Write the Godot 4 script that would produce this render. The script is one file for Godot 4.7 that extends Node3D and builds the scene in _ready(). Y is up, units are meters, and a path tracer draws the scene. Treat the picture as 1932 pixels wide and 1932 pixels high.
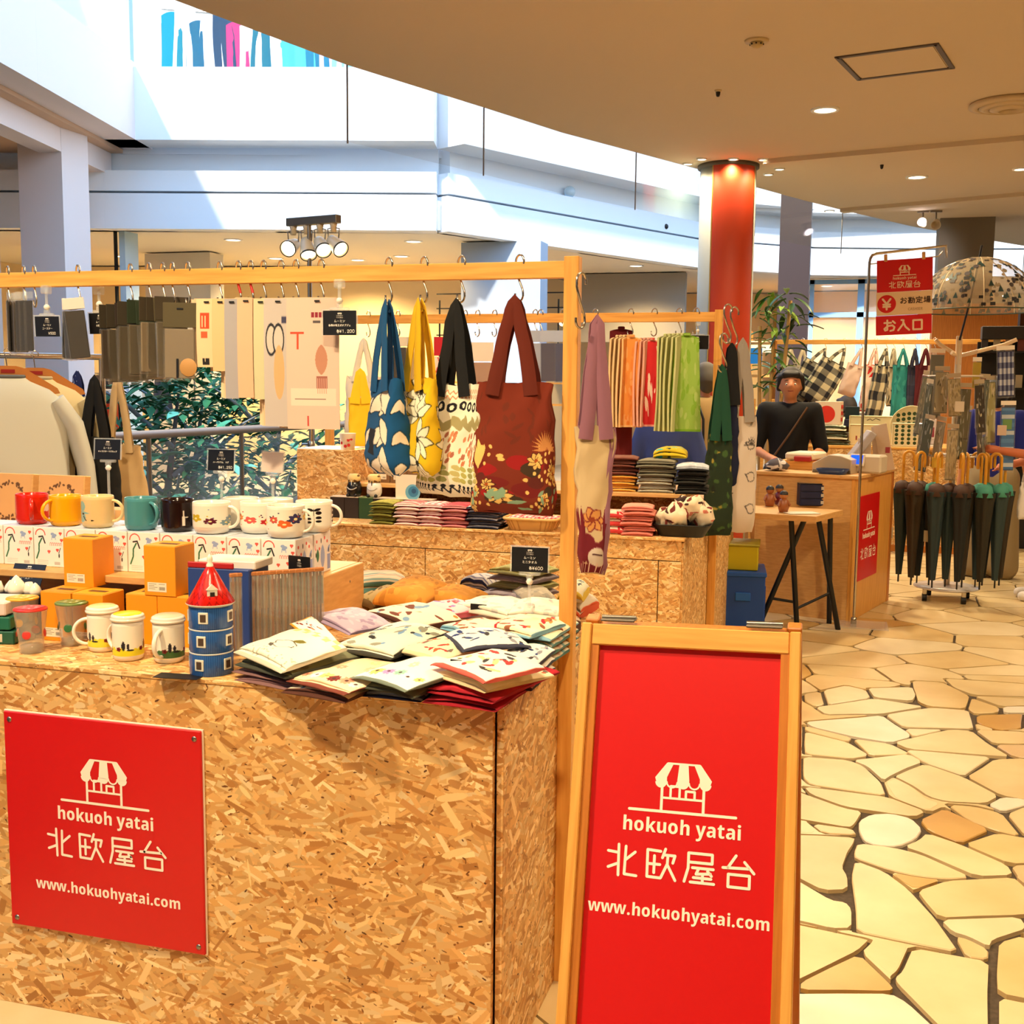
extends Node3D
# A shop stall in an atrium: two OSB display islands with hanging rails, a red A-board, a cashier desk and shops across the void.
# Metres, y up; x runs along the front of the islands, -z goes away from the viewer.

var rng := RandomNumberGenerator.new()
var taken := {}
var mats := {}
var meshes := {}

# ---------------------------------------------------------------- mesh building
class G:
	var P := PackedVector3Array()
	var U := PackedVector2Array()
	var S := PackedInt32Array()
	var sm := 0
	func tri(a: Vector3, b: Vector3, c: Vector3, ua := Vector2.ZERO, ub := Vector2.ZERO, uc := Vector2.ZERO) -> void:
		P.append(a); P.append(b); P.append(c)
		U.append(ua); U.append(ub); U.append(uc)
		S.append(sm)
	func quad(a: Vector3, b: Vector3, c: Vector3, d: Vector3, ua := Vector2(0, 0), ub := Vector2(1, 0), uc := Vector2(1, 1), ud := Vector2(0, 1)) -> void:
		tri(a, b, c, ua, ub, uc)
		tri(a, c, d, ua, uc, ud)
	func flip(from: int) -> void:
		for i in range(from, P.size(), 3):
			var p := P[i + 1]; P[i + 1] = P[i + 2]; P[i + 2] = p
			var u := U[i + 1]; U[i + 1] = U[i + 2]; U[i + 2] = u
	func orient(from: int) -> void:   # turns a closed piece outwards (clockwise fronts)
		if P.size() <= from: return
		var c := P[from]
		var v := 0.0
		for i in range(from, P.size(), 3):
			v += (P[i] - c).dot((P[i + 1] - c).cross(P[i + 2] - c))
		if v > 0.0: flip(from)
	func move(from: int, t: Transform3D) -> void:
		for i in range(from, P.size()): P[i] = t * P[i]
	func mark() -> int: return P.size()
	func mesh() -> ArrayMesh:
		var st := SurfaceTool.new()
		st.begin(Mesh.PRIMITIVE_TRIANGLES)
		for i in range(0, P.size(), 3):
			st.set_smooth_group(S[i / 3])
			for k in 3:
				st.set_uv(U[i + k])
				st.add_vertex(P[i + k])
		st.generate_normals()
		return st.commit()
	# upright pane below the line a-b
	func quad2(a: Vector3, b: Vector3, drop: float) -> G:
		sm = -1
		quad(a, b, b + Vector3(0, drop, 0), a + Vector3(0, drop, 0))
		return self
	# chamfered box, centre c, full size s
	func box(c: Vector3, s: Vector3, b := 0.0, t := Transform3D()) -> G:
		var from := mark()
		var keep := sm
		sm = -1
		var h := s * 0.5
		b = minf(b, minf(h.x, minf(h.y, h.z)) * 0.9)
		for i in 3:
			var j := (i + 1) % 3
			var k := (i + 2) % 3
			for si in [-1.0, 1.0]:
				var q := []
				for w in [[-1.0, -1.0], [1.0, -1.0], [1.0, 1.0], [-1.0, 1.0]]:
					var p := Vector3.ZERO
					p[i] = si * h[i]; p[j] = w[0] * (h[j] - b); p[k] = w[1] * (h[k] - b)
					q.append(p)
				var n := Vector3.ZERO
				n[i] = si
				var uv := []
				for p in q:
					var x: float = p.x; var y: float = p.y
					if i == 0: x = -p.z * si
					if i == 1: y = -p.z * si
					if i == 2: x = p.x * si
					var sx := s.x if i != 0 else s.z
					var sy := s.y if i != 1 else s.z
					uv.append(Vector2(x / sx + 0.5, 0.5 - y / sy))
				oquad(q[0], q[1], q[2], q[3], n, uv)
		if b > 0.0:
			for i in 3:
				var j := (i + 1) % 3
				var k := (i + 2) % 3
				for sj in [-1.0, 1.0]:
					for sk in [-1.0, 1.0]:
						var q := []
						for w in [[-1.0, 0], [1.0, 0], [1.0, 1], [-1.0, 1]]:
							var p := Vector3.ZERO
							p[i] = w[0] * (h[i] - b)
							p[j] = sj * (h[j] if w[1] == 0 else h[j] - b)
							p[k] = sk * (h[k] - b if w[1] == 0 else h[k])
							q.append(p)
						var n := Vector3.ZERO
						n[j] = sj; n[k] = sk
						oquad(q[0], q[1], q[2], q[3], n, [Vector2(0, 0), Vector2(.02, 0), Vector2(.02, .02), Vector2(0, .02)])
			for sx in [-1.0, 1.0]:
				for sy in [-1.0, 1.0]:
					for sz in [-1.0, 1.0]:
						var sg := Vector3(sx, sy, sz)
						var a := Vector3(h.x, h.y - b, h.z - b) * sg
						var d := Vector3(h.x - b, h.y, h.z - b) * sg
						var e := Vector3(h.x - b, h.y - b, h.z) * sg
						if (d - a).cross(e - a).dot(sg) > 0.0: tri(a, e, d)
						else: tri(a, d, e)
		move(from, t * Transform3D(Basis(), c))
		sm = keep
		return self
	func oquad(a: Vector3, b: Vector3, c: Vector3, d: Vector3, n: Vector3, uv: Array) -> void:
		if (b - a).cross(c - a).dot(n) > 0.0: quad(a, d, c, b, uv[0], uv[3], uv[2], uv[1])
		else: quad(a, b, c, d, uv[0], uv[1], uv[2], uv[3])
	# joins rings of points; u runs round, v along
	func loft(rings: Array, cap0 := true, cap1 := true, closed := true, soft_caps := false) -> G:
		var from := mark()
		var nr := rings.size()
		var n: int = rings[0].size()
		var m := n if closed else n - 1
		for r in nr - 1:
			var A: PackedVector3Array = rings[r]
			var B: PackedVector3Array = rings[r + 1]
			var v0 := float(r) / (nr - 1)
			var v1 := float(r + 1) / (nr - 1)
			for i in m:
				var j := (i + 1) % n
				var u0 := float(i) / m
				var u1 := float(i + 1) / m
				quad(A[i], A[j], B[j], B[i], Vector2(u0, v0), Vector2(u1, v0), Vector2(u1, v1), Vector2(u0, v1))
		var keep := sm
		if not soft_caps: sm = -1
		for e in 2:
			if (cap0 if e == 0 else cap1):
				var R: PackedVector3Array = rings[0 if e == 0 else nr - 1]
				var c := Vector3.ZERO
				for p in R: c += p
				c /= n
				for i in n:
					var j := (i + 1) % n
					if e == 0: tri(c, R[j], R[i], Vector2(.5, 0), Vector2(.5, 0), Vector2(.5, 0))
					else: tri(c, R[i], R[j], Vector2(.5, 1), Vector2(.5, 1), Vector2(.5, 1))
		sm = keep
		if closed: orient(from)
		return self
	# profile of (radius, height) pairs turned about y
	func lathe(prof: Array, seg := 24, at := Vector3.ZERO, t := Transform3D(), caps := true) -> G:
		var from := mark()
		var rings := []
		for p in prof:
			var R := PackedVector3Array()
			for i in seg:
				var a := TAU * i / seg
				R.append(at + Vector3(sin(a) * p.x, p.y, cos(a) * p.x))
			rings.append(R)
		loft(rings, caps and prof[0].x > 0.0005, caps and prof[prof.size() - 1].x > 0.0005)
		move(from, t)
		return self
	func tube(path: Array, r, seg := 8, caps := true, flat := 1.0) -> G:
		var rings := []
		var n := path.size()
		var up := Vector3.UP
		var d0: Vector3 = (path[1] - path[0]).normalized()
		if absf(d0.dot(up)) > 0.9: up = Vector3.RIGHT
		var side := d0.cross(up).normalized()
		for i in n:
			var d: Vector3
			if i == 0: d = path[1] - path[0]
			elif i == n - 1: d = path[n - 1] - path[n - 2]
			else: d = (path[i + 1] - path[i]).normalized() + (path[i] - path[i - 1]).normalized()
			d = d.normalized()
			side = (side - d * side.dot(d)).normalized()
			var u2 := side.cross(d)
			var rr: float = r[i] if r is Array else r
			var R := PackedVector3Array()
			for k in seg:
				var a := TAU * k / seg
				R.append(path[i] + side * cos(a) * rr + u2 * sin(a) * rr * flat)
			rings.append(R)
		return loft(rings, caps, caps)
	# polygon in x,y (y up) given depth in z: z0..z1
	func prism(poly: PackedVector2Array, z0: float, z1: float, t := Transform3D(), bev := 0.0) -> G:
		var from := mark()
		var keep := sm
		sm = -1
		var n := poly.size()
		var top := poly
		if bev > 0.0:
			var o := Geometry2D.offset_polygon(poly, -bev)
			if o.size() == 1 and o[0].size() == n: top = o[0]
		var ix := Geometry2D.triangulate_polygon(poly)
		for i in range(0, ix.size(), 3):
			tri(v(poly[ix[i]], z0), v(poly[ix[i + 2]], z0), v(poly[ix[i + 1]], z0))
			tri(v(top[ix[i]], z1), v(top[ix[i + 1]], z1), v(top[ix[i + 2]], z1))
		var zb := z1 - signf(z1 - z0) * bev
		var shift := 0
		if bev > 0.0 and top != poly:
			var best := 1e9
			for k in n:
				var d := top[k].distance_to(poly[0])
				if d < best: best = d; shift = k
		for i in n:
			var j := (i + 1) % n
			quad(v(poly[i], z0), v(poly[j], z0), v(poly[j], zb), v(poly[i], zb))
			if bev > 0.0:
				quad(v(poly[i], zb), v(poly[j], zb), v(top[(j + shift) % n], z1), v(top[(i + shift) % n], z1))
		# caps and sides were given one turning sense each; check the sides and the caps together
		var area := 0.0
		for i in n: area += poly[i].cross(poly[(i + 1) % n])
		var cap_ccw := true
		if ix.size() >= 3: cap_ccw = (poly[ix[1]] - poly[ix[0]]).cross(poly[ix[2]] - poly[ix[0]]) > 0.0
		if cap_ccw != (area > 0.0):
			for i in range(from, from + ix.size() * 2, 3):
				var p := P[i + 1]; P[i + 1] = P[i + 2]; P[i + 2] = p
		orient(from)
		move(from, t)
		sm = keep
		return self
	func v(p: Vector2, z: float) -> Vector3: return Vector3(p.x, p.y, z)
	# f(u, v) -> Vector3 over a grid; thick gives it a back
	func sheet(f: Callable, nu: int, nv: int, thick := 0.0) -> G:
		var from := mark()
		var g := []
		for j in nv + 1:
			var row := PackedVector3Array()
			for i in nu + 1: row.append(f.call(float(i) / nu, float(j) / nv))
			g.append(row)
		var nb := []
		if thick > 0.0:
			for j in nv + 1:
				var row := PackedVector3Array()
				for i in nu + 1:
					var du: Vector3 = g[j][mini(i + 1, nu)] - g[j][maxi(i - 1, 0)]
					var dv: Vector3 = g[mini(j + 1, nv)][i] - g[maxi(j - 1, 0)][i]
					row.append(g[j][i] + du.cross(dv).normalized() * thick)
				nb.append(row)
		var keep := sm
		for j in nv:
			for i in nu:
				var ua := Vector2(float(i) / nu, float(j) / nv)
				var uc := Vector2(float(i + 1) / nu, float(j + 1) / nv)
				sm = 11
				quad(g[j][i], g[j][i + 1], g[j + 1][i + 1], g[j + 1][i], ua, Vector2(uc.x, ua.y), uc, Vector2(ua.x, uc.y))
				sm = 12
				if thick > 0.0:
					quad(nb[j][i], nb[j + 1][i], nb[j + 1][i + 1], nb[j][i + 1], ua, Vector2(ua.x, uc.y), uc, Vector2(uc.x, ua.y))
		sm = -1
		if thick > 0.0:
			for i in nu:
				for e in [0, nv]:
					var ua := Vector2(float(i) / nu, float(e) / nv)
					if e == 0: quad(g[e][i], nb[e][i], nb[e][i + 1], g[e][i + 1], ua, ua, ua, ua)
					else: quad(g[e][i], g[e][i + 1], nb[e][i + 1], nb[e][i], ua, ua, ua, ua)
			for j in nv:
				for e in [0, nu]:
					var ua := Vector2(float(e) / nu, float(j) / nv)
					if e == 0: quad(g[j][e], g[j + 1][e], nb[j + 1][e], nb[j][e], ua, ua, ua, ua)
					else: quad(g[j][e], nb[j][e], nb[j + 1][e], g[j + 1][e], ua, ua, ua, ua)
			orient(from)
		sm = keep
		return self
	# flat rounded ribbon along a polyline in the x,y plane at z
	var layer := 0   # each piece lies a hair above the one before, so that none share a plane
	func ribbon(pts: PackedVector2Array, w: float, z := 0.0) -> G:
		sm = -1
		z += layer * 0.000012
		for i in pts.size() - 1:
			var a := pts[i]
			var b := pts[i + 1]
			var d := (b - a).normalized().orthogonal() * w * 0.5
			layer += 1
			z += 0.000006
			oquad(v(a + d, z), v(b + d, z), v(b - d, z), v(a - d, z), Vector3.BACK, [Vector2.ZERO, Vector2.ZERO, Vector2.ZERO, Vector2.ZERO])
		for a in pts:
			z += 0.000006
			for k in 10:
				var p := a + Vector2.from_angle(TAU * k / 10) * w * 0.5
				var q := a + Vector2.from_angle(TAU * (k + 1) / 10) * w * 0.5
				tri(v(a, z), v(q, z), v(p, z))
		return self

# ---------------------------------------------------------------- naming and placing
func V3(x: float, y: float, z: float) -> Vector3: return Vector3(x, y, z)
func V2(x: float, y: float) -> Vector2: return Vector2(x, y)

func numbered(called: String) -> String:
	taken[called] = taken.get(called, -1) + 1
	return called if taken[called] == 0 else "%s_%03d" % [called, taken[called]]

func tag(o: Node3D, label: String, category: String, group := "", kind := "") -> Node3D:
	if label: o.set_meta("label", label)
	if category: o.set_meta("category", category)
	if group: o.set_meta("group", group)
	if kind: o.set_meta("kind", kind)
	return o

func thing(called: String, label: String, category: String, at := Vector3.ZERO, turn := 0.0, group := "") -> Node3D:
	var o := Node3D.new()
	o.name = numbered(called)
	add_child(o, true)
	o.position = at
	o.rotation.y = turn
	tag(o, label, category, group)
	return o

func part(called: String, m, material: Material, parent: Node3D, at := Vector3.ZERO, label := "") -> MeshInstance3D:
	var o := MeshInstance3D.new()
	o.name = called
	o.mesh = m.mesh() if m is G else m
	o.material_override = material
	o.cast_shadow = GeometryInstance3D.SHADOW_CASTING_SETTING_ON
	parent.add_child(o, true)
	o.position = at
	if label: o.set_meta("label", label)
	return o

func single(called: String, m, material: Material, label: String, category: String, at := Vector3.ZERO, turn := 0.0, group := "") -> MeshInstance3D:
	var o := part(numbered(called), m, material, self, at)
	o.rotation.y = turn
	tag(o, label, category, group)
	return o

func struct(called: String, m, material: Material, at := Vector3.ZERO) -> MeshInstance3D:
	var o := part(numbered(called), m, material, self, at)
	o.set_meta("kind", "structure")
	return o

func dup(src: Node3D, label: String, at: Vector3, turn := 0.0, group := "") -> Node3D:
	var base := String(src.name)
	var k := base.rfind("_")
	if k > 0 and base.substr(k + 1).is_valid_int(): base = base.substr(0, k)
	var o: Node3D = src.duplicate()
	o.name = numbered(base)
	add_child(o, true)
	o.position = at
	o.rotation = V3(0, turn, 0)
	o.set_meta("label", label)
	if group: o.set_meta("group", group)
	return o

# ---------------------------------------------------------------- materials
func c8(r: float, g: float, b: float, a := 1.0) -> Color: return Color(r / 255.0, g / 255.0, b / 255.0, a)

func mat(col: Color, rough := 0.7, metal := 0.0) -> StandardMaterial3D:
	var key := "%s|%s|%s" % [col, rough, metal]
	if not mats.has(key):
		var m := StandardMaterial3D.new()
		m.albedo_color = col
		m.roughness = rough
		m.metallic = metal
		mats[key] = m
	return mats[key]

func glow(col: Color, energy: float) -> StandardMaterial3D:
	var m := StandardMaterial3D.new()
	m.albedo_color = col
	m.emission_enabled = true
	m.emission = col
	m.emission_energy_multiplier = energy
	return m

func pane(col: Color, alpha := 0.12) -> StandardMaterial3D:
	var m := StandardMaterial3D.new()
	m.albedo_color = Color(col.r, col.g, col.b, alpha)
	m.transparency = BaseMaterial3D.TRANSPARENCY_ALPHA
	m.roughness = 0.05
	return m

func tex_mat(t: Texture2D, rough := 0.8, col := Color.WHITE) -> StandardMaterial3D:
	var m := StandardMaterial3D.new()
	m.albedo_texture = t
	m.albedo_color = col
	m.roughness = rough
	return m

func noise_tex(lo: Color, hi: Color, freq: float, seed_: int, size := 256, oct := 4, mid := Color(0, 0, 0, 0)) -> NoiseTexture2D:
	var n := FastNoiseLite.new()
	n.seed = seed_
	n.frequency = freq
	n.fractal_octaves = oct
	n.noise_type = FastNoiseLite.TYPE_SIMPLEX_SMOOTH
	var t := NoiseTexture2D.new()
	t.width = size
	t.height = size
	t.seamless = true
	t.noise = n
	var r := Gradient.new()
	r.set_color(0, lo)
	r.set_color(1, hi)
	if mid.a > 0.0: r.add_point(0.5, mid)
	t.color_ramp = r
	return t

func tri_mat(t: Texture2D, scale: Vector3, rough := 0.8, world := true) -> StandardMaterial3D:
	var m := tex_mat(t, rough)
	m.uv1_triplanar = true
	m.uv1_world_triplanar = world
	m.uv1_scale = scale
	m.uv1_triplanar_sharpness = 4.0
	return m

# ---------------------------------------------------------------- painting prints
class Paint:
	var w: int
	var h: int
	var d: PackedByteArray
	var tile := false
	func _init(w_: int, h_: int, col: Color) -> void:
		w = w_; h = h_
		d.resize(w * h * 3)
		var r := int(col.r * 255); var g := int(col.g * 255); var b := int(col.b * 255)
		for i in w * h:
			d[i * 3] = r; d[i * 3 + 1] = g; d[i * 3 + 2] = b
	func put(x: int, y: int, r: int, g: int, b: int) -> void:
		if tile:
			x = posmod(x, w); y = posmod(y, h)
		elif x < 0 or y < 0 or x >= w or y >= h: return
		var i := (y * w + x) * 3
		d[i] = r; d[i + 1] = g; d[i + 2] = b
	# filled ellipse / rectangle turned by a; corner 2 = ellipse, large = rectangle
	func blob(cx: float, cy: float, rx: float, ry: float, col: Color, a := 0.0, rect := false) -> void:
		var m := int(ceil(maxf(rx, ry) * (1.45 if rect else 1.05)))
		var ca := cos(a); var sa := sin(a)
		var r := int(col.r * 255); var g := int(col.g * 255); var b := int(col.b * 255)
		for y in range(int(cy) - m, int(cy) + m + 1):
			for x in range(int(cx) - m, int(cx) + m + 1):
				var dx := x + .5 - cx; var dy := y + .5 - cy
				var p := (dx * ca + dy * sa) / rx
				var q := (-dx * sa + dy * ca) / ry
				if (absf(p) < 1.0 and absf(q) < 1.0) if rect else p * p + q * q < 1.0: put(x, y, r, g, b)
	func rect(x0: float, y0: float, x1: float, y1: float, col: Color) -> void:
		var r := int(col.r * 255); var g := int(col.g * 255); var b := int(col.b * 255)
		for y in range(int(y0), int(y1)):
			for x in range(int(x0), int(x1)): put(x, y, r, g, b)
	func line(a: Vector2, b: Vector2, wd: float, col: Color) -> void:
		var n := int(a.distance_to(b) / maxf(.6, wd * .3)) + 1
		for i in n + 1:
			var p := a.lerp(b, float(i) / n)
			blob(p.x, p.y, wd * .5, wd * .5, col)
	func path(pts: PackedVector2Array, wd: float, col: Color) -> void:
		for i in pts.size() - 1: line(pts[i], pts[i + 1], wd, col)
	func leaf(x: float, y: float, L: float, W: float, ang: float, col: Color, edge := Color(0, 0, 0, 0)) -> void:
		var n := 14
		if edge.a > 0.0:
			for i in n + 1:
				var t := float(i) / n
				var p := Vector2(x, y) + Vector2.from_angle(ang) * L * t
				blob(p.x, p.y, W * sin(PI * t) + 2.0, W * sin(PI * t) + 2.0, edge)
		for i in n + 1:
			var t := float(i) / n
			var p := Vector2(x, y) + Vector2.from_angle(ang) * L * t
			blob(p.x, p.y, W * sin(PI * t) + .6, W * sin(PI * t) + .6, col)
	func flower(x: float, y: float, r: float, n: int, col: Color, heart: Color, edge := Color(0, 0, 0, 0), turn := 0.0) -> void:
		for k in n: leaf(x, y, r, r * 1.9 / n, TAU * k / n + turn, col, edge)
		blob(x, y, r * .25, r * .25, heart)
	func tex() -> ImageTexture:
		return ImageTexture.create_from_image(Image.create_from_data(w, h, false, Image.FORMAT_RGB8, d))

# ---------------------------------------------------------------- stroke lettering (10 x 10 cells, y down)
const GLYPH := {
	"北": "3.7,.5 3.9,9.8;.4,2.7 3.7,3;.6,7.6 3.8,6.2;6,.9 5.8,9.3 9.6,9.5;9,2.4 6,5",
	"欧": "5,1.4 .9,1.2 1,9.3 5.2,9.4;3.1,2.9 3.1,8;1,5.4 4.9,5.4;6.5,.6 5.6,3.3;6.1,2.4 9.5,2.4 8.9,4.6;7.3,2.5 7.2,5 5.3,9.3;7.2,5.2 9.8,9.7",
	"屋": "1.7,3.7 9,3.7 9,1 1.7,1 1.7,5.5 .6,9.6;3,5.3 9.4,5.3;5,5.3 4.2,7.1 8.6,6.7;7.7,6 8.9,7.3;6.2,7 6.2,9.5;3.4,8.2 8.8,8.2;2.5,9.6 9.7,9.6",
	"台": "4.2,.5 1.8,4.2;.3,4.3 8,4;6.8,2.2 9.7,5.3;2,6.1 8.4,6.1 8.4,9.8 2,9.8 2,6.1",
	"お": "1,3 6,3;3.2,1 3.2,8.5 1.6,8.9 1,7.6 3.5,5.5 7,5 8.6,6.5 7.8,8.8 5.5,9.3;7.3,1.8 9,3.4",
	"勘": ".8,2 5.4,2;2,.8 2,5.6;4.3,.8 4.3,5.6;2,3.2 4.3,3.2;2,4.4 4.3,4.4;.6,5.7 5.7,5.7;1.4,5.7 1.4,9 5.5,9;2.7,6.4 2.3,7.8;3.8,6.4 4.4,7.8;5.8,3.4 9.3,3.4 9,9 8,9.2;7.4,1 7.3,5 5.8,9.3",
	"定": "5,.4 5,2;1,3.6 1,2 9,2 9,3.6;2.2,4.2 7.8,4.2;5,4.2 5,8.8;5,6.2 8,6.2;2.8,5.4 2.4,7.4 .9,9.4;2.4,7.4 5,9 9.4,9.2",
	"場": ".6,3.4 3.6,3.4;2.1,1 2.1,8;.4,8.3 3.8,7.3;5,1 8.8,1 8.8,4.2 5,4.2 5,1;5,2.6 8.8,2.6;4.2,5.4 9.6,5.4;5.6,5.4 3.8,7.6;5,6.6 9,6.6 8.6,9.4 7.8,9.2;6.6,6.7 4.6,9;8,6.7 6.4,9.3",
	"入": "3.4,1.2 5,1.4 4.6,4.4 1,9.2;5,3.4 6.4,6.6 9.2,9.2",
	"口": "1.8,1.8 8.2,1.8 8.2,9 1.8,9 1.8,1.8",
	"¥": "2,1 5,5 8,1;5,5 5,9.4;2.4,5.4 7.6,5.4;2.4,7.2 7.6,7.2",
	"各": "4,.6 1.4,3.8;3,2.2 7,2.2 4.6,5 1,6.4;3.6,3 6,4.8 9.4,6;2.8,6.6 7.2,6.6 7.2,9.4 2.8,9.4 2.8,6.6",
	"種": "4,1 1,2;2.6,2 2.6,9;.6,4 4.4,4;2.6,5 .8,8;9,1 5,1.6;5,3 9.4,3;5.4,4.2 9,4.2 9,7 5.4,7 5.4,4.2;7.2,2 7.2,9;4.8,9 9.6,9",
	"の": "5.4,2 4,8 2,8.4 1.2,6 3,2.8 6,2 8.6,4 8.6,7 6,9",
	"組": "3,.8 1,4 3.4,4;3.6,2.6 1.4,6 4,5.6;2.6,6 2.6,9;5.4,1.4 8.6,1.4 8.6,9;5.4,1.4 5.4,9;5.4,4 8.6,4;5.4,6.4 8.6,6.4;4.4,9 9.6,9",
	"立": "5,.8 5,2.6;1.6,2.8 8.4,2.8;3.4,4 4,8;6.8,4 6,8;.8,9 9.2,9",
	"式": ".8,3 9.2,3;6.2,.8 7,6 9.2,9.2;7.6,1 8.6,2;1.6,5.4 5,5.4;3.2,5.4 3.2,8.4;1,9 5.4,8",
	"ム": "4.6,1 1.6,8.2 8,7.4;6.6,5 8.8,9",
	"ー": "1,5 9,5",
	"ミ": "2.6,1.6 7.4,3;2.4,4.4 7,5.8;2,7.4 8,9.2",
	"ン": "1.6,2.4 4,4;1.8,8.8 6,7 8.8,2.8",
	"ニ": "2.2,2.8 7.8,2.8;1,8.2 9,8.2",
	"タ": "4,1 1,5;3.2,2.6 8.4,2.6 6,7 2.4,9.2;3.4,5 7,6.4",
	"オ": "1,3.4 9,3.4;6,1 6,9 4.8,8.6;6,3.6 1.4,8.2",
	"ル": "3,2 3,6 1,9;5.6,1.4 5.6,8.8 9,6.2",
	"マ": "1,2 8.8,2 5,6.6;3.4,5.4 6.2,8.8",
	"グ": "3.6,1.6 1,5;3,3 7,3 6,7 2.4,9.2;7.4,.8 8.2,2;8.8,.6 9.6,1.8",
	"ハ": "3.6,2.6 1,8.6;6,2.2 9,8.6",
	"バ": "3.4,3 1,8.6;5.6,2.6 8.6,8.6;7.4,1 8.2,2.2;8.8,.8 9.6,2",
	"リ": "2.4,1.6 2.4,6;7.4,1.4 7.2,6 4,9.2",
	"ウ": "5,.8 5,2.6;1.4,5 1.4,2.8 8.6,2.8 7.6,6.4 4,9.2",
	"コ": "1.6,2.2 8.2,2.2 8.2,8.4 1.4,8.4",
	"ス": "2,2 7.6,2 5,6 1.4,9;5.4,6 8.8,9",
	"キ": "1.6,3.4 8.4,2.8;1.2,6.4 8.8,5.6;4.4,1 5.8,9.2",
	"ャ": "2.4,5 8,4.2 6.6,6.4;4,3 5.4,9",
	"ラ": "2.4,1.6 7.8,1.6;1.4,4.2 8.6,4.2 7,7.2 3.4,9.2",
	"ク": "4,1 1.2,5;3.4,2.8 8.2,2.8 6.8,6.6 2.8,9.2",
	"カ": "1,3.4 8.6,3.4 8,9 6.8,8.6;4.6,1 4.2,5.4 1.2,9",
	"ッ": "2,4.4 2.8,6;4.4,4 5.2,5.6;8,4.2 7,7.2 4,9",
	"プ": "1.4,2.6 7.8,2.6 6.4,6.6 2.6,9.2;8.2,1 9.2,1 9.2,2 8.2,2 8.2,1",
	"ブ": "1.4,2.6 7.4,2.6 6.2,6.6 2.6,9.2;7.8,.8 8.4,1.8;9,.6 9.6,1.6",
	"ジ": "2.6,2 4.4,3;1.6,4.6 3.4,5.6;2,9 6,7.6 8.8,4;7,1 7.6,2.2;8.6,.8 9.2,2",
	"ェ": "2.8,4.6 7.2,4.6;5,4.6 5,8.6;2,8.8 8,8.8",
	"0": "3.4,1 6.6,1 8,3 8,7 6.6,9 3.4,9 2,7 2,3 3.4,1",
	"1": "3.4,2.6 5.4,1 5.4,9",
	"2": "2.2,3 3.6,1.2 6.6,1.2 7.8,3 2,9 8,9",
	"5": "7.8,1 3,1 2.6,4.6 6,4.2 8,6 7.4,8.4 5,9.2 2,8.4",
	"6": "7,1 3.2,4 2,7 4,9 6.5,9 8,7 6.5,5 3,5.8",
	",": "4.6,8.4 3.8,10",
	" ": "",
}

func strokes(ch: String) -> Array:
	var r := []
	for s in (GLYPH[ch] as String).split(";", false):
		var a := PackedVector2Array()
		for p in s.split(" ", false):
			var q := p.split(",")
			a.append(V2(q[0].to_float(), q[1].to_float()))
		r.append(a)
	return r

func write_paint(p: Paint, txt: String, cx: float, cy: float, size: float, wd: float, col: Color, gap := 1.08) -> void:
	var n := txt.length()
	for i in n:
		var ox := cx + (i - n * .5) * size * gap
		for s in strokes(txt[i]):
			var a := PackedVector2Array()
			for q in s: a.append(V2(ox, cy - size * .5) + q * size * .1)
			p.path(a, wd, col)

func write_mesh(g: G, txt: String, cx: float, cy: float, size: float, wd: float, z: float, gap := 1.12) -> void:
	var n := txt.length()
	for i in n:
		var ox := cx + (i - n * .5) * size * gap + size * (gap - 1.0) * .5
		for s in strokes(txt[i]):
			var a := PackedVector2Array()
			for q in s: a.append(V2(ox + q.x * size * .1, cy + size * .5 - q.y * size * .1))
			g.ribbon(a, wd, z)

func latin(txt: String, height: float, depth := 0.001, bold := true) -> TextMesh:
	var t := TextMesh.new()
	var f := SystemFont.new()
	f.font_names = PackedStringArray(["Droid Sans"])
	f.font_weight = 700 if bold else 400
	t.font = f
	t.text = txt
	t.font_size = 48
	t.pixel_size = height / 48.0
	t.depth = depth
	t.curve_step = 3.0
	return t

# ---------------------------------------------------------------- scene
var M := {}

func _ready() -> void:
	rng.seed = 7
	# camera
	var cam := Camera3D.new()
	cam.name = "camera"
	cam.fov = 48.8
	cam.near = 0.05
	cam.far = 200.0
	add_child(cam, true)
	cam.transform = Transform3D(Basis(Vector3.UP, deg_to_rad(16.0)) * Basis(Vector3.RIGHT, deg_to_rad(-6.37)) * Basis(Vector3.BACK, deg_to_rad(0.57)), V3(0, 1.5, 0))
	cam.current = true
	# sky over the open atrium, exposure
	var env := Environment.new()
	env.background_mode = Environment.BG_SKY
	var sm := ProceduralSkyMaterial.new()
	sm.sky_top_color = Color(0.62, 0.80, 1.0)
	sm.sky_horizon_color = Color(0.92, 0.97, 1.0)
	sm.ground_bottom_color = Color(0.5, 0.5, 0.5)
	sm.ground_horizon_color = Color(0.8, 0.82, 0.85)
	sm.sky_energy_multiplier = 1.7
	sm.ground_energy_multiplier = 0.6
	env.sky = Sky.new()
	env.sky.sky_material = sm
	env.tonemap_mode = Environment.TONE_MAPPER_LINEAR
	env.tonemap_exposure = 1.0
	env.sdfgi_enabled = true
	env.ssao_enabled = true
	env.ssil_enabled = true
	var we := WorldEnvironment.new()
	we.name = "world"
	we.environment = env
	add_child(we, true)
	var sun := DirectionalLight3D.new()
	sun.name = "sun"
	sun.light_color = Color(1.0, 0.97, 0.92)
	sun.light_energy = 2.2
	sun.light_angular_distance = 3.0
	sun.shadow_enabled = true
	add_child(sun, true)
	sun.rotation = V3(deg_to_rad(-35), deg_to_rad(-8), 0)
	make_materials()
	build_shell()
	build_lamps()
	build_floor()
	build_front_island()
	build_signs()
	build_all()

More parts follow.
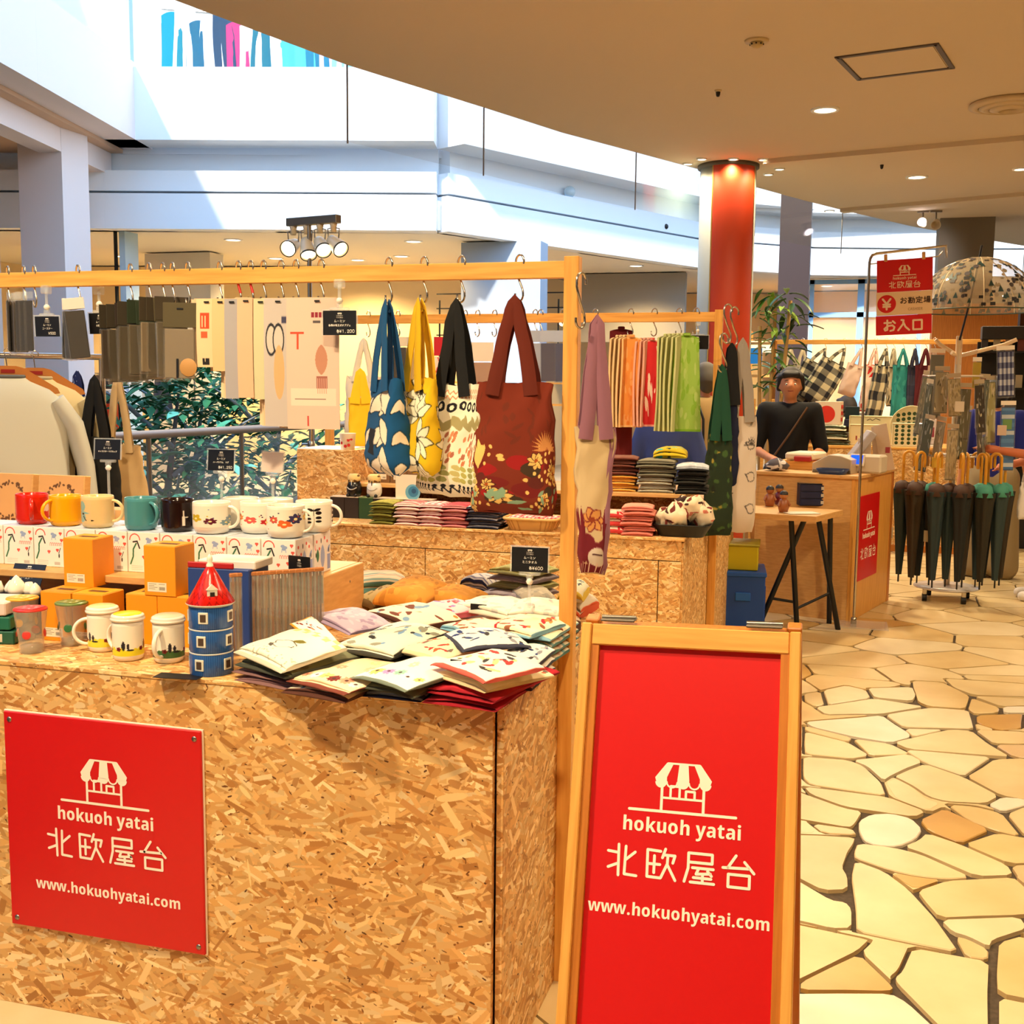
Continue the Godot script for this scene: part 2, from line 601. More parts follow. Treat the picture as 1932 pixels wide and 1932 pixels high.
func build_all() -> void:
	build_counter_goods()
	build_towels()
	build_front_rail()
	build_back_island()
	build_back_goods()
	build_cashier()
	build_right_side()
	build_background()
	build_people()
	finish_sheet()

func osb_tex(seed_: int) -> ImageTexture:
	var r := RandomNumberGenerator.new()
	r.seed = seed_
	var p := Paint.new(1024, 1024, c8(214, 160, 92))
	p.tile = true
	var tones := [c8(220, 168, 100), c8(228, 180, 114), c8(240, 200, 138), c8(208, 150, 82), c8(190, 128, 62), c8(216, 162, 92), c8(236, 190, 122), c8(200, 142, 78), c8(246, 214, 158), c8(224, 172, 104)]
	for i in 6500:
		var L := r.randf_range(10, 38)
		var W := r.randf_range(2.5, 9)
		var a := r.randfn(0.0, 0.55)
		var c: Color = tones[r.randi() % tones.size()]
		var k := r.randf_range(0.9, 1.05)
		p.blob(r.randf() * 1024, r.randf() * 1024, L, W, Color(minf(c.r * k, 1), minf(c.g * k, 1), minf(c.b * k, 1)), a, r.randf() < .7)
	for i in 600:
		p.blob(r.randf() * 1024, r.randf() * 1024, r.randf_range(1.5, 7), r.randf_range(.8, 2.2), [c8(110, 62, 22), c8(136, 80, 30), c8(84, 44, 16)][r.randi() % 3], r.randfn(0, .8))
	return p.tex()

func make_materials() -> void:
	var o := osb_tex(3)
	M.osb = tri_mat(o, V3(1, 1, 1), 0.6)
	M.osb_small = tri_mat(o, V3(1.3, 1.3, 1.3), 0.6)
	M.osb_small.uv1_offset = V3(.37, .21, .6)
	M.pine_h = tri_mat(noise_tex(c8(214, 146, 62), c8(240, 180, 92), 0.02, 5, 512, 4), V3(0.35, 5, 5), 0.45)
	M.pine_v = tri_mat(noise_tex(c8(214, 146, 62), c8(240, 180, 92), 0.02, 6, 512, 4), V3(6, 0.35, 6), 0.45)
	M.pine_dark = tri_mat(noise_tex(c8(176, 100, 30), c8(206, 126, 46), 0.02, 8, 512, 4), V3(8, 0.4, 8), 0.45)
	M.ply = tri_mat(noise_tex(c8(206, 152, 88), c8(226, 178, 112), 0.02, 9, 512, 4), V3(1.2, 6, 1.2), 0.5)
	M.red = mat(c8(206, 8, 12), 0.42)
	M.white_print = mat(c8(250, 238, 222), 0.5)
	M.chrome = mat(c8(200, 192, 180), 0.22, 1.0)
	M.steel = mat(c8(150, 142, 132), 0.35, 1.0)
	M.black = mat(c8(14, 13, 14), 0.45)
	M.wall_white = mat(c8(236, 236, 236), 0.85)
	M.ceil = mat(c8(214, 196, 170), 0.9)
	M.cream = mat(c8(216, 196, 156), 0.85)
	M.blue_grey = mat(c8(168, 178, 190), 0.8)
	M.grey = mat(c8(150, 146, 138), 0.85)
	M.pinkish = mat(c8(232, 216, 210), 0.85)
	M.clear = pane(c8(240, 248, 250), 0.10)

# ---------------------------------------------------------------- setting
func slab(poly: Array, y0: float, y1: float) -> G:
	var p := PackedVector2Array()
	for q in poly: p.append(V2(q.x, -q.y))
	return G.new().prism(p, y0, y1, Transform3D(Basis(Vector3.RIGHT, -PI / 2), Vector3.ZERO))

# upright wall along a line of x,z points, thickness t to its left side (facing away)
func wall_run(pts: Array, y0: float, y1: float, t: float) -> G:
	var g := G.new()
	for i in pts.size() - 1:
		var a: Vector2 = pts[i]
		var b: Vector2 = pts[i + 1]
		var n := (b - a).normalized().orthogonal() * t
		var q := [a, b, b + n, a + n]
		var from := g.mark()
		var p := PackedVector2Array()
		for w in q: p.append(V2(w.x, -w.y))
		g.prism(p, y0, y1, Transform3D(Basis(Vector3.RIGHT, -PI / 2), Vector3.ZERO))
	return g

func edge_curve() -> Array:
	return [V2(-3.0, 6.0), V2(-3.5, 2.0), V2(-3.72, -1.0), V2(-3.74, -3.0), V2(-3.6, -4.6), V2(-3.44, -5.46), V2(-3.24, -6.17), V2(-3.06, -6.8), V2(-2.796, -7.45), V2(-2.55, -8.05), V2(-2.192, -8.97), V2(-1.751, -9.86), V2(-1.316, -10.75), V2(-0.88, -11.8), V2(-0.45, -12.7), V2(-.04, -13.5), V2(.787, -15.0), V2(1.732, -16.4), V2(2.395, -17.3), V2(3.4, -18.6)]

func build_shell() -> void:
	var e := edge_curve()
	# our ceiling and, set back under it, our floor edge
	var c := e.duplicate()
	c.append_array([V2(9, -19.5), V2(9, 6)])
	struct("ceiling", slab(c, 3.5, 4.05), M.ceil)
	var fl := []
	for q in e: fl.append(q + V2(-2.0 if q.y > -12 else -1.4, -.3))
	fl[fl.size() - 1] = V2(1.2, -21)
	fl.append_array([V2(9, -23), V2(9, 6)])
	M.mortar = tri_mat(noise_tex(c8(58, 46, 34), c8(86, 70, 52), 0.08, 21, 256), V3(2, 2, 2), 0.85)
	struct("floor", slab(fl, -0.3, -0.012), M.mortar)
	# hall walls behind and to the right, out of the frame
	struct("wall_right", G.new().box(V3(9.1, 1.7, -7), V3(.2, 4.2, 27)), M.cream)
	struct("wall_back", G.new().box(V3(2, 1.7, 6.1), V3(14, 4.2, .2)), M.cream)
	# shallow bulkhead lines across the ceiling
	struct("trim_1", wall_run([V2(-0.719, -10.391), V2(1.318, -9.904)], 3.46, 3.52, .10), M.ceil)
	struct("trim_2", wall_run([V2(-0.069, -13.357), V2(1.716, -12.664)], 3.46, 3.52, .12), M.ceil)
	# hanging glass smoke barrier along the ceiling edge, pane by pane
	M.barrier = pane(c8(180, 225, 240), 0.16)
	var line := []
	for i in range(5, e.size() - 1): line.append(e[i])
	var k := 0
	var g := G.new()
	for i in line.size() - 1:
		if i % 2 == 0: g = G.new()
		g.quad(V3(line[i].x, 3.5, line[i].y), V3(line[i + 1].x, 3.5, line[i + 1].y), V3(line[i + 1].x, 3.03, line[i + 1].y), V3(line[i].x, 3.03, line[i].y))
		if i % 2 == 1 or i == line.size() - 2:
			k += 1
			var w := struct("window_%d" % k, g, M.barrier)
			var q: Vector2 = line[i + 1]
			part("joint", G.new().tube([V3(q.x, 3.02, q.y), V3(q.x, 3.5, q.y)], .006, 6), M.steel, w)
	# fascia across the void: parapet, recess and two grooves, bent twice
	var f := [V2(-12.5, -12.35), V2(-9.349, -13.152), V2(-5.14, -14.242), V2(-2.44, -19.4), V2(-.61, -21.0), V2(1.34, -21.6), V2(4.5, -22.2)]
	var far := []
	for q in f: far.append(q)
	M.fascia = mat(c8(232, 236, 240), 0.8)
	struct("wall_far", wall_run(far, 4.55, 5.44, -.5), M.fascia)
	var rec := []
	for q in f: rec.append(q + V2(-.10, -.36))
	var band := struct("trim_3", wall_run(rec, 3.52, 4.6, -.2), M.fascia)
	for b in [[3.5, 3.955], [3.985, 4.245]]:
		var bp := []
		for q in f: bp.append(q + V2(-.03, -.09))
		part("band", wall_run(bp, b[0], b[1], -.20), M.fascia, band)
	# far level: its ceiling, floor and back wall
	var fc := f.duplicate()
	fc.append_array([V2(9, -22.5), V2(9, -30), V2(-14, -30), V2(-14, -12)])
	struct("ceiling_far", slab(fc, 3.52, 3.9), mat(c8(226, 220, 206), .9))
	struct("floor_far", slab(fc, -.4, 0), M.grey)
	struct("wall_shop", wall_run([V2(-14, -17.2), V2(-5.6, -18.9)], 0, 3.5, -.2), M.cream)
	struct("wall_shop", wall_run([V2(-5.6, -18.9), V2(-4.9, -24.5), V2(9, -27)], 0, 3.5, -.2), M.cream)
	# upper shop behind the parapet
	var up := []
	for q in f: up.append(q + V2(0, -2.2))
	struct("wall_upper", wall_run(up, 5.0, 9, -.2), mat(c8(222, 220, 214), .9))
	struct("floor_upper", slab([V2(-12.5, -12.4), V2(-9.3, -13.3), V2(-5.3, -14.4), V2(-2.6, -19.6), V2(4.5, -22.4), V2(4.5, -30), V2(-14, -30)], 4.5, 5.0), M.fascia)
	# left wing over the void
	var w1 := [V2(-9.204, -13.3), V2(-8.454, -10.137), V2(-7.2, -4.8), V2(-6.6, 6)]
	struct("wall_left", wall_run(w1, 4.55, 5.5, .4), M.pinkish)
	var w2 := []
	for q in w1: w2.append(q + V2(-.45, .1))
	struct("trim_4", wall_run(w2, 4.22, 4.6, .3), M.pinkish)
	struct("ceiling_left", slab([w1[0], w1[1], w1[2], w1[3], V2(-14, 6), V2(-14, -12.5)], 4.5, 4.6), mat(c8(206, 170, 140), .9))
	struct("wall_left", wall_run([V2(-14, -30), V2(-14, -14), V2(-13.2, 6)], -5, 9, .2), M.cream)
	struct("wall_left_upper", wall_run([V2(-11.6, -14), V2(-9.6, 6)], 5.0, 9, .2), mat(c8(228, 214, 196), .9))
	struct("floor_left", slab([V2(-9.7, -13.2), V2(-8.9, -10), V2(-7.6, -4.8), V2(-7, 6), V2(-14, 6), V2(-14, -12.9)], -.4, 0), M.grey)
	# bottom of the void, one storey down, and its end walls
	struct("floor_lower", slab([V2(-14, 6), V2(3, 6), V2(3, -24), V2(-14, -24)], -4.6, -4.4), mat(c8(150, 150, 140), .9))
	struct("wall_void", wall_run([V2(-14, 6.2), V2(-2.5, 6.2)], -4.4, 9, .2), M.wall_white)
	build_more_shell()

func lamp(px: Vector3, r: float, energy: float, label: String, group := "", col := Color(1, .90, .72), spot := 75.0, called := "downlight") -> void:
	var t := thing(called, label, "ceiling light", px, 0, group)
	part("trim_ring", G.new().lathe([V2(r * .9, 0.0), V2(r * .92, -.012), V2(r * 1.18, -.012), V2(r * 1.2, 0)], 28), M.wall_white, t)
	part("bulb_disc", G.new().lathe([V2(.0, -.008), V2(r * .9, -.008), V2(r * .9, 0), V2(0, 0)], 24), glow(Color(1, .93, .8), 5.0), t)
	var l := SpotLight3D.new()
	l.name = "bulb_light"
	l.light_color = col
	l.light_energy = energy
	l.light_size = r
	l.spot_range = 30
	l.spot_attenuation = 2.0
	l.spot_angle = spot
	l.spot_angle_attenuation = .6
	l.shadow_enabled = true
	t.add_child(l, true)
	l.position = V3(0, -.04, 0)
	l.rotation.x = -PI / 2

func build_more_shell() -> void:
	pass

func build_lamps() -> void:
	var g := "recessed ceiling downlights of the hall"
	lamp(V3(-0.176, 3.5, -8.679), .085, 7, "large round downlight glowing between the access hatch and the column", g)
	lamp(V3(0.626, 3.5, -11.552), .085, 7, "round downlight behind the two bulkhead lines, above the hanging sign", g)
	lamp(V3(1.327, 3.5, -14.563), .09, 7, "small downlight far back above the clear dome umbrella", g)
	# downlights of the same ceiling over and behind the viewer
	lamp(V3(-1.9, 3.5, -.9), .085, 11, "downlight over the front of the near display island", g)
	lamp(V3(-.2, 3.5, -.3), .085, 8, "downlight over the red A-board sign", g)
	lamp(V3(1.3, 3.5, -3.6), .085, 7, "downlight over the open flagstone aisle", g)
	lamp(V3(-1.6, 3.5, -4.1), .085, 7, "downlight between the two display islands", g)
	lamp(V3(2.9, 3.5, -6.4), .085, 8, "downlight right of the aisle out of frame", g)

# ---------------------------------------------------------------- crazy paving
func stone_mats() -> Array:
	var r := []
	var tone := [[c8(214, 186, 136), c8(228, 206, 162)], [c8(206, 172, 114), c8(220, 192, 138)], [c8(218, 196, 154), c8(232, 214, 178)], [c8(190, 142, 74), c8(206, 166, 98)], [c8(208, 178, 124), c8(222, 198, 150)], [c8(222, 206, 178), c8(234, 222, 202)], [c8(198, 164, 118), c8(214, 184, 138)]]
	for i in tone.size():
		var m := tri_mat(noise_tex(tone[i][0], tone[i][1], 0.012, 40 + i, 256, 5), V3(.9, .9, .9), 0.34)
		m.heightmap_enabled = false
		r.append(m)
	return r

func shrink(poly: PackedVector2Array, by: float) -> PackedVector2Array:
	var o := Geometry2D.offset_polygon(poly, -by, Geometry2D.JOIN_MITER)
	var best := PackedVector2Array()
	for p in o:
		if p.size() >= 3 and (best.is_empty() or absf(area(p)) > absf(area(best))): best = p
	return best

func area(p: PackedVector2Array) -> float:
	var a := 0.0
	for i in p.size(): a += p[i].cross(p[(i + 1) % p.size()])
	return a * .5

# rough natural edge: extra points along each side, pushed about, corners cut
func roughen(p: PackedVector2Array, amt: float) -> PackedVector2Array:
	var q := PackedVector2Array()
	for i in p.size():
		var a := p[i]
		var b := p[(i + 1) % p.size()]
		var L := a.distance_to(b)
		var n := clampi(int(L / .11), 1, 5)
		var nn := (b - a).normalized().orthogonal()
		var cut := minf(.02, L * .2)
		q.append(a.move_toward(b, cut))
		for k in range(1, n): q.append(a.lerp(b, float(k) / n) + nn * rng.randf_range(-amt, amt))
		q.append(b.move_toward(a, cut))
	return q

func build_floor() -> void:
	var fl := get_node("floor")
	var sm := stone_mats()
	var traced := [
		[V2(-0.079, -2.755), V2(0.186, -2.838), V2(0.226, -2.804), V2(0.288, -2.695), V2(0.209, -2.342), V2(-0.055, -2.262)],
		[V2(-0.038, -2.824), V2(0.113, -3.026), V2(0.2, -2.865), V2(0.186, -2.841), V2(-0.038, -2.778)],
		[V2(0.114, -3.03), V2(0.142, -3.093), V2(0.16, -3.118), V2(0.234, -3.106), V2(0.248, -3.101), V2(0.213, -2.956), V2(0.192, -2.921), V2(0.176, -2.934)],
		[V2(-0.097, -3.15), V2(-0.046, -3.141), V2(0.143, -3.109), V2(0.14, -3.093), V2(0.113, -3.031), V2(-0.038, -2.824), V2(-0.08, -2.782)],
		[V2(0.249, -3.101), V2(0.448, -3.082), V2(0.423, -2.898), V2(0.382, -2.511), V2(0.293, -2.697), V2(0.198, -2.889), V2(0.194, -2.918), V2(0.214, -2.957)],
		[V2(0.476, -3.196), V2(0.555, -3.266), V2(0.601, -3.184), V2(0.554, -2.896), V2(0.437, -2.908), V2(0.448, -3.017)],
		[V2(0.439, -2.898), V2(0.5, -2.89), V2(0.553, -2.891), V2(0.478, -2.423), V2(0.369, -2.391)],
		[V2(0.105, -3.653), V2(0.204, -3.587), V2(0.269, -3.474), V2(0.331, -3.297), V2(0.379, -3.101), V2(0.232, -3.121), V2(0.102, -3.144), V2(0.102, -3.3), V2(0.092, -3.515)],
		[V2(0.364, -3.208), V2(0.403, -3.2), V2(0.456, -3.15), V2(0.447, -3.085), V2(0.383, -3.083)],
		[V2(0.333, -3.293), V2(0.563, -3.383), V2(0.575, -3.306), V2(0.471, -3.205), V2(0.455, -3.152), V2(0.403, -3.203), V2(0.36, -3.22)],
		[V2(0.283, -3.47), V2(0.378, -3.575), V2(0.584, -3.665), V2(0.604, -3.61), V2(0.648, -3.441), V2(0.564, -3.386), V2(0.334, -3.296), V2(0.299, -3.403)],
		[V2(0.212, -3.586), V2(0.295, -3.575), V2(0.378, -3.576), V2(0.283, -3.472), V2(0.24, -3.525)],
		[V2(0.115, -3.798), V2(0.24, -3.794), V2(0.32, -3.764), V2(0.465, -3.622), V2(0.385, -3.58), V2(0.295, -3.575), V2(0.214, -3.594), V2(0.105, -3.66), V2(0.102, -3.71)],
		[V2(0.122, -4.002), V2(0.164, -4.079), V2(0.239, -4.114), V2(0.312, -4.083), V2(0.343, -3.989), V2(0.314, -3.886), V2(0.254, -3.802), V2(0.177, -3.786), V2(0.136, -3.82), V2(0.12, -3.908)],
		[V2(0.26, -3.804), V2(0.314, -3.88), V2(0.346, -3.959), V2(0.452, -3.885), V2(0.58, -3.752), V2(0.589, -3.673), V2(0.472, -3.627), V2(0.32, -3.767)],
		[V2(0.454, -3.886), V2(0.579, -4.028), V2(0.662, -4.009), V2(0.74, -4.004), V2(0.708, -3.81), V2(0.584, -3.757)],
		[V2(0.327, -4.073), V2(0.425, -4.222), V2(0.568, -4.053), V2(0.453, -3.889), V2(0.352, -3.977)],
		[V2(0.434, -4.265), V2(0.535, -4.275), V2(0.626, -4.232), V2(0.661, -4.014), V2(0.569, -4.049), V2(0.49, -4.129)],
		[V2(-0.151, -4.271), V2(-0.077, -4.226), V2(0.081, -4.109), V2(0.147, -4.096), V2(0.117, -3.958), V2(0.098, -3.918), V2(-0.068, -3.946), V2(-0.136, -3.963)],
		[V2(-0.041, -3.929), V2(0.111, -3.921), V2(0.126, -3.86), V2(0.008, -3.841)],
		[V2(-0.136, -3.952), V2(-0.068, -3.936), V2(0.006, -3.836), V2(-0.128, -3.798)],
		[V2(-0.128, -3.794), V2(0.119, -3.844), V2(0.111, -3.778), V2(0.093, -3.707), V2(0.075, -3.574), V2(0.091, -3.512), V2(0.092, -3.415), V2(0.014, -3.382), V2(-0.052, -3.441), V2(-0.115, -3.51)],
		[V2(0.018, -3.38), V2(0.092, -3.414), V2(0.091, -3.354), V2(0.078, -3.332)],
		[V2(-0.114, -3.493), V2(-0.052, -3.43), V2(0.04, -3.329), V2(0.083, -3.327), V2(0.101, -3.283), V2(0.1, -3.159), V2(0.041, -3.138), V2(-0.025, -3.155), V2(-0.098, -3.167)],
		[V2(-0.075, -4.295), V2(0.238, -4.273), V2(0.367, -4.159), V2(0.321, -4.088), V2(0.081, -4.115), V2(-0.044, -4.208)],
		[V2(-0.078, -4.391), V2(-0.047, -4.317), V2(0.235, -4.279), V2(0.222, -4.427), V2(0.161, -4.607), V2(0.102, -4.667), V2(-0.086, -4.655)],
		[V2(0.105, -4.665), V2(0.34, -4.827), V2(0.394, -4.731), V2(0.265, -4.526), V2(0.225, -4.436), V2(0.166, -4.603)],
		[V2(0.262, -4.515), V2(0.393, -4.717), V2(0.533, -4.591), V2(0.639, -4.41), V2(0.579, -4.307), V2(0.438, -4.285), V2(0.378, -4.318), V2(0.332, -4.419), V2(0.289, -4.482)],
		[V2(0.227, -4.437), V2(0.272, -4.494), V2(0.333, -4.412), V2(0.372, -4.297), V2(0.423, -4.262), V2(0.367, -4.159), V2(0.259, -4.256)],
		[V2(0.536, -4.6), V2(0.669, -4.862), V2(0.793, -4.916), V2(0.877, -4.891), V2(0.794, -4.379), V2(0.64, -4.417)],
		[V2(0.575, -4.301), V2(0.639, -4.407), V2(0.72, -4.414), V2(0.747, -4.364), V2(0.627, -4.241)],
		[V2(0.632, -4.227), V2(0.708, -4.329), V2(0.79, -4.355), V2(0.736, -4.022), V2(0.663, -4.035)],
		[V2(0.317, -4.883), V2(0.673, -4.892), V2(0.534, -4.601), V2(0.388, -4.729)],
		[V2(0.28, -4.964), V2(0.36, -5.053), V2(0.538, -5.243), V2(0.63, -5.246), V2(0.675, -5.075), V2(0.746, -4.907), V2(0.678, -4.9), V2(0.343, -4.882)],
		[V2(-0.093, -5.161), V2(0.254, -5.382), V2(0.364, -5.12), V2(0.361, -5.06), V2(0.275, -4.955), V2(0.122, -4.993), V2(-0.056, -5.086)],
		[V2(0.26, -5.392), V2(0.48, -5.589), V2(0.655, -5.595), V2(0.645, -5.284), V2(0.54, -5.261), V2(0.334, -5.212)],
		[V2(0.333, -5.194), V2(0.527, -5.24), V2(0.37, -5.069)],
		[V2(-0.053, -5.415), V2(0.223, -5.665), V2(0.463, -5.591), V2(0.254, -5.393), V2(-0.002, -5.299)],
		[V2(-0.111, -5.648), V2(-0.022, -5.719), V2(-0.001, -5.471), V2(-0.053, -5.423), V2(-0.103, -5.506)],
		[V2(-0.02, -5.742), V2(0.095, -5.881), V2(0.197, -5.813), V2(0.215, -5.67), V2(0.007, -5.474)],
		[V2(0.196, -5.856), V2(0.423, -5.952), V2(0.431, -5.783), V2(0.406, -5.668), V2(0.223, -5.677)],
		[V2(0.422, -6.088), V2(0.574, -6.106), V2(0.686, -5.858), V2(0.641, -5.61), V2(0.471, -5.601), V2(0.424, -5.674)],
		[V2(0.587, -6.19), V2(0.978, -6.202), V2(1.083, -6.169), V2(1.046, -5.942), V2(0.699, -5.883), V2(0.616, -6.007)],
		[V2(0.111, -4.973), V2(0.274, -4.946), V2(0.357, -4.821), V2(0.18, -4.749)],
		[V2(-0.089, -5.014), V2(0.103, -4.907), V2(0.189, -4.752), V2(0.11, -4.683), V2(-0.08, -4.687)],
		[V2(-0.092, -5.109), V2(0.122, -4.983), V2(0.103, -4.913), V2(-0.089, -5.024)],
		[V2(0.684, -5.836), V2(0.803, -5.682), V2(0.782, -5.591), V2(0.668, -5.535), V2(0.643, -5.611)],
		[V2(0.808, -5.711), V2(1.022, -5.788), V2(1.001, -5.662), V2(0.799, -5.597)],
		[V2(0.67, -5.517), V2(0.895, -5.624), V2(0.849, -5.35), V2(0.745, -5.296), V2(0.659, -5.386)],
		[V2(0.637, -5.275), V2(0.849, -5.31), V2(0.928, -5.21), V2(0.821, -5.112), V2(0.693, -5.084)],
		[V2(0.692, -5.071), V2(0.916, -5.137), V2(0.879, -4.906), V2(0.75, -4.92)],
		[V2(0.69, -5.867), V2(0.934, -5.897), V2(1.039, -5.898), V2(1.023, -5.797), V2(0.805, -5.702)]]
	var tone := [5, 3, 3, 1, 0, 1, 0, 0, 4, 2, 4, 3, 0, 5, 0, 1, 3, 1, 4, 4, 6, 4, 3, 0, 4, 0, 2, 0, 4, 4, 5, 4, 2, 0, 5, 2, 2, 2, 4, 2, 2, 1, 4, 0, 0, 4, 1, 5, 3, 4, 6, 4]
	var cells := []
	for i in traced.size():
		var p := PackedVector2Array(traced[i])
		if area(p) < 0: p.reverse()
		cells.append([p, tone[i], .006])
	# the rest of the hall: an irregular mosaic, cut back where it meets the stones above
	var sites := []
	var z := -.4
	while z > -15.0:
		var x := -1.3
		while x < 4.6:
			sites.append(V2(x + rng.randf_range(-.2, .2), z + rng.randf_range(-.15, .15)))
			x += rng.randf_range(.30, .62)
		z -= rng.randf_range(.27, .36)
	for s in sites:
		var p := PackedVector2Array([s + V2(-.9, -.9), s + V2(.9, -.9), s + V2(.9, .9), s + V2(-.9, .9)])
		for o in sites:
			if o == s or absf(o.x - s.x) > 1.3 or absf(o.y - s.y) > 1.0: continue
			var mid: Vector2 = (s + o) * .5
			var d: Vector2 = (o - s) * V2(1.0, 1.5)
			var q := PackedVector2Array()
			for i in p.size():
				var a := p[i]
				var b := p[(i + 1) % p.size()]
				var da := (a - mid).dot(d)
				var db := (b - mid).dot(d)
				if da <= 0: q.append(a)
				if da * db < 0: q.append(a.lerp(b, da / (da - db)))
			p = q
			if p.size() < 3: break
		if p.size() < 3: continue
		if area(p) < 0: p.reverse()
		var pieces := [p]
		for i in traced.size():
			var t: PackedVector2Array = cells[i][0]
			if t[0].distance_to(s) > 2.2: continue
			var nx := []
			for w in pieces:
				for y in Geometry2D.clip_polygons(w, t):
					if not Geometry2D.is_polygon_clockwise(y) or true: nx.append(y)
			pieces = nx
		for w in pieces:
			if absf(area(w)) > .008: cells.append([w, [0, 0, 1, 2, 4, 4, 4, 6, 0, 1, 3][rng.randi() % 11], .007])
	var far := []
	for c in cells:
		var m := Vector2.ZERO
		for q in c[0]: m += q
		m /= c[0].size()
		far.append([m.length() - sqrt(absf(area(c[0]))) * 3.0 + (6.0 if m.x < -.45 else 0.0) + (4.0 if m.y > -1.4 else 0.0), c])
	far.sort_custom(func(a, b): return a[0] < b[0])
	var rest := G.new()
	var up := Basis(Vector3.RIGHT, PI / 2)
	var n := 0
	for f in far:
		var c = f[1]
		var p := shrink(c[0], c[2])
		if p.size() < 3 or absf(area(p)) < .003: continue
		p = roughen(p, .004)
		if Geometry2D.triangulate_polygon(p).is_empty(): continue
		n += 1
		if n <= 298:
			part("flagstone", G.new().prism(p, .014, rng.randf_range(-.0015, .0005), Transform3D(up, Vector3.ZERO), .003), sm[c[1]], fl)
		else:
			rest.prism(p, .014, 0, Transform3D(up, Vector3.ZERO))
	var o := part("flagstones_beyond", rest, sm[4], fl)
	o.set_meta("kind", "stuff")

# ---------------------------------------------------------------- near island
func build_front_island() -> void:
	var t := thing("display_counter", "near display counter clad in OSB chipboard, with a red square sign on its front", "counter")
	part("front_panel", G.new().box(V3(-1.93, .419, -2.168), V3(2.55, .838, .016), .0015), M.osb, t)
	part("side_panel", G.new().box(V3(-.644, .419, -2.668), V3(.016, .838, .984), .0015), M.osb, t)
	part("side_panel", G.new().box(V3(-3.2, .419, -2.668), V3(.016, .838, .984), .0015), M.osb, t)
	part("back_panel", G.new().box(V3(-1.93, .419, -3.168), V3(2.55, .838, .016), .0015), M.osb, t)
	part("top_panel", G.new().box(V3(-1.921, .844, -2.667), V3(2.57, .012, 1.018), .002), M.osb, t)
	var f := thing("hanging_rail", "pine post and beam rail standing over the near counter, full of hooks", "display rail")
	part("post", G.new().box(V3(-.618, .903, -2.66), V3(.036, 1.806, .036), .0015), M.pine_v, f)
	part("post", G.new().box(V3(-3.23, .903, -2.66), V3(.036, 1.806, .036), .0015), M.pine_v, f)
	part("beam", G.new().box(V3(-1.924, 1.776, -2.66), V3(2.576, .040, .022), .0015), M.pine_h, f)

func logo(g: G, c: Vector2, s: float, z: float, w := .026) -> void:
	var L := func(a: Array): 
		var p := PackedVector2Array()
		for q in a: p.append(c + q * s)
		return p
	g.ribbon(L.call([V2(-.5, 0), V2(.5, 0)]), w * s, z)
	for x in [-.197, .197]: g.ribbon(L.call([V2(x, .01), V2(x, .28)]), w * s, z)
	g.ribbon(L.call([V2(-.197, .127), V2(.197, .127)]), w * .8 * s, z)
	g.ribbon(L.call([V2(-.115, .127), V2(-.115, .238), V2(-.03, .238), V2(-.03, .127)]), w * .85 * s, z)
	g.ribbon(L.call([V2(.03, .127), V2(.03, .2), V2(.112, .2), V2(.112, .127)]), w * .85 * s, z)
	var fill := func(a: Array):
		var p: PackedVector2Array = L.call(a)
		var ix := Geometry2D.triangulate_polygon(p)
		for i in range(0, ix.size(), 3):
			g.oquad(g.v(p[ix[i]], z), g.v(p[ix[i + 1]], z), g.v(p[ix[i + 2]], z), g.v(p[ix[i + 2]], z), Vector3.BACK, [Vector2.ZERO, Vector2.ZERO, Vector2.ZERO, Vector2.ZERO])
	fill.call([V2(-.16, .453), V2(-.095, .453), V2(-.155, .32), V2(-.155, .27), V2(-.255, .27), V2(-.268, .31)])
	fill.call([V2(.16, .453), V2(.268, .31), V2(.255, .27), V2(.155, .27), V2(.155, .32), V2(.095, .453)])
	fill.call([V2(-.042, .453), V2(.042, .453), V2(.056, .30), V2(.056, .27), V2(-.056, .27), V2(-.056, .30)])
	g.ribbon(L.call([V2(-.15, .448), V2(.15, .448)]), w * .7 * s, z)
	for x in [-.21, 0.0, .21]:
		var p := []
		for k in 11: p.append(V2(x, .272) + Vector2.from_angle(PI + PI * k / 10) * .055)
		fill.call(p)
	for x in [-.105, .105]:
		var p := []
		for k in 9: p.append(V2(x, .275) + Vector2.from_angle(PI + PI * k / 8) * .05)
		g.ribbon(L.call(p), w * .6 * s, z)

func shop_print(parent: Node3D, at: Vector3, s: float, spread: Array) -> void:
	var g := G.new()
	logo(g, Vector2.ZERO, s, 0)
	part("logo", g, M.white_print, parent, at)
	var h := s * .178
	part("lettering", latin("hokuoh yatai", h, .0006, true), M.white_print, parent, at + V3(0, spread[0], 0))
	g = G.new()
	write_mesh(g, "北欧屋台", 0, 0, s * .30, s * .026, 0, 1.2)
	part("lettering", g, M.white_print, parent, at + V3(0, spread[1], 0))
	if spread.size() > 2:
		part("lettering", latin("www.hokuohyatai.com", s * .152, .0006, true), M.white_print, parent, at + V3(0, spread[2], 0))

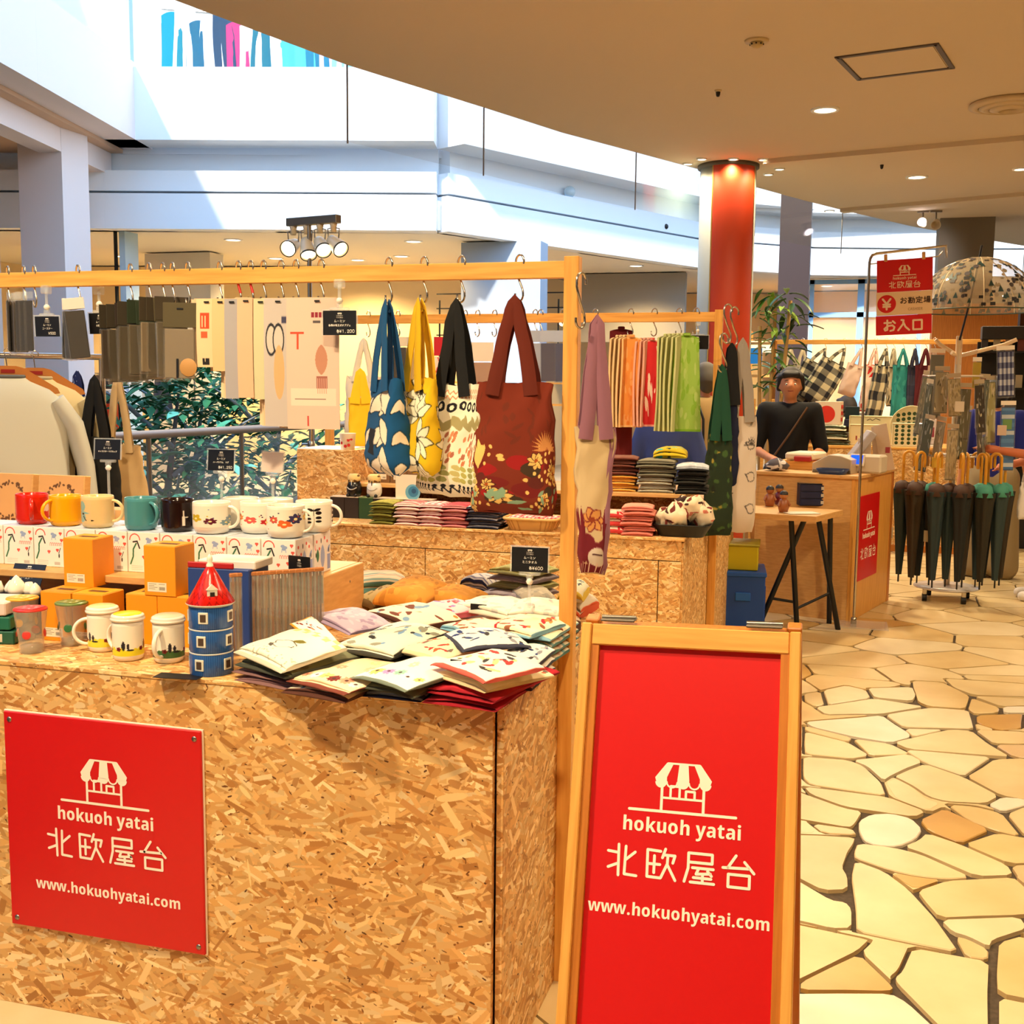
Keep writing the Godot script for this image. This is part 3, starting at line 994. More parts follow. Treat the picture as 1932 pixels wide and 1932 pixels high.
func build_signs() -> void:
	# square sign screwed to the counter
	var t := thing("shop_sign", "square red shop sign screwed to the front of the near chipboard counter", "sign", V3(-1.591, .470, -2.154))
	part("board", G.new().box(V3(0, 0, 0), V3(.522, .522, .010), .0015), M.red, t)
	part("board_edge", G.new().box(V3(0, 0, -.003), V3(.528, .528, .005), .001), mat(c8(240, 220, 200), .6), t)
	for x in [-.245, .245]:
		for y in [-.243, .243]:
			part("screw", G.new().lathe([V2(.0065, 0), V2(.0055, .002), V2(.002, .003), V2(0, .0022)], 12, Vector3.ZERO, Transform3D(Basis(Vector3.RIGHT, PI / 2), V3(x, y, .005))), M.steel, t)
	shop_print(t, V3(.008, .064, .0058), .231, [-.033, -.104, -.212])
	# A-board
	var a := thing("a_board", "tall red A-board sign in a pine frame standing on the flagstones", "sign", V3(-.2295, 1.095, -1.9))
	var lean := Basis(Vector3.BACK, deg_to_rad(1.3)) * Basis(Vector3.RIGHT, deg_to_rad(-19.0))
	var H := 1.155
	var put := func(o: Node3D): o.transform = Transform3D(lean, Vector3.ZERO) * o.transform
	var W := .372
	for sx in [-1.0, 1.0]:
		put.call(part("stile", G.new().box(V3(sx * (W * .5 - .009), -H * .5, -.011), V3(.018, H, .026), .002), M.pine_v, a))
		put.call(part("bead", G.new().box(V3(sx * (W * .5 - .025), -H * .5 - .002, -.014), V3(.015, H - .01, .020), .001), M.pine_dark, a))
	put.call(part("top_rail", G.new().box(V3(0, -.019, -.0125), V3(W - .038, .036, .022), .0015), M.pine_h, a))
	put.call(part("bottom_rail", G.new().box(V3(0, -H + .05, -.0125), V3(W - .038, .036, .022), .0015), M.pine_h, a))
	put.call(part("panel", G.new().box(V3(0, -H * .5 - .0, -.018), V3(W - .064, H - .07, .008)), M.red, a))
	var pr := Node3D.new()
	pr.name = "print"
	a.add_child(pr, true)
	shop_print(pr, V3(.001, -.308, -.0135), .176, [-.024, -.083, -.160])
	for o in pr.get_children():
		pr.remove_child(o)
		a.add_child(o, true)
		o.transform = Transform3D(lean, Vector3.ZERO) * o.transform
	a.remove_child(pr)
	pr.free()
	var back := Basis(Vector3.BACK, deg_to_rad(1.3)) * Basis(Vector3.RIGHT, deg_to_rad(15.0))
	for sx in [-1.0, 1.0]:
		var o := part("rear_leg", G.new().box(V3(sx * (W * .5 - .012), -H * .488, -.012), V3(.024, H * .976, .024), .002), M.pine_dark, a)
		o.transform = Transform3D(back, V3(0, 0, -.028))
		var hg := part("hinge", G.new().box(V3(sx * .125, .003, -.024), V3(.06, .004, .03), .001).tube([V3(sx * .125 - .03, .006, -.026), V3(sx * .125 + .03, .006, -.026)], .004, 8), M.steel, a)
		hg.rotation.z = deg_to_rad(1.3)
	var br := part("rear_brace", G.new().box(V3(0, -H * .8, -.012), V3(W - .05, .03, .018), .002), M.pine_dark, a)
	br.transform = Transform3D(back, V3(0, 0, -.028))
	var bt := part("rear_brace", G.new().box(V3(0, -.03, -.012), V3(W - .05, .04, .018), .002), M.pine_dark, a)
	bt.transform = Transform3D(back, V3(0, 0, -.028))

# ---------------------------------------------------------------- goods on the near counter
func carton(called: String, label: String, at: Vector3, s: Vector3, m: Material, turn := 0.0, group := "") -> Node3D:
	var t := thing(called, label, "box", at, turn, group)
	part("body", G.new().box(V3(0, s.y * .5, 0), s, .0012), m, t)
	part("lid_flap", G.new().box(V3(0, s.y + .0006, 0), V3(s.x * .97, .0012, s.z * .97), .0004), m, t)
	return t

func sticker_tex() -> Texture2D:
	if not meshes.has("sticker"):
		var p := Paint.new(128, 56, c8(238, 224, 200))
		for i in 4: p.rect(8, 8 + i * 10, 8 + [52, 38, 60, 44][i], 11 + i * 10, c8(140, 120, 100))
		p.rect(76, 8, 118, 11, c8(140, 120, 100))
		for i in 14: p.rect(78 + i * 3, 26, 79 + i * 3 + (i % 3) * .7, 46, c8(30, 24, 20))
		meshes["sticker"] = p.tex()
	return meshes["sticker"]

func decal(called: String, c: Vector3, w: float, h: float, m: Material, parent: Node3D, basis := Basis()) -> MeshInstance3D:
	var o := part(called, G.new().box(Vector3.ZERO, V3(w, h, .0006)), m, parent)
	o.transform = Transform3D(basis, c)
	return o

# a mug: turned body with wall and floor, a printed band just proud of it, a handle
func mug(label: String, at: Vector3, turn: float, r: float, h: float, body: Material, inner: Material, print_: Material, group: String, round := 0.0) -> Node3D:
	var t := thing("mug", label, "mug", at, turn, group)
	var k := "%s_%s_%s" % [r, h, round]
	if not meshes.has("mug" + k):
		var g := G.new()
		g.lathe([V2(0, .002), V2(r * (.8 - round), .0), V2(r * (.93 - round * .5), .004), V2(r * .99, .012 + round * h * .5), V2(r, h * .5), V2(r, h - .002), V2(r - .0012, h), V2(r - .003, h - .002), V2(r - .004, h * .3), V2(r - .010, .008), V2(0, .007)], 32)
		meshes["mug" + k] = g.mesh()
		g = G.new()
		var path := []
		for i in 15:
			var a := PI * .5 - PI * i / 14.0
			path.append(V3(r * .97 + cos(a) * h * .34, h * .52 + sin(a) * h * .33, 0))
		path[0].x = r * .95; path[14].x = r * .95
		g.tube(path, .0058, 10, true, .72)
		meshes["handle" + k] = g.mesh()
		g = G.new()
		g.lathe([V2(r * .992 + .0004, .014 + round * h * .5), V2(r + .0004, h * .5), V2(r + .0004, h * .9)], 32)
		# an open band has no inside: drop the two end caps
		g = G.new()
		var rings := []
		for q in [V2(r + .0004, h * .9), V2(r + .0004, h * .5), V2(r * .992 + .0004, .014 + round * h * .5)]:
			var R := PackedVector3Array()
			for i in 33:
				var a := TAU * i / 32.0
				R.append(V3(sin(a) * q.x, q.y, cos(a) * q.x))
			rings.append(R)
		g.loft(rings, false, false, false)
		meshes["band" + k] = g.mesh()
		g = G.new()
		g.lathe([V2(r - .0052, h - .004), V2(r - .0052, h * .3), V2(r - .012, .010), V2(0, .009)], 28)
		meshes["liner" + k] = g.mesh()
	part("body", meshes["mug" + k], body, t)
	part("handle", meshes["handle" + k], body, t)
	if print_: part("print", meshes["band" + k], print_, t)
	if inner != body: part("liner", meshes["liner" + k], inner, t)
	return t

func clip_card(label: String, top_c: Vector3, w: float, h: float, turn: float, tilt: float, face: Material, stem_to: float, group := "") -> Node3D:
	# card in a clear sleeve on a clear ball-jointed clip; stem_to is the height it stands or hangs from
	var t := thing("price_card", label, "price card", top_c, turn, group)
	var b := Basis(Vector3.RIGHT, tilt)
	var c := part("card", G.new().box(Vector3.ZERO, V3(w, h, .0012), .0003), face, t)
	c.basis = b
	var sl := part("sleeve_edge", G.new().box(V3(0, h * .5 + .0018, 0), V3(w + .007, .0035, .003)).box(V3(w * .5 + .0018, 0, 0), V3(.0035, h, .003)).box(V3(-w * .5 - .0018, 0, 0), V3(.0035, h, .003)), M.acrylic, t)
	sl.basis = b
	var cl: Material = M.acrylic
	var dir := signf(stem_to - top_c.y)
	var y0 := dir * (h * .5 + .004)
	var y1 := stem_to - top_c.y
	part("clip", G.new().box(V3(0, y0, 0), V3(w * .6, .008, .010), .002).box(V3(0, y0 + dir * .008, 0), V3(.016, .012, .010), .002), cl, t)
	part("ball_joint", G.new().lathe([V2(0, -.009), V2(.006, -.006), V2(.009, 0), V2(.006, .006), V2(0, .009)], 14), M.acrylic_white, t, V3(0, y0 + dir * .020, 0))
	part("stem", G.new().tube([V3(0, y0 + dir * .026, 0), V3(0, y1 - dir * .012, 0)], .004, 10), cl, t)
	part("clamp", G.new().box(V3(0, y1 - dir * .011, 0), V3(.024, .022, .022), .003), cl, t)
	return t

func card_face(lines: Array, price := "", logo_top := true) -> Material:
	var p := Paint.new(320, 208, c8(18, 17, 20))
	if logo_top:
		var w := c8(236, 226, 214)
		p.rect(146, 18, 174, 22, w)
		for x in [-18, 0, 18]: p.blob(160 + x * .8, 24, 6, 6, w)
		p.path(PackedVector2Array([V2(148, 26), V2(148, 40), V2(172, 40), V2(172, 26)]), 2.4, w)
		p.line(V2(130, 41), V2(190, 41), 2, w)
		write_paint(p, "北欧屋台", 160, 56, 15, 1.7, c8(190, 180, 170))
	var y := 88.0
	for l in lines:
		write_paint(p, l, 160, y, 25 if (l as String).length() < 9 else 20, 3.0, c8(246, 238, 226))
		y += 36
	if price: write_paint(p, price, 214, 174, 30, 3.4, c8(250, 244, 232), .82)
	return tex_mat(p.tex(), .35)

func flower_print(bg: Color, cols: Array, seed_: int, n := 9, leaves := Color(.2, .3, .25)) -> Material:
	var r := RandomNumberGenerator.new()
	r.seed = seed_
	var p := Paint.new(384, 128, bg)
	for i in n:
		var x := (i + r.randf_range(.2, .8)) * 384.0 / n
		var y := r.randf_range(34, 100)
		for k in 3: p.leaf(x, y, r.randf_range(14, 26), 3.5, r.randf() * TAU, leaves)
		p.flower(x, y, r.randf_range(17, 27), 5 + r.randi() % 3, cols[i % cols.size()], c8(250, 226, 160), Color(0, 0, 0, 0), r.randf())
	for i in n * 2: p.blob(r.randf() * 384, r.randf_range(14, 116), 3, 3, cols[r.randi() % cols.size()])
	return tex_mat(p.tex(), .22)

func build_counter_goods() -> void:
	M.acrylic = pane(c8(236, 240, 240), .22)
	M.acrylic_white = mat(c8(236, 230, 220), .2)
	# riser shelf of plywood behind the orange boxes
	var t := thing("riser_shelf", "low plywood riser shelf carrying the patterned mug boxes on the near counter", "shelf")
	part("shelf_board", G.new().box(V3(-2.15, .990, -2.71), V3(1.72, .02, .43), .002), M.ply, t)
	part("end_board", G.new().box(V3(-1.282, .925, -2.71), V3(.016, .149, .43), .002), M.ply, t)
	part("back_board", G.new().box(V3(-2.15, .915, -2.915), V3(1.71, .129, .012)), M.ply, t)
	part("screw", G.new().lathe([V2(.004, 0), V2(0, .002)], 10, Vector3.ZERO, Transform3D(Basis(Vector3.BACK, -PI / 2), V3(-1.274, .96, -2.83))), M.steel, t)
	# patterned mug boxes
	var p := Paint.new(192, 212, c8(244, 236, 226))
	var red := c8(224, 84, 70); var blue := c8(150, 168, 206); var gr := c8(50, 112, 76); var bk := c8(40, 36, 36)
	var arc := PackedVector2Array()
	for i in 13: arc.append(V2(44, 40) + Vector2.from_angle(PI + PI * i / 12) * 30)
	p.path(arc, 6, red)
	p.path(PackedVector2Array([V2(52, 60), V2(34, 90), V2(32, 130), V2(16, 168)]), 9, gr)
	p.path(PackedVector2Array([V2(34, 52), V2(58, 48), V2(72, 84)]), 8, bk)
	for q in [[122, 34], [136, 40], [128, 48]]: p.blob(q[0], q[1], 12, 8, blue)
	p.line(V2(118, 50), V2(116, 64), 4, blue); p.line(V2(138, 50), V2(140, 64), 4, blue)
	for q in [[172, 28], [96, 128], [150, 118], [178, 64]]:
		p.blob(q[0] - 4, q[1], 6, 6, red); p.blob(q[0] + 4, q[1], 6, 6, red); p.leaf(q[0], q[1] + 12, 12, 4, -PI / 2, red)
	var px := 104.0   # lettering on the box
	for ch in 6:
		p.path(PackedVector2Array([V2(px, 96), V2(px, 84), V2(px + 5, 80), V2(px + 9, 85), V2(px + 9, 96)]), 2.6, red)
		px += 13
	p.line(V2(170, 108), V2(158, 136), 4, bk); p.blob(160, 150, 4, 12, bk)
	for i in 3: p.rect(20, 178 + i * 9, 90, 180 + i * 9, c8(190, 180, 172))
	for i in 12: p.rect(130 + i * 3, 184, 131 + i * 3, 200, bk)
	M.mugbox = tex_mat(p.tex(), .55)
	var p2 := Paint.new(192, 212, c8(240, 230, 224))
	p2.leaf(96, 190, 130, 24, -PI / 2, c8(160, 172, 212)); p2.leaf(40, 150, 70, 15, -PI / 2, gr); p2.leaf(150, 110, 50, 9, -.9, c8(150, 164, 206))
	for q in [[30, 40], [60, 80], [150, 50], [160, 150], [30, 180], [120, 30]]: p2.blob(q[0], q[1], 8, 9, red)
	for q in [[80, 40], [170, 100], [20, 110]]: p2.blob(q[0], q[1], 5, 14, bk)
	p2.rect(150, 120, 186, 200, c8(150, 160, 206)); p2.blob(20, 70, 16, 16, c8(236, 170, 170)); p2.blob(28, 66, 14, 14, c8(240, 230, 224))
	M.mugbox2 = tex_mat(p2.tex(), .55)
	var names := ["under the red mug", "between the red and yellow mugs", "under the beige mug", "behind the first tall orange box", "under the teal mug", "under the black mug", "behind the second tall orange box", "under the white mug with the green print", "under the white plum-flower mug", "at the front right corner of the riser"]
	for row in 2:
		for i in 10:
			var x := -2.234 + i * .0981
			if row == 1 and i < 6 and i % 2 == 0: continue
			var lab: String = "white patterned mug box in the front row, " + names[i] if row == 0 else ["white patterned mug box in the second row behind the ", "second row patterned mug box just left of "][0] + ["red mug", "red mug", "beige mug", "beige mug", "black mug", "black mug", "white lidless mugs", "plum-flower mug", "orange-flower mug", "last corner box"][i]
			var b := thing("mug_box", lab, "box", V3(x, 1.0, -2.612 - row * .108), 0, "patterned mug boxes on the riser")
			part("body", G.new().box(V3(0, .054, 0), V3(.0955, .107, .100), .0012), M.mugbox if row == 0 and i != 99 else M.mugbox2, b)
			if row == 0 and i == 9: decal("side_print", V3(.048, .054, 0), .098, .105, M.mugbox2, b, Basis(Vector3.UP, PI / 2))
			decal("top_print", V3(0, .1078, 0), .093, .098, mat(c8(206, 214, 228), .4), b, Basis(Vector3.RIGHT, -PI / 2))
	# mugs on the boxes
	var white := mat(c8(240, 230, 212), .18)
	var cream := mat(c8(226, 196, 140), .2)
	var top := 1.1086
	var heart := Paint.new(384, 128, c8(208, 34, 14))
	heart.blob(150, 60, 17, 17, c8(244, 226, 206)); heart.blob(168, 52, 15, 15, c8(244, 226, 206)); heart.blob(166, 68, 13, 13, c8(244, 226, 206))
	var spot := Paint.new(384, 128, c8(240, 166, 12))
	spot.blob(56, 66, 11, 14, c8(196, 40, 20)); spot.blob(62, 100, 4, 6, c8(150, 60, 20))
	var beige := Paint.new(384, 128, c8(224, 192, 134))
	beige.leaf(338, 60, 50, 18, -PI / 2, c8(140, 178, 170)); beige.leaf(308, 62, 70, 7, .1, c8(140, 178, 170)); beige.leaf(334, 118, 50, 24, -PI / 2, c8(140, 178, 170)); beige.blob(344, 72, 6, 6, c8(40, 34, 30)); beige.path(PackedVector2Array([V2(346, 84), V2(352, 98), V2(360, 112)]), 4, c8(36, 30, 28)); beige.blob(4, 110, 10, 4, c8(36, 30, 28))
	var teal := Paint.new(384, 128, c8(74, 140, 146))
	teal.leaf(330, 124, 108, 14, -PI / 2, c8(238, 230, 214)); teal.blob(330, 112, 16, 14, c8(238, 230, 214)); teal.blob(328, 22, 9, 6, c8(232, 190, 60)); teal.blob(352, 118, 6, 6, c8(238, 230, 214)); teal.line(V2(322, 70), V2(336, 82), 3, c8(40, 40, 40))
	var blackp := Paint.new(384, 128, c8(30, 14, 12))
	blackp.rect(326, 66, 340, 120, c8(232, 220, 200)); blackp.line(V2(333, 40), V2(333, 70), 5, c8(232, 220, 200)); blackp.blob(346, 72, 7, 4, c8(232, 220, 200))
	var mg := "mugs on the patterned boxes"
	mug("plain red mug with a pale flower at its edge, on the patterned boxes", V3(-2.134, top, -2.620), .55 - PI * .5 + .1, .0425, .083, mat(c8(208, 34, 14), .2), mat(c8(208, 34, 14), .2), on_sheet(heart, .2), mg)
	mug("plain yellow mug with its handle towards the viewer", V3(-2.024, top, -2.620), -PI * .62, .0425, .083, mat(c8(240, 166, 12), .2), mat(c8(240, 166, 12), .2), on_sheet(spot, .2), mg)
	mug("beige mug with a pale blue-green print and handle turned right", V3(-1.919, top, -2.615), .2, .0425, .086, cream, cream, on_sheet(beige, .2), mg)
	mug("teal mug with a white shape printed at its edge", V3(-1.784, top, -2.615), -.35, .0425, .086, mat(c8(74, 140, 146), .2), mat(c8(74, 140, 146), .2), on_sheet(teal, .2), mg)
	mug("black-brown mug with a small white print", V3(-1.676, top, -2.620), PI * .55, .0425, .086, mat(c8(30, 14, 12), .15), mat(c8(30, 14, 12), .15), on_sheet(blackp, .15), mg)
	var f1 := flower_print(c8(240, 230, 210), [c8(96, 34, 50), c8(120, 150, 160), c8(150, 170, 186), c8(196, 170, 40), c8(110, 90, 130)], 3, 9, c8(120, 140, 130))
	var f2 := flower_print(c8(240, 230, 210), [c8(190, 34, 36), c8(70, 20, 50), c8(210, 120, 60), c8(214, 90, 80)], 5, 8, c8(90, 50, 60))
	var f3 := flower_print(c8(240, 230, 210), [c8(226, 104, 50), c8(60, 56, 96), c8(230, 180, 70), c8(206, 90, 70)], 8, 8, c8(50, 46, 70))
	var f4 := Paint.new(384, 128, c8(236, 228, 212))
	for bx in [20.0, 120.0, 330.0]:
		f4.line(V2(bx, 20), V2(bx, 118), 3, c8(30, 28, 30))
		for k in 3:
			f4.blob(bx + 16, 40 + k * 26, 10, 9, c8(26, 24, 28)); f4.blob(bx - 16, 46 + k * 26, 9, 9, c8(26, 24, 28))
		f4.leaf(bx, 30, 26, 6, -.5, c8(26, 24, 28)); f4.leaf(bx, 30, 26, 6, PI + .5, c8(26, 24, 28))
	mug("white mug with blue-grey and plum flowers, first of the white row", V3(-1.569, top, -2.612), .1, .049, .083, white, white, f1, mg, .12)
	mug("white mug with a red apple and dark plum flower", V3(-1.458, top, -2.660), .5, .049, .083, white, white, f2, mg, .12)
	mug("white mug with orange and navy flowers at the front", V3(-1.351, top, -2.605), .05, .049, .083, white, white, f3, mg, .12)
	mug("white mug with black berry sprigs at the corner of the boxes", V3(-1.334, top, -2.735), .1, .049, .083, white, white, tex_mat(f4.tex(), .2), mg, .12)
	mug("grey-white mug standing behind the plum flower mug", V3(-1.552, top, -2.735), .3, .049, .083, mat(c8(206, 200, 186), .2), white, null, mg, .12)
	mug("off-white mug mostly hidden behind the front white mugs", V3(-1.453, top, -2.745), 2.4, .047, .083, mat(c8(214, 208, 192), .2), white, null, mg, .12)
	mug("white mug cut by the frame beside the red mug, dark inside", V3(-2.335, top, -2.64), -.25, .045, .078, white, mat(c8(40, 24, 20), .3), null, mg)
	# thin tin between the boxes at the far left
	var tin := thing("carton_pack", "red and yellow striped carton left of the patterned mug boxes", "box", V3(-2.34, 1.0, -2.62))
	part("body", G.new().box(V3(0, .054, 0), V3(.10, .105, .09), .001), mat(c8(226, 208, 190), .5), tin)
	part("stripe", G.new().box(V3(.036, .054, .0455), V3(.012, .105, .001)), mat(c8(176, 24, 24), .5), tin)
	part("stripe", G.new().box(V3(.0455, .054, .0455), V3(.009, .105, .001)), mat(c8(220, 196, 40), .5), tin)
	part("lid", G.new().box(V3(0, .107, 0), V3(.102, .004, .092), .001), mat(c8(176, 30, 26), .5), tin)
	# orange cartons: two upright stacks
	M.orange = mat(c8(240, 150, 12), .55)
	var og := "orange mug cartons stacked on the counter"
	var spots := [[-1.868, .85, -2.41, 1, "lower orange carton at the left end of the first stack"], [-1.776, .85, -2.412, 0, "lower right orange carton of the first stack, behind the green tumbler"], [-1.860, .975, -2.492, 1, "upper orange carton with a barcode label, first stack"],
		[-1.648, .85, -2.45, 0, "lower left orange carton of the second stack, behind the yellow-lidded mug"], [-1.558, .85, -2.45, 0, "lower right orange carton of the second stack, beside the blue canister"], [-1.592, .975, -2.448, 1, "upper orange carton with a barcode label, second stack"]]
	for s in spots:
		var b := carton("orange_carton", s[4], V3(s[0], s[1], s[2]), V3(.0885, .1245, .0885), M.orange, 0, og)
		part("lid_print", G.new().box(V3(.004, .1262, .004), V3(.05, .0006, .016)), mat(c8(90, 50, 10), .6), b)
		if s[3] == 1: decal("barcode_label", V3(-.008, .022, .0446), .053, .023, tex_mat(sticker_tex(), .5), b)
		elif s[2] > -2.42: decal("barcode_label", V3(-.02, .018, .0446), .04, .02, tex_mat(sticker_tex(), .5), b)
	# tumblers with coloured lids
	var tg := "glass tumblers with coloured lids"
	for s in [[V3(-1.848, 0.85, -2.249), c8(222, 52, 44), c8(214, 60, 50), "clear tumbler with a red patterned lid, foremost of the tumblers"], [V3(-1.959, 0.85, -2.357), c8(232, 168, 40), c8(226, 160, 30), "clear tumbler with an amber lid behind the red-lidded one"], [V3(-1.806, 0.85, -2.346), c8(110, 130, 60), c8(50, 110, 66), "clear tumbler with an olive green lid"]]:
		var b := thing("tumbler", s[3], "tumbler", s[0], 0, tg)
		part("glass", G.new().lathe([V2(0, 0), V2(.026, 0), V2(.028, .003), V2(.029, .03), V2(.038, .098), V2(.0395, .104)], 32), pane(c8(206, 200, 186), .30), b)
		part("thick_base", G.new().lathe([V2(0, .002), V2(.0245, .002), V2(.0255, .018), V2(0, .021)], 28), pane(c8(190, 182, 160), .4), b)
		var lp := Paint.new(128, 128, s[1])
		for k in 6: lp.blob(64 + cos(k * TAU / 6) * 40, 64 + sin(k * TAU / 6) * 40, 12, 8, s[1].lerp(Color.WHITE, .55), k * TAU / 6)
		for k in 6: lp.line(V2(64, 64), V2(64 + cos(k * TAU / 6 + .5) * 56, 64 + sin(k * TAU / 6 + .5) * 56), 4, s[1].darkened(.2))
		part("lid", G.new().lathe([V2(0, .1035), V2(.0385, .1035), V2(.0395, .106), V2(.038, .1085), V2(0, .109)], 32), mat(s[1], .35), b)
		decal("lid_print", V3(0, .1096, 0), .05, .05, on_sheet(lp, .35), b, Basis(Vector3.RIGHT, -PI / 2))
		for k in 4:
			var a := k * TAU / 4 + .35
			var o := part("flower_print", G.new().lathe([V2(0, .0012), V2(.006, .001), V2(.0105, 0)], 12), mat(s[2], .4), b)
			o.transform = Transform3D(Basis(Vector3.UP, a) * Basis(Vector3.RIGHT, PI / 2 - .12), V3(sin(a) * .0322, .048, cos(a) * .0322))
	# lidded mugs
	var lg := "white lidded mugs"
	var dark := c8(44, 40, 44)
	for s in [[V3(-1.7, 0.85, -2.322), c8(230, 214, 150), -2.5, "white lidded mug with a cream lid, hindmost of the three"], [V3(-1.588, 0.85, -2.263), c8(232, 206, 30), 2.9, "white lidded mug with a bright yellow lid and yellow foot"], [V3(-1.487, 0.85, -2.275), c8(214, 214, 180), -1.5, "white lidded mug with a pale green lid and handle to the front"]]:
		var b := mug(s[3], s[0], s[2], .036, .094, white, white, null, lg)
		b.name = numbered("lidded_mug")
		part("lid", G.new().lathe([V2(0, .0945), V2(.0385, .0945), V2(.0400, .0975), V2(.0395, .100), V2(.0375, .1015), V2(.0385, .104), V2(.037, .107), V2(.033, .109), V2(0, .1115)], 36), white, b)
		part("lid_top", G.new().lathe([V2(.0325, .1094), V2(.030, .1108), V2(0, .1122)], 32), mat(s[1], .25), b)
		var pp := Paint.new(384, 128, c8(240, 232, 214))
		var foot: Color = [c8(226, 214, 60), c8(226, 210, 40), c8(60, 96, 50)][lg.length() % 1 + (0 if s[2] < -2 else (1 if s[2] > 0 else 2))]
		for k in 40: pp.blob(k * 10.0, 118, 14, rng.randf_range(14, 34), foot)
		for k in 4:
			var fx := 40.0 + k * 92
			pp.leaf(fx, 104, 46, 7, -PI / 2, dark); pp.blob(fx + 18, 84, 5, 14, dark); pp.blob(fx + 26, 100, 14, 4, dark); pp.flower(fx - 20, 96, 10, 5, c8(120, 30, 30), dark)
		var k2 := "%s_%s_%s" % [.036, .094, 0.0]
		part("print", meshes["band" + k2], on_sheet(pp, .2), b)
	# round tower canister: blue barrel, red cone lid
	var w := thing("canister", "blue round storage canister with a red cone lid and white knob", "canister", V3(-1.338, .85, -2.215), .2)
	var bp := Paint.new(512, 256, c8(46, 92, 160))
	for i in 64: bp.rect(i * 8, 0, i * 8 + 2, 256, c8(32, 70, 132))
	for i in 60: bp.blob(rng.randf() * 512, rng.randf() * 256, 1, 8, c8(26, 56, 110))
	var bm := tex_mat(bp.tex(), .25)
	for k in 3:
		part("tier", G.new().lathe([V2(0, k * .0535), V2(.0475, k * .0535), V2(.0485, k * .0535 + .002), V2(.0485, k * .0535 + .050), V2(.047, k * .0535 + .0525), V2(0, k * .0535 + .0525)], 36), bm, w)
		part("rim_line", G.new().lathe([V2(.0487, k * .0535 + .049), V2(.0496, k * .0535 + .0505), V2(.0487, k * .0535 + .052)], 36), mat(c8(214, 214, 206), .3), w)
		for a in [-.25, 1.15, -1.6, 2.6]:
			var turn: float = a + k * .12
			var o := part("window_relief", G.new().box(Vector3.ZERO, V3(.022, .026, .004), .001), mat(c8(226, 222, 206), .3), w)
			o.transform = Transform3D(Basis(Vector3.UP, turn), V3(sin(turn) * .0475, k * .0535 + .026, cos(turn) * .0475))
			o = part("window_opening", G.new().box(Vector3.ZERO, V3(.013, .017, .004), .0005), mat(c8(80, 60, 46), .4), w)
			o.transform = Transform3D(Basis(Vector3.UP, turn), V3(sin(turn) * .0485, k * .0535 + .026, cos(turn) * .0485))
	var rp := Paint.new(256, 128, c8(206, 26, 18))
	for j in 10:
		for i in 20: rp.path(PackedVector2Array([V2(i * 13 + (j % 2) * 6, j * 13), V2(i * 13 + 6 + (j % 2) * 6, j * 13 + 8), V2(i * 13 + 13 + (j % 2) * 6, j * 13)]), 1.6, c8(150, 14, 10))
	part("lid", G.new().lathe([V2(.0, .1605), V2(.053, .1605), V2(.0535, .1625), V2(.035, .193), V2(.018, .225), V2(.007, .243), V2(0, .244)], 36), tex_mat(rp.tex(), .25), w)
	part("lid_rim", G.new().lathe([V2(.0525, .1590), V2(.0545, .1605), V2(.0525, .1625)], 36), mat(c8(226, 220, 206), .3), w)
	part("knob", G.new().lathe([V2(.008, .242), V2(.0075, .247), V2(.005, .250), V2(.0068, .256), V2(.006, .263), V2(.002, .269), V2(0, .270)], 18), white, w)
	var dm := part("dormer", G.new().box(Vector3.ZERO, V3(.022, .020, .014), .001).prism(PackedVector2Array([V2(-.013, .009), V2(.013, .009), V2(0, .021)]), -.008, .008), mat(c8(226, 222, 206), .3), w)
	dm.transform = Transform3D(Basis(Vector3.UP, .45), V3(sin(.45) * .034, .186, cos(.45) * .034))
	var dh := part("dormer_opening", G.new().box(Vector3.ZERO, V3(.010, .010, .003)), mat(c8(40, 34, 30), .4), w)
	dh.transform = Transform3D(Basis(Vector3.UP, .45), V3(sin(.45) * .0412, .185, cos(.45) * .0412))
	# boxed set behind the canister
	var bs := thing("gift_box", "blue and red box with a white top behind the canister", "box", V3(-1.415, .85, -2.41), .06)
	part("body", G.new().box(V3(0, .085, -.02), V3(.16, .17, .11), .002), mat(c8(34, 62, 130), .5), bs)
	part("lid", G.new().box(V3(.012, .176, -.036), V3(.15, .016, .10), .002), mat(c8(236, 226, 214), .5), bs)
	part("roof_print", G.new().box(V3(-.02, .176, .0325), V3(.12, .012, .006), .002), mat(c8(176, 20, 24), .5), bs)
	bs.scale.y = 1.22
	# chopstick packs standing in a rack
	var cs := [c8(150, 84, 36), c8(120, 66, 28), c8(140, 96, 56), c8(112, 120, 100), c8(104, 124, 108)]
	for i in 14:
		var x := -1.365 + i * .0115
		var b := thing("chopstick_pack", "slim clear pack of wooden chopsticks, " + ["outermost at the left of its row", "second from the left of its row", "third from the left of its row", "fourth from the left of its row", "fifth from the left of its row", "sixth in its row", "seventh in its row", "eighth in its row, pale green inlay", "ninth in its row, pale green inlay", "tenth in its row, green inlay", "eleventh in its row", "twelfth in its row", "third from the black price card", "next to the black price card"][i], "chopsticks", V3(x, .85, -2.37 - i * .011), .9, "chopstick packs in a row beside the canister")
		part("sleeve", G.new().box(V3(0, .100, 0), V3(.026, .200, .007), .001), pane(c8(220, 210, 190), .25), b)
		part("chopstick", G.new().box(V3(-.005, .098, .001), V3(.006, .19, .003), .001), mat(cs[i % 3], .5), b)
		part("chopstick", G.new().box(V3(.004, .098, .001), V3(.006, .19, .003), .001), mat(cs[i % 3].darkened(.3), .5), b)
		part("printed_inlay", G.new().box(V3(0, .145, -.0005), V3(.022, .07, .0015)), mat(cs[3 + i % 2] if i > 6 else c8(140, 120, 96), .6), b)
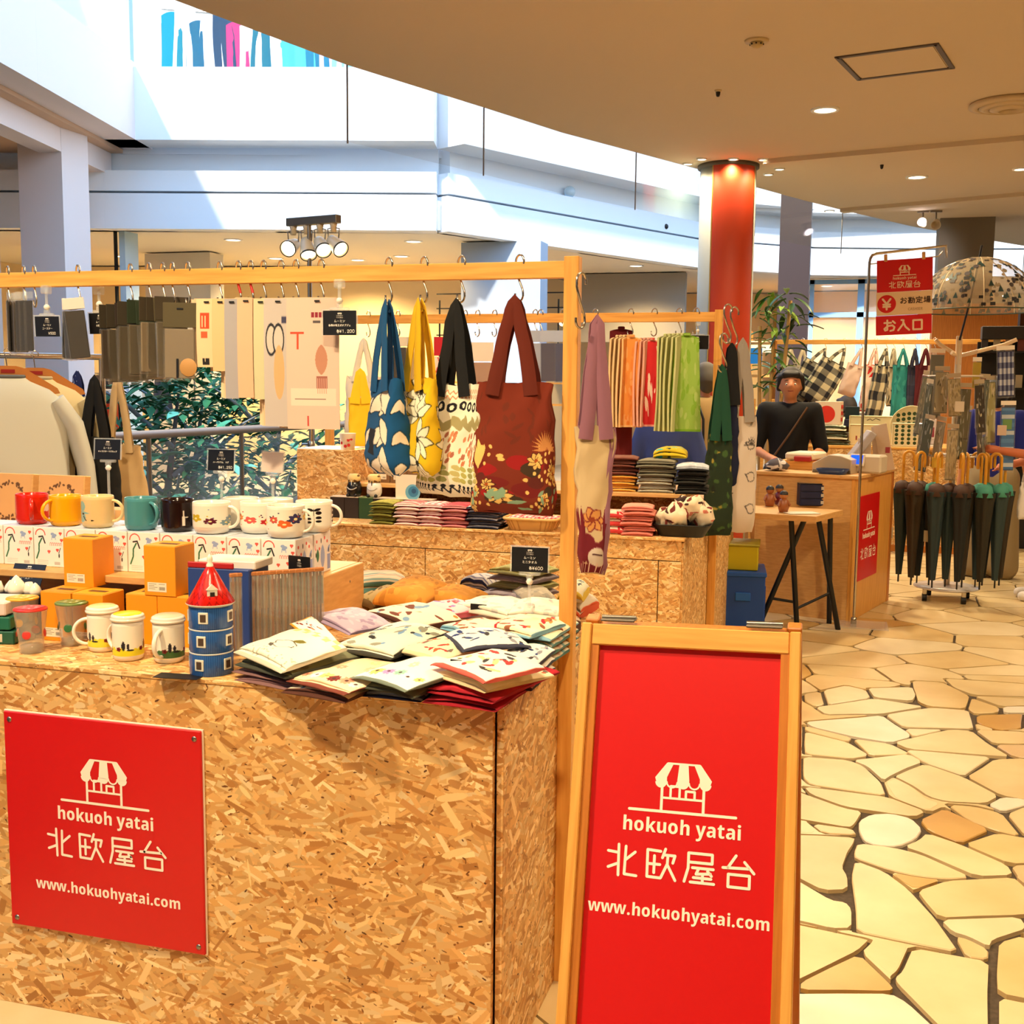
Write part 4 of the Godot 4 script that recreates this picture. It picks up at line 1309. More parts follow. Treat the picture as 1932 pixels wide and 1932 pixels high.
		part("cap", G.new().box(V3(0, .196, 0), V3(.027, .010, .009), .002), mat(c8(190, 120, 66), .4), b)
	var pc := thing("price_card", "black price card leaning behind the chopstick packs", "price card", V3(-1.276, 1.029, -2.53), -.25)
	part("card", G.new().box(Vector3.ZERO, V3(.07, .088, .0015)), card_face([], "500"), pc)
	part("stem", G.new().tube([V3(0, -.14, -.004), V3(0, -.04, -.004)], .004, 8), M.acrylic, pc)
	# black card lying in front of the canister
	var fc := thing("price_card", "black price card lying flat at the counter edge before the canister", "price card", V3(-1.385, .8512, -2.155), .1)
	part("card", G.new().box(V3(0, 0, 0), V3(.105, .0012, .042)), M.black, fc)
	# left end: dark egg tray with white figures, card and green packs
	var tr := thing("tray", "navy tray of small white porcelain pieces at the left end of the counter", "tray", V3(-2.08, .85, -2.46))
	part("tray_body", G.new().box(V3(0, .05, 0), V3(.24, .10, .10), .004), mat(c8(20, 22, 50), .5), tr)
	for i in 8:
		var b := single("porcelain_piece", G.new().lathe([V2(0, 0), V2(.014, .001), V2(.016, .010), V2(.012, .02), V2(.004 if i % 3 else .009, .03), V2(0, .033 if i % 3 else .026)], 16), white, "small white porcelain piece in the navy tray, " + ["at the left edge", "second from left", "third, pointed", "in the middle", "just right of the middle", "large rounded one", "second from the right", "at the right edge"][i], "ornament", V3(-2.18 + i * .029, .95, -2.44 + (i % 2) * .012), 0, "porcelain pieces in the tray")
		b.scale = Vector3.ONE * (1.5 if i == 5 else 1.0)
	var bc := thing("price_card", "black price card propped behind the porcelain pieces", "price card", V3(-2.06, .985, -2.50), 0)
	var bcc := part("card", G.new().box(Vector3.ZERO, V3(.10, .065, .0015)), card_face(["ムーミン", "コースター"], ""), bc)
	bcc.rotation.x = -.5
	for i in 3:
		var b := thing("flat_pack", ["dark green flat pack at the bottom of the pile by the tumblers", "green flat pack in the middle of the pile by the tumblers", "pale topped green pack on top of the pile by the tumblers"][i], "pack", V3(-2.03 - i * .008, .85 + i * .036, -2.335), .25 - i * .03, "green flat packs at the left end")
		part("body", G.new().box(V3(0, .017, 0), V3(.16, .033, .12), .003), mat([c8(20, 84, 66), c8(24, 104, 80), c8(226, 206, 196)][i], .4), b)
		part("label", G.new().box(V3(.02, .017, .0604), V3(.06, .02, .001)), mat(c8(206, 200, 180), .5), b)
	# wooden pictures leaning behind the mugs
	var wd := Paint.new(160, 160, c8(214, 160, 100))
	for i in 70:
		var a := rng.randf() * TAU
		wd.leaf(80 + cos(a) * 56, 80 + sin(a) * 54, 9, 2.4, rng.randf() * TAU, c8(96, 60, 30))
	for i in 12: wd.blob(80 + rng.randf_range(-60, 60), 140, 6, 4, c8(96, 60, 30))
	for i in 2:
		var b := thing("wooden_picture", ["square wooden picture with a leaf wreath leaning behind the mugs", "square wooden picture cut by the frame at the far left"][i], "picture", V3(-2.26 - i * .185, 1.0, -2.90), .0, "wooden wreath pictures")
		var o := part("panel", G.new().box(V3(0, .135, 0), V3(.165, .165, .03), .002), M.ply, b)
		o.rotation.x = -.12
		var o2 := decal("wreath_print", V3(0, .135, .0153), .155, .155, on_sheet(wd, .6), b)
		o2.transform = Transform3D(Basis(Vector3.RIGHT, -.12), Vector3.ZERO) * o2.transform
		part("stand", G.new().box(V3(0, .026, -.02), V3(.14, .052, .05), .002), M.ply, b)
	var bx := carton("kraft_box", "low brown box behind the beige mug", V3(-2.02, 1.0, -2.85), V3(.09, .13, .07), mat(c8(206, 160, 104), .7))
	var gb := thing("gift_pouch", "pink printed pouch leaning beside the wooden picture", "pouch", V3(-2.12, 1.0, -2.84), -.2)
	part("body", G.new().box(V3(0, .075, 0), V3(.06, .15, .02), .006), mat(c8(206, 140, 130), .6), gb)
	part("print", G.new().box(V3(-.012, .09, .0105), V3(.016, .05, .001)), mat(c8(90, 140, 100), .6), gb)
	# price cards on clips
	clip_card("black price card on a clear clip behind the beige mug", V3(-2.015, 1.307, -2.8), .082, .058, .05, -.1, card_face(["ムーミン", "キャラクターマグカップ"]), 1.112)
	clip_card("black price card on a clear clip above the white plum-flower mugs", V3(-1.649, 1.286, -2.8), .082, .058, -.02, -.1, card_face(["ムーミン", "ハーバリウム マグ"], "各¥1,250"), 1.112)
	clip_card("blank white back of a price card on a clear clip", V3(-1.49, 1.285, -2.8), .086, .056, -.35, -.1, mat(c8(232, 210, 196), .5), 1.112)
	clip_card("black price card for mini towels clipped beside the pine post", V3(-0.705, 1.081, -2.62), .090, .060, .05, -.05, card_face(["ムーミン", "ミニタオル"], "各¥600"), .95)

# ---------------------------------------------------------------- folded cloths
func m_folded(w: float, d: float, h: float, layers: int, seed_: int, sag := .007) -> ArrayMesh:
	var key := "fold_%s_%s_%s_%s_%s" % [w, d, h, layers, seed_]
	if meshes.has(key): return meshes[key]
	var n := FastNoiseLite.new()
	n.seed = seed_
	n.frequency = 7.0
	var t := h / layers
	var prof := PackedVector2Array()   # x = z, y = y
	for i in layers:
		var y0 := i * t
		var j := sin(i * 2.3 + seed_) * .05 * d
		for q in [[-.35, .04], [-.08, .2], [0.0, .5], [-.08, .8], [-.35, .96]]:
			prof.append(V2(d * .5 + j + q[0] * t, y0 + q[1] * t))
		if i < layers - 1: prof.append(V2(d * .5 - (.30 * d if (i + seed_) % 3 == 0 else .7 * t), y0 + t))
	for k in range(1, 6): prof.append(V2(d * (.5 - k / 6.0), h))
	for i in range(layers - 1, -1, -1):
		var y0 := i * t
		for q in [[-.35, .96], [-.08, .8], [0.0, .5], [-.08, .2], [-.35, .04]]:
			prof.append(V2(-d * .5 - q[0] * t, y0 + q[1] * t))
		if i > 0: prof.append(V2(-d * .5 + .6 * t, y0))
	for k in range(1, 6): prof.append(V2(d * (-.5 + k / 6.0), 0))
	var xs := [-.5, -.485, -.45, -.3, -.15, 0.0, .15, .3, .45, .485, .5]
	var g := G.new()
	var rings := []
	for x in xs:
		var e: float = clampf((.5 - absf(x)) / .03, 0, 1)
		var R := PackedVector3Array()
		for q in prof:
			var y: float = lerpf(h * .5, q.y, .80 + .20 * sqrt(e)) if q.y > .0001 else 0.0
			y += (n.get_noise_2d(x * w * 3 + seed_, q.x * 3) * sag - sag * 1.2 * (absf(x) * 2) ** 2) * (q.y / h)
			y *= 1.0 - .30 * pow(absf(x) * 2, 5) - .22 * pow(absf(q.x) * 2 / d, 8)
			R.append(V3(x * w * (1 + n.get_noise_2d(q.x * 4, q.y * 30 + 9) * .02), y, q.x))
		rings.append(R)
	g.sm = 0
	var from := g.mark()
	g.loft(rings, false, false)
	# end faces from the outline
	var ix := Geometry2D.triangulate_polygon(prof)
	for e in 2:
		var R: PackedVector3Array = rings[0 if e == 0 else rings.size() - 1]
		g.sm = 1 + e
		for i in range(0, ix.size(), 3):
			if e == 0: g.tri(R[ix[i]], R[ix[i + 2]], R[ix[i + 1]])
			else: g.tri(R[ix[i]], R[ix[i + 1]], R[ix[i + 2]])
	g.U.resize(g.P.size())
	for i in g.P.size(): g.U[i] = V2(clampf(g.P[i].x / w + .5, 0.002, .998), clampf(g.P[i].z / d + .5, .002, .998))
	# turn the ends the same way as the sides
	var cap := ix.size() * 2
	var side_v := 0.0
	for i in range(from, g.P.size() - cap, 3): side_v += g.P[i].dot(g.P[i + 1].cross(g.P[i + 2]))
	var cap_n := Vector3.ZERO
	for i in range(g.P.size() - cap, g.P.size() - cap / 2, 3): cap_n += (g.P[i + 1] - g.P[i]).cross(g.P[i + 2] - g.P[i])
	if cap_n.x < 0.0: g.flip(g.P.size() - cap)   # clockwise fronts: the right-hand normal of the -x end points to +x
	meshes[key] = g.mesh()
	return meshes[key]

# towel from three corners of its top (front left, front right, back left)
func towel(label: String, fl: Vector3, fr: Vector3, bl: Vector3, h: float, layers: int, m: Material, group := "folded mini towels on the near counter", called := "folded_towel") -> MeshInstance3D:
	var x := (fr - fl)
	var w := x.length()
	x = x.normalized()
	var back := bl - fl
	back = back - x * back.dot(x)
	var d := back.length()
	var z := -back.normalized()
	var y := z.cross(x).normalized()
	var c := fl + x * w * .5 - z * d * .5 - y * h
	var o := single(called, m_folded(snappedf(w, .005), snappedf(d, .005), h, layers, 1 + (label.length() % 7)), m, label, "towel" if called == "folded_towel" else "cloth", c, 0, group)
	o.basis = Basis(x, y, z)
	return o

func cloth_print(key: String, bg: Color, hem: Color, kind: int, cols: Array, rough := .95) -> Material:
	if mats.has("cloth_" + key): return mats["cloth_" + key]
	var r := RandomNumberGenerator.new()
	r.seed = key.hash()
	var p := Paint.new(128, 128, bg)
	match kind:
		0: # flowers along the front edge
			for i in 6:
				p.flower(14 + i * 20, 102 + r.randf_range(-8, 8), r.randf_range(8, 13), 9, cols[i % cols.size()], c8(70, 40, 30), Color(0, 0, 0, 0), r.randf())
			for i in 3: p.flower(r.randf_range(20, 110), r.randf_range(20, 70), 9, 8, cols[r.randi() % cols.size()].lerp(bg, .6), bg)
		1: # gingham blocks at the back and line drawing
			for i in 5:
				for j in 2: p.rect(4 + i * 25 + j * 12, j * 12, 16 + i * 25 + j * 12, 12 + j * 12, bg.lerp(cols[0], .55))
			var line := PackedVector2Array()
			for i in 24: line.append(V2(64 + cos(i * TAU / 20) * (22 + 4 * sin(i * 1.9)), 76 + sin(i * TAU / 20) * 15))
			p.path(line, 1.6, c8(70, 62, 56))
			p.leaf(66, 60, 22, 4, -.5, cols[1]); p.leaf(40, 86, 16, 3, .6, c8(90, 84, 76))
			for i in 40: p.blob(r.randf() * 128, r.randf_range(100, 122), 1.6, 1.6, c8(196, 186, 160))
		2: # scattered sprigs
			for i in 17:
				var x := r.randf_range(10, 118); var y := r.randf_range(10, 118)
				p.leaf(x, y, 20, 4, r.randf() * TAU, cols[r.randi() % cols.size()])
				p.blob(x, y, 3.6, 3.6, cols[r.randi() % cols.size()])
		3: # stripes
			for i in 8: p.rect(0, i * 16, 128, i * 16 + 8, cols[i % cols.size()])
		4: # gingham
			for i in 8:
				for j in 8:
					var a := (i % 2) + (j % 2)
					p.rect(i * 16, j * 16, i * 16 + 16, j * 16 + 16, [bg, bg.lerp(cols[0], .5), cols[0]][a])
		5: # mottled
			for i in 60: p.blob(r.randf() * 128, r.randf() * 128, r.randf_range(3, 10), r.randf_range(3, 8), bg.lerp(cols[r.randi() % cols.size()], .6), r.randf() * 3)
		6: # bold figures of colour
			for i in 12: p.blob(r.randf() * 128, r.randf() * 128, r.randf_range(4, 14), r.randf_range(3, 9), cols[r.randi() % cols.size()], r.randf() * 3)
			for i in 5: p.leaf(r.randf() * 128, r.randf() * 128, 30, 5, r.randf() * TAU, cols[0])
	for i in 32:
		var a := i * 4.0
		for q in [V2(a, 0), V2(a, 127), V2(0, a), V2(127, a)]: p.blob(q.x + 2, q.y, 3.4, 3.4, hem)
	var m := on_sheet(p, rough)
	mats["cloth_" + key] = m
	return m

# small prints share one picture: each material looks at its own cell of it
var sheet_img: Image
var sheet_mats := []
func on_sheet(p: Paint, rough: float) -> StandardMaterial3D:
	if sheet_img == null: sheet_img = Image.create(1280, 1280, false, Image.FORMAT_RGB8)
	var k := sheet_mats.size()
	var im := Image.create_from_data(p.w, p.h, false, Image.FORMAT_RGB8, p.d)
	if p.w != 128 or p.h != 128: im.resize(128, 128, Image.INTERPOLATE_BILINEAR)
	sheet_img.blit_rect(im, Rect2i(0, 0, 128, 128), Vector2i(k % 10 * 128, k / 10 * 128))
	var m := StandardMaterial3D.new()
	m.roughness = rough
	m.uv1_scale = V3(126.0 / 1280, 126.0 / 1280, 1)
	m.uv1_offset = V3((k % 10 * 128 + 1) / 1280.0, (k / 10 * 128 + 1) / 1280.0, 0)
	sheet_mats.append(m)
	return m

func finish_sheet() -> void:
	var t := ImageTexture.create_from_image(sheet_img)
	for m in sheet_mats: m.albedo_texture = t

func build_towels() -> void:
	var yel := cloth_print("yel", c8(248, 240, 218), c8(206, 200, 178), 1, [c8(240, 180, 70), c8(120, 110, 40)])
	var ora := cloth_print("ora", c8(250, 242, 224), c8(228, 160, 40), 2, [c8(120, 30, 30), c8(150, 190, 214), c8(230, 110, 80)])
	var lav := cloth_print("lav", c8(186, 166, 186), c8(160, 138, 166), 5, [c8(140, 116, 150), c8(206, 190, 204)])
	var chk := cloth_print("chk", c8(238, 234, 214), c8(60, 58, 50), 2, [c8(150, 148, 130), c8(40, 40, 40), c8(120, 160, 200)])
	var brn := cloth_print("brn", c8(232, 214, 190), c8(84, 44, 30), 6, [c8(110, 56, 40), c8(206, 96, 80), c8(190, 120, 50), c8(120, 150, 180)])
	var pea := cloth_print("pea", c8(250, 222, 180), c8(116, 50, 34), 0, [c8(242, 150, 120), c8(250, 242, 226), c8(236, 210, 120), c8(120, 40, 34)])
	var pas := cloth_print("pas", c8(246, 240, 236), c8(120, 132, 118), 0, [c8(250, 248, 240), c8(240, 220, 120), c8(214, 150, 210), c8(150, 196, 180)])
	var crm := cloth_print("crm", c8(246, 230, 192), c8(226, 206, 160), 2, [c8(190, 90, 50), c8(120, 100, 90), c8(180, 60, 50)])
	var wred := cloth_print("wred", c8(250, 244, 232), c8(214, 96, 84), 2, [c8(206, 60, 60), c8(60, 56, 60), c8(240, 214, 150)])
	var flo := cloth_print("flo", c8(248, 234, 200), c8(130, 176, 196), 2, [c8(232, 130, 70), c8(206, 40, 50), c8(150, 90, 60)])
	var wbl := cloth_print("wbl", c8(244, 240, 232), c8(60, 62, 80), 2, [c8(40, 60, 120), c8(60, 56, 60), c8(150, 150, 160)])
	var mus := cloth_print("mus", c8(196, 132, 44), c8(170, 108, 30), 5, [c8(214, 150, 60), c8(160, 100, 30)])
	var tea := cloth_print("tea", c8(206, 188, 160), c8(80, 120, 116), 3, [c8(214, 196, 170), c8(120, 150, 146), c8(190, 150, 130)])
	var gre := cloth_print("gre", c8(178, 176, 112), c8(128, 124, 80), 5, [c8(196, 190, 130), c8(150, 150, 90)])
	var lil := cloth_print("lil", c8(166, 154, 164), c8(120, 106, 116), 5, [c8(190, 178, 182), c8(130, 118, 136)])
	var gry := cloth_print("gry", c8(196, 186, 166), c8(150, 150, 150), 5, [c8(160, 156, 150), c8(226, 216, 196)])
	var pnk := cloth_print("pnk", c8(238, 190, 196), c8(206, 100, 120), 2, [c8(150, 120, 180), c8(220, 80, 90)])
	var wht := cloth_print("wht", c8(236, 226, 206), c8(206, 196, 176), 2, [c8(206, 200, 190), c8(190, 186, 180)])
	var gir := cloth_print("gir", c8(176, 150, 100), c8(110, 84, 46), 6, [c8(110, 84, 46), c8(140, 116, 60)])
	var dgr := cloth_print("dgr", c8(110, 112, 84), c8(62, 64, 52), 5, [c8(80, 84, 66), c8(130, 130, 100)])
	var mau := cloth_print("mau", c8(196, 150, 140), c8(130, 92, 90), 3, [c8(206, 170, 160), c8(150, 110, 110)])
	var red := cloth_print("red", c8(190, 24, 44), c8(160, 14, 34), 5, [c8(206, 40, 60), c8(150, 10, 30)])
	var nav := cloth_print("nav", c8(200, 196, 200), c8(24, 30, 76), 3, [c8(206, 204, 206), c8(120, 120, 150)])
	var y := .85
	# foremost row, each on its pile
	towel("mauve and pink thin towels' bottom one, under the yellow-checked towel", V3(-1.251, 0.862, -2.175), V3(-1.07, 0.862, -2.123), V3(-1.334, 0.862, -2.456), .012, 2, mau)
	towel("mauve towel on the thin mauve one, front left corner pile", V3(-1.268, 0.876, -2.195), V3(-1.066, 0.876, -2.132), V3(-1.347, 0.876, -2.48), .013, 2, mau)
	towel("dark green-grey towel folded under the yellow-checked one", V3(-1.264, 0.898, -2.201), V3(-1.099, 0.898, -2.125), V3(-1.323, 0.905, -2.464), .022, 2, dgr)
	towel("cream towel with yellow checks, tilted up on the front left pile", V3(-1.273, 0.925, -2.206), V3(-1.107, 0.915, -2.109), V3(-1.306, 0.955, -2.417), .024, 2, yel)
	towel("peach towel with daisies at the very front of the counter", V3(-1.1, 0.886, -2.127), V3(-0.937, 0.886, -2.065), V3(-1.143, 0.892, -2.366), .014, 2, pea)
	towel("red-brown edged towel under the peach daisy towel", V3(-1.103, 0.87, -2.108), V3(-0.941, 0.87, -2.073), V3(-1.151, 0.872, -2.374), .018, 2, brn)
	towel("white towel with pastel daisies and a grey-green edge", V3(-0.958, 0.905, -2.134), V3(-0.808, 0.905, -2.067), V3(-0.972, 0.912, -2.361), .018, 2, pas)
	towel("dark edged towel beneath the pastel daisy towel", V3(-0.957, 0.885, -2.132), V3(-0.8, 0.885, -2.096), V3(-0.988, 0.887, -2.401), .018, 2, dgr)
	towel("lilac striped bottom towel of the pastel daisy pile", V3(-0.946, 0.866, -2.13), V3(-0.8, 0.866, -2.126), V3(-0.986, 0.866, -2.41), .015, 2, nav)
	towel("white towel with red hem and black label, topmost at the front right", V3(-0.797, 0.936, -2.181), V3(-0.647, 0.936, -2.074), V3(-0.811, 0.942, -2.384), .022, 2, wred)
	towel("cream towel second in the red-hemmed pile", V3(-0.805, 0.912, -2.193), V3(-0.649, 0.912, -2.092), V3(-0.826, 0.914, -2.429), .020, 2, crm)
	towel("crimson towel in the red-hemmed pile, upper of two", V3(-0.795, 0.888, -2.147), V3(-0.634, 0.888, -2.106), V3(-0.833, 0.888, -2.442), .018, 3, red)
	towel("crimson towel at the bottom of the red-hemmed pile", V3(-0.795, 0.868, -2.138), V3(-0.633, 0.868, -2.12), V3(-0.836, 0.868, -2.452), .017, 3, red)
	# second row
	towel("white towel with an orange edge and dark flower", V3(-1.255, 0.935, -2.43), V3(-1.117, 0.915, -2.282), V3(-1.26, 0.955, -2.517), .016, 2, ora)
	towel("lavender towel with a mottled print behind the orange-edged one", V3(-1.259, 0.935, -2.552), V3(-1.1, 0.925, -2.442), V3(-1.271, 0.945, -2.706), .022, 2, lav)
	towel("white towel with grey sprigs and a thick black edge", V3(-1.089, 0.922, -2.316), V3(-0.929, 0.922, -2.281), V3(-1.125, 0.93, -2.567), .030, 2, chk)
	towel("cream and brown picture-print towel with rounded black edge", V3(-1.141, 0.94, -2.624), V3(-0.97, 0.93, -2.525), V3(-1.15, 0.948, -2.814), .034, 2, brn)
	towel("plain grey-green towel under the black-edged towel", V3(-1.105, 0.89, -2.348), V3(-0.931, 0.89, -2.299), V3(-1.134, 0.89, -2.615), .036, 3, dgr)
	towel("small cream towel with a brown sprig in the middle row", V3(-0.943, 0.918, -2.338), V3(-0.81, 0.918, -2.275), V3(-0.96, 0.922, -2.516), .024, 2, crm)
	towel("cream towel with red and orange flowers, middle of the counter", V3(-0.908, 0.932, -2.549), V3(-0.785, 0.932, -2.453), V3(-0.916, 0.936, -2.693), .022, 2, flo)
	towel("cream towel with blue hem and orange poppies", V3(-0.802, 0.945, -2.507), V3(-0.659, 0.945, -2.457), V3(-0.823, 0.95, -2.679), .024, 2, flo)
	towel("white towel with a dark zigzag rim, right front", V3(-0.775, 0.935, -2.316), V3(-0.644, 0.935, -2.405), V3(-0.792, 0.938, -2.495), .022, 2, wbl)
	for i in 3:
		towel(["white and navy rolled-edge towel, upper of three at the counter corner", "white and navy rolled-edge towel, middle of three at the counter corner", "white and navy rolled-edge towel, lowest of three at the counter corner"][i], V3(-0.704, 0.913, -2.276)+V3(0,-.02*i,0), V3(-0.603, 0.913, -2.275)+V3(0,-.02*i,0), V3(-0.747, 0.913, -2.478)+V3(0,-.02*i,0), .02, 1, wbl)
	for i in 4:
		towel("teal-hemmed towel in the right-hand pile, " + ["topmost", "second", "third", "lowest"][i], V3(-0.705, 0.928, -2.511)+V3(0,-.018*i,0), V3(-0.62, 0.928, -2.503)+V3(0,-.018*i,0), V3(-0.752, 0.928, -2.726)+V3(0,-.018*i,0), .018, 1, flo if i == 0 else tea)
	# third row and the back of the counter
	towel("white towel with a woven black label", V3(-0.969, 0.935, -2.787), V3(-0.791, 0.935, -2.712), V3(-0.964, 0.94, -2.942), .026, 2, wht)
	towel("pink towel peeping out behind the brown picture towel", V3(-1.06, 0.93, -2.783), V3(-0.937, 0.93, -2.703), V3(-1.097, 0.93, -2.937), .03, 2, pnk)
	towel("off-white towel with a grey leaf print behind the poppies", V3(-0.787, 0.94, -2.701), V3(-0.657, 0.94, -2.717), V3(-0.793, 0.945, -2.872), .026, 2, wht)
	towel("dark brown blossom towel under the grey leaf one by the post", V3(-0.743, 0.915, -2.691), V3(-0.646, 0.915, -2.684), V3(-0.785, 0.915, -2.896), .06, 4, brn)
	towel("mustard towel rolled at the back of the counter, left of two", V3(-1.226, 0.935, -2.863), V3(-1.074, 0.925, -2.854), V3(-1.203, 0.955, -3.088), .055, 1, mus)
	towel("mustard towel rolled at the back of the counter, right of two", V3(-1.128, 0.925, -2.955), V3(-0.961, 0.92, -2.905), V3(-1.132, 0.935, -3.099), .05, 1, mus)
	towel("beige and teal striped towel at the back beside the riser shelf", V3(-1.388, 0.915, -3.113), V3(-1.241, 0.915, -3.184), V3(-1.422, 0.92, -3.28), .05, 2, tea)
	towel("giraffe-patterned towel lying against the riser shelf", V3(-1.307, 0.905, -2.92), V3(-1.241, 0.905, -2.917), V3(-1.385, 0.905, -3.145), .05, 2, gir)
	towel("lilac grey towel folded flat before the green pile", V3(-0.99, 0.92, -3.032), V3(-0.795, 0.92, -2.962), V3(-1.003, 0.92, -3.158), .03, 2, lil)
	for i in 4:
		towel("towel in the sage green pile at the back, " + ["topmost pale green one", "second, grey green", "third, olive", "lowest, lilac edged"][i], V3(-0.955, 0.985, -3.082)+V3(0,-.022*i,0), V3(-0.815, 0.985, -3.032)+V3(0,-.022*i,0), V3(-0.974, 0.985, -3.249)+V3(0,-.022*i,0), .021, 2, [gre, lil, gre, lil][i])
	towel("navy edged white towel at the back left of the green pile", V3(-1.117, 0.915, -3.311), V3(-1.012, 0.915, -3.265), V3(-1.124, 0.915, -3.396), .05, 3, nav)
	towel("grey scalloped towel leaning on the green pile", V3(-0.807, 0.935, -2.923), V3(-0.715, 0.935, -2.972), V3(-0.827, 0.94, -3.08), .04, 2, gry)
	towel("white towel with a yellow hem behind the post", V3(-0.696, 0.945, -3.024) + V3(-.035, 0, 0), V3(-0.628, 0.945, -3.03) + V3(-.035, 0, 0), V3(-0.726, 0.945, -3.18) + V3(-.035, 0, 0), .045, 3, cloth_print("yhm", c8(232, 222, 196), c8(226, 190, 70), 2, [c8(120, 140, 140), c8(60, 70, 80)]))
	towel("white towel with an orange flower band under the yellow-hemmed one", V3(-0.708, 0.9, -3.053) + V3(-.035, 0, 0), V3(-0.637, 0.9, -3.045) + V3(-.035, 0, 0), V3(-0.742, 0.9, -3.235) + V3(-.035, 0, 0), .05, 4, cloth_print("orb", c8(226, 210, 190), c8(220, 90, 50), 6, [c8(226, 84, 40), c8(236, 210, 190)]))
	var lb := thing("woven_label", "woven black brand tab on the front hem of the red-edged white towel", "label", V3(-0.737, 0.928, -2.167) + V3(0, 0, .004), -.15)
	part("tab", G.new().box(Vector3.ZERO, V3(.026, .018, .002)), M.black, lb)
	lb = thing("woven_label", "woven black tab sewn on the white towel in the third row", "label", V3(-0.879, 0.925, -2.764) + V3(0, 0, .006), -.1)
	part("tab", G.new().box(Vector3.ZERO, V3(.045, .020, .002)), M.black, lb)

# ---------------------------------------------------------------- hanging goods
func m_shook(size := 1.0) -> ArrayMesh:
	var key := "shook%s" % size
	if meshes.has(key): return meshes[key]
	var r := .0165
	var p := []
	for i in 9:                       # top bend, over the beam
		var a := -.35 + (PI + .35) * i / 8.0
		p.append(V3(cos(a) * r, sin(a) * r, 0))
	p.append(V3(-.0165, -.012, 0))
	p.append(V3(-.004, -.040, 0))
	p.append(V3(.012, -.066, 0))
	for i in 9:                       # bottom bend
		var a := .3 - (PI + .55) * i / 8.0
		p.append(V3(-.002 + cos(a) * r, -.078 + sin(a) * r, 0))
	for i in p.size(): p[i] *= size
	meshes[key] = G.new().tube(p, .0026 * size, 8).mesh()
	return meshes[key]

func s_hook(label: String, top: Vector3, turn: float, group: String, size := 1.0, sleeve := false) -> Node3D:
	var t := thing("s_hook", label, "hook", top, turn, group)
	part("hook", m_shook(size), M.chrome, t)
	if sleeve: part("red_tape", G.new().tube([V3(-.0165, -.012, 0), V3(-.004, -.040, 0), V3(.012, -.066, 0)], .0034, 8), M.red, t)
	return t

func super_ring(w: float, d: float, y: float, off: Vector3, n := 28, e := .6) -> PackedVector3Array:
	var R := PackedVector3Array()
	for i in n:
		var a := TAU * i / n
		var c := cos(a)
		var s := sin(a)
		R.append(off + V3(signf(c) * pow(absf(c), e) * w * .5, y, signf(s) * pow(absf(s), e) * d * .5))
	return R

# a tote: soft body with an open mouth, and two strap loops that meet at the hook (the thing's origin)
func tote(label: String, hook: Vector3, turn: float, strap: float, h: float, w0: float, w1: float, thick: float, body: Material, straps: Material, group: String, strap_w := .026, seed_ := 1, side: Material = null, reach := .0) -> Node3D:
	var t := thing("tote_bag", label, "bag", hook, turn, group)
	var n := FastNoiseLite.new()
	n.seed = seed_
	n.frequency = 1.0
	var rings := []
	var N := 14
	for j in N + 1:
		var v := float(j) / N
		var w := lerpf(w0, w1, v) * (1.0 if v < .93 else 1.0 - (v - .93) * 1.2)
		var d := thick * (.35 + .65 * sin(minf(v * 1.25, 1.0) * PI * .5)) * (1.0 if v < .9 else sqrt(maxf(.02, 1.0 - (v - .9) * 9.6)))
		var R := super_ring(w, d, -strap - h * v, V3(reach * v, 0, 0))
		for i in R.size():
			var p := R[i]
			p.z += n.get_noise_2d(p.x * 22, v * 3.0) * .016 * (1.0 - .6 * v)
			p.x += n.get_noise_2d(v * 5.0, p.z * 9 + 40) * .010
			p.y += n.get_noise_2d(p.x * 14 + 7, p.z * 20) * .010
			R[i] = p
		rings.append(R)
	var g := G.new()
	g.loft(rings, false, true)
	if g.P[0].y < -900: return t
	# open top: orient by hand (the rings run anticlockwise seen from above, so the loft already faces out)
	for i in g.U.size():
		var u := g.U[i].x
		g.U[i].x = 1.0 - 2.0 * u if u <= .5 else 2.0 * u - 1.0
	part("body", g, body, t)
	if side:
		var sg := G.new()
		sg.sheet(func(u, v): 
			var k: int = int(round(v * N))
			var R: PackedVector3Array = rings[k]
			var m := R.size()
			var q: Vector3 = R[0].lerp(R[0], 0)
			var i := int(round((u - .5) * 10))
			q = R[posmod(i, m)]
			return V3(q.x + .0015, q.y, q.z), 10, N)
		part("gusset", sg, side, t)
	var lin := G.new()
	var inner := []
	for j in 4:
		var R: PackedVector3Array = rings[j]
		var c := Vector3.ZERO
		for q in R: c += q
		c /= R.size()
		var S := PackedVector3Array()
		for q in R: S.append(q.lerp(c, .04 + j * .25))
		inner.append(S)
	lin.loft(inner, false, true)
	part("lining", lin, straps, t)
	for f in [-1.0, 1.0]:
		var path := []
		for i in 17:
			var k := i / 16.0
			var s := k * 2 - 1
			path.append(V3(signf(s) * pow(absf(s), 1.25) * w0 * .25 + n.get_noise_2d(s * 2, f * 9) * .006, -strap * pow(absf(s), 1.6) - .004 - .016 * absf(s), f * thick * .22 * absf(s) + f * .004))
		path[0].y = -strap - .03
		path[16].y = -strap - .03
		var sg := G.new()
		sg.sheet(func(u, v):
			var p: Vector3 = path[int(round(v * 16))]
			var nx: Vector3 = path[mini(int(round(v * 16)) + 1, 16)] - path[maxi(int(round(v * 16)) - 1, 0)]
			var across := V3(nx.y, -nx.x, 0).normalized()
			var wide: float = strap_w * lerpf(.75, 1.0, absf(v * 2 - 1))
			return p + across * (u - .5) * wide + V3(0, 0, f * .004 * sin(u * PI)), 3, 16, .0022)
		part("strap", sg, straps, t)
	return t

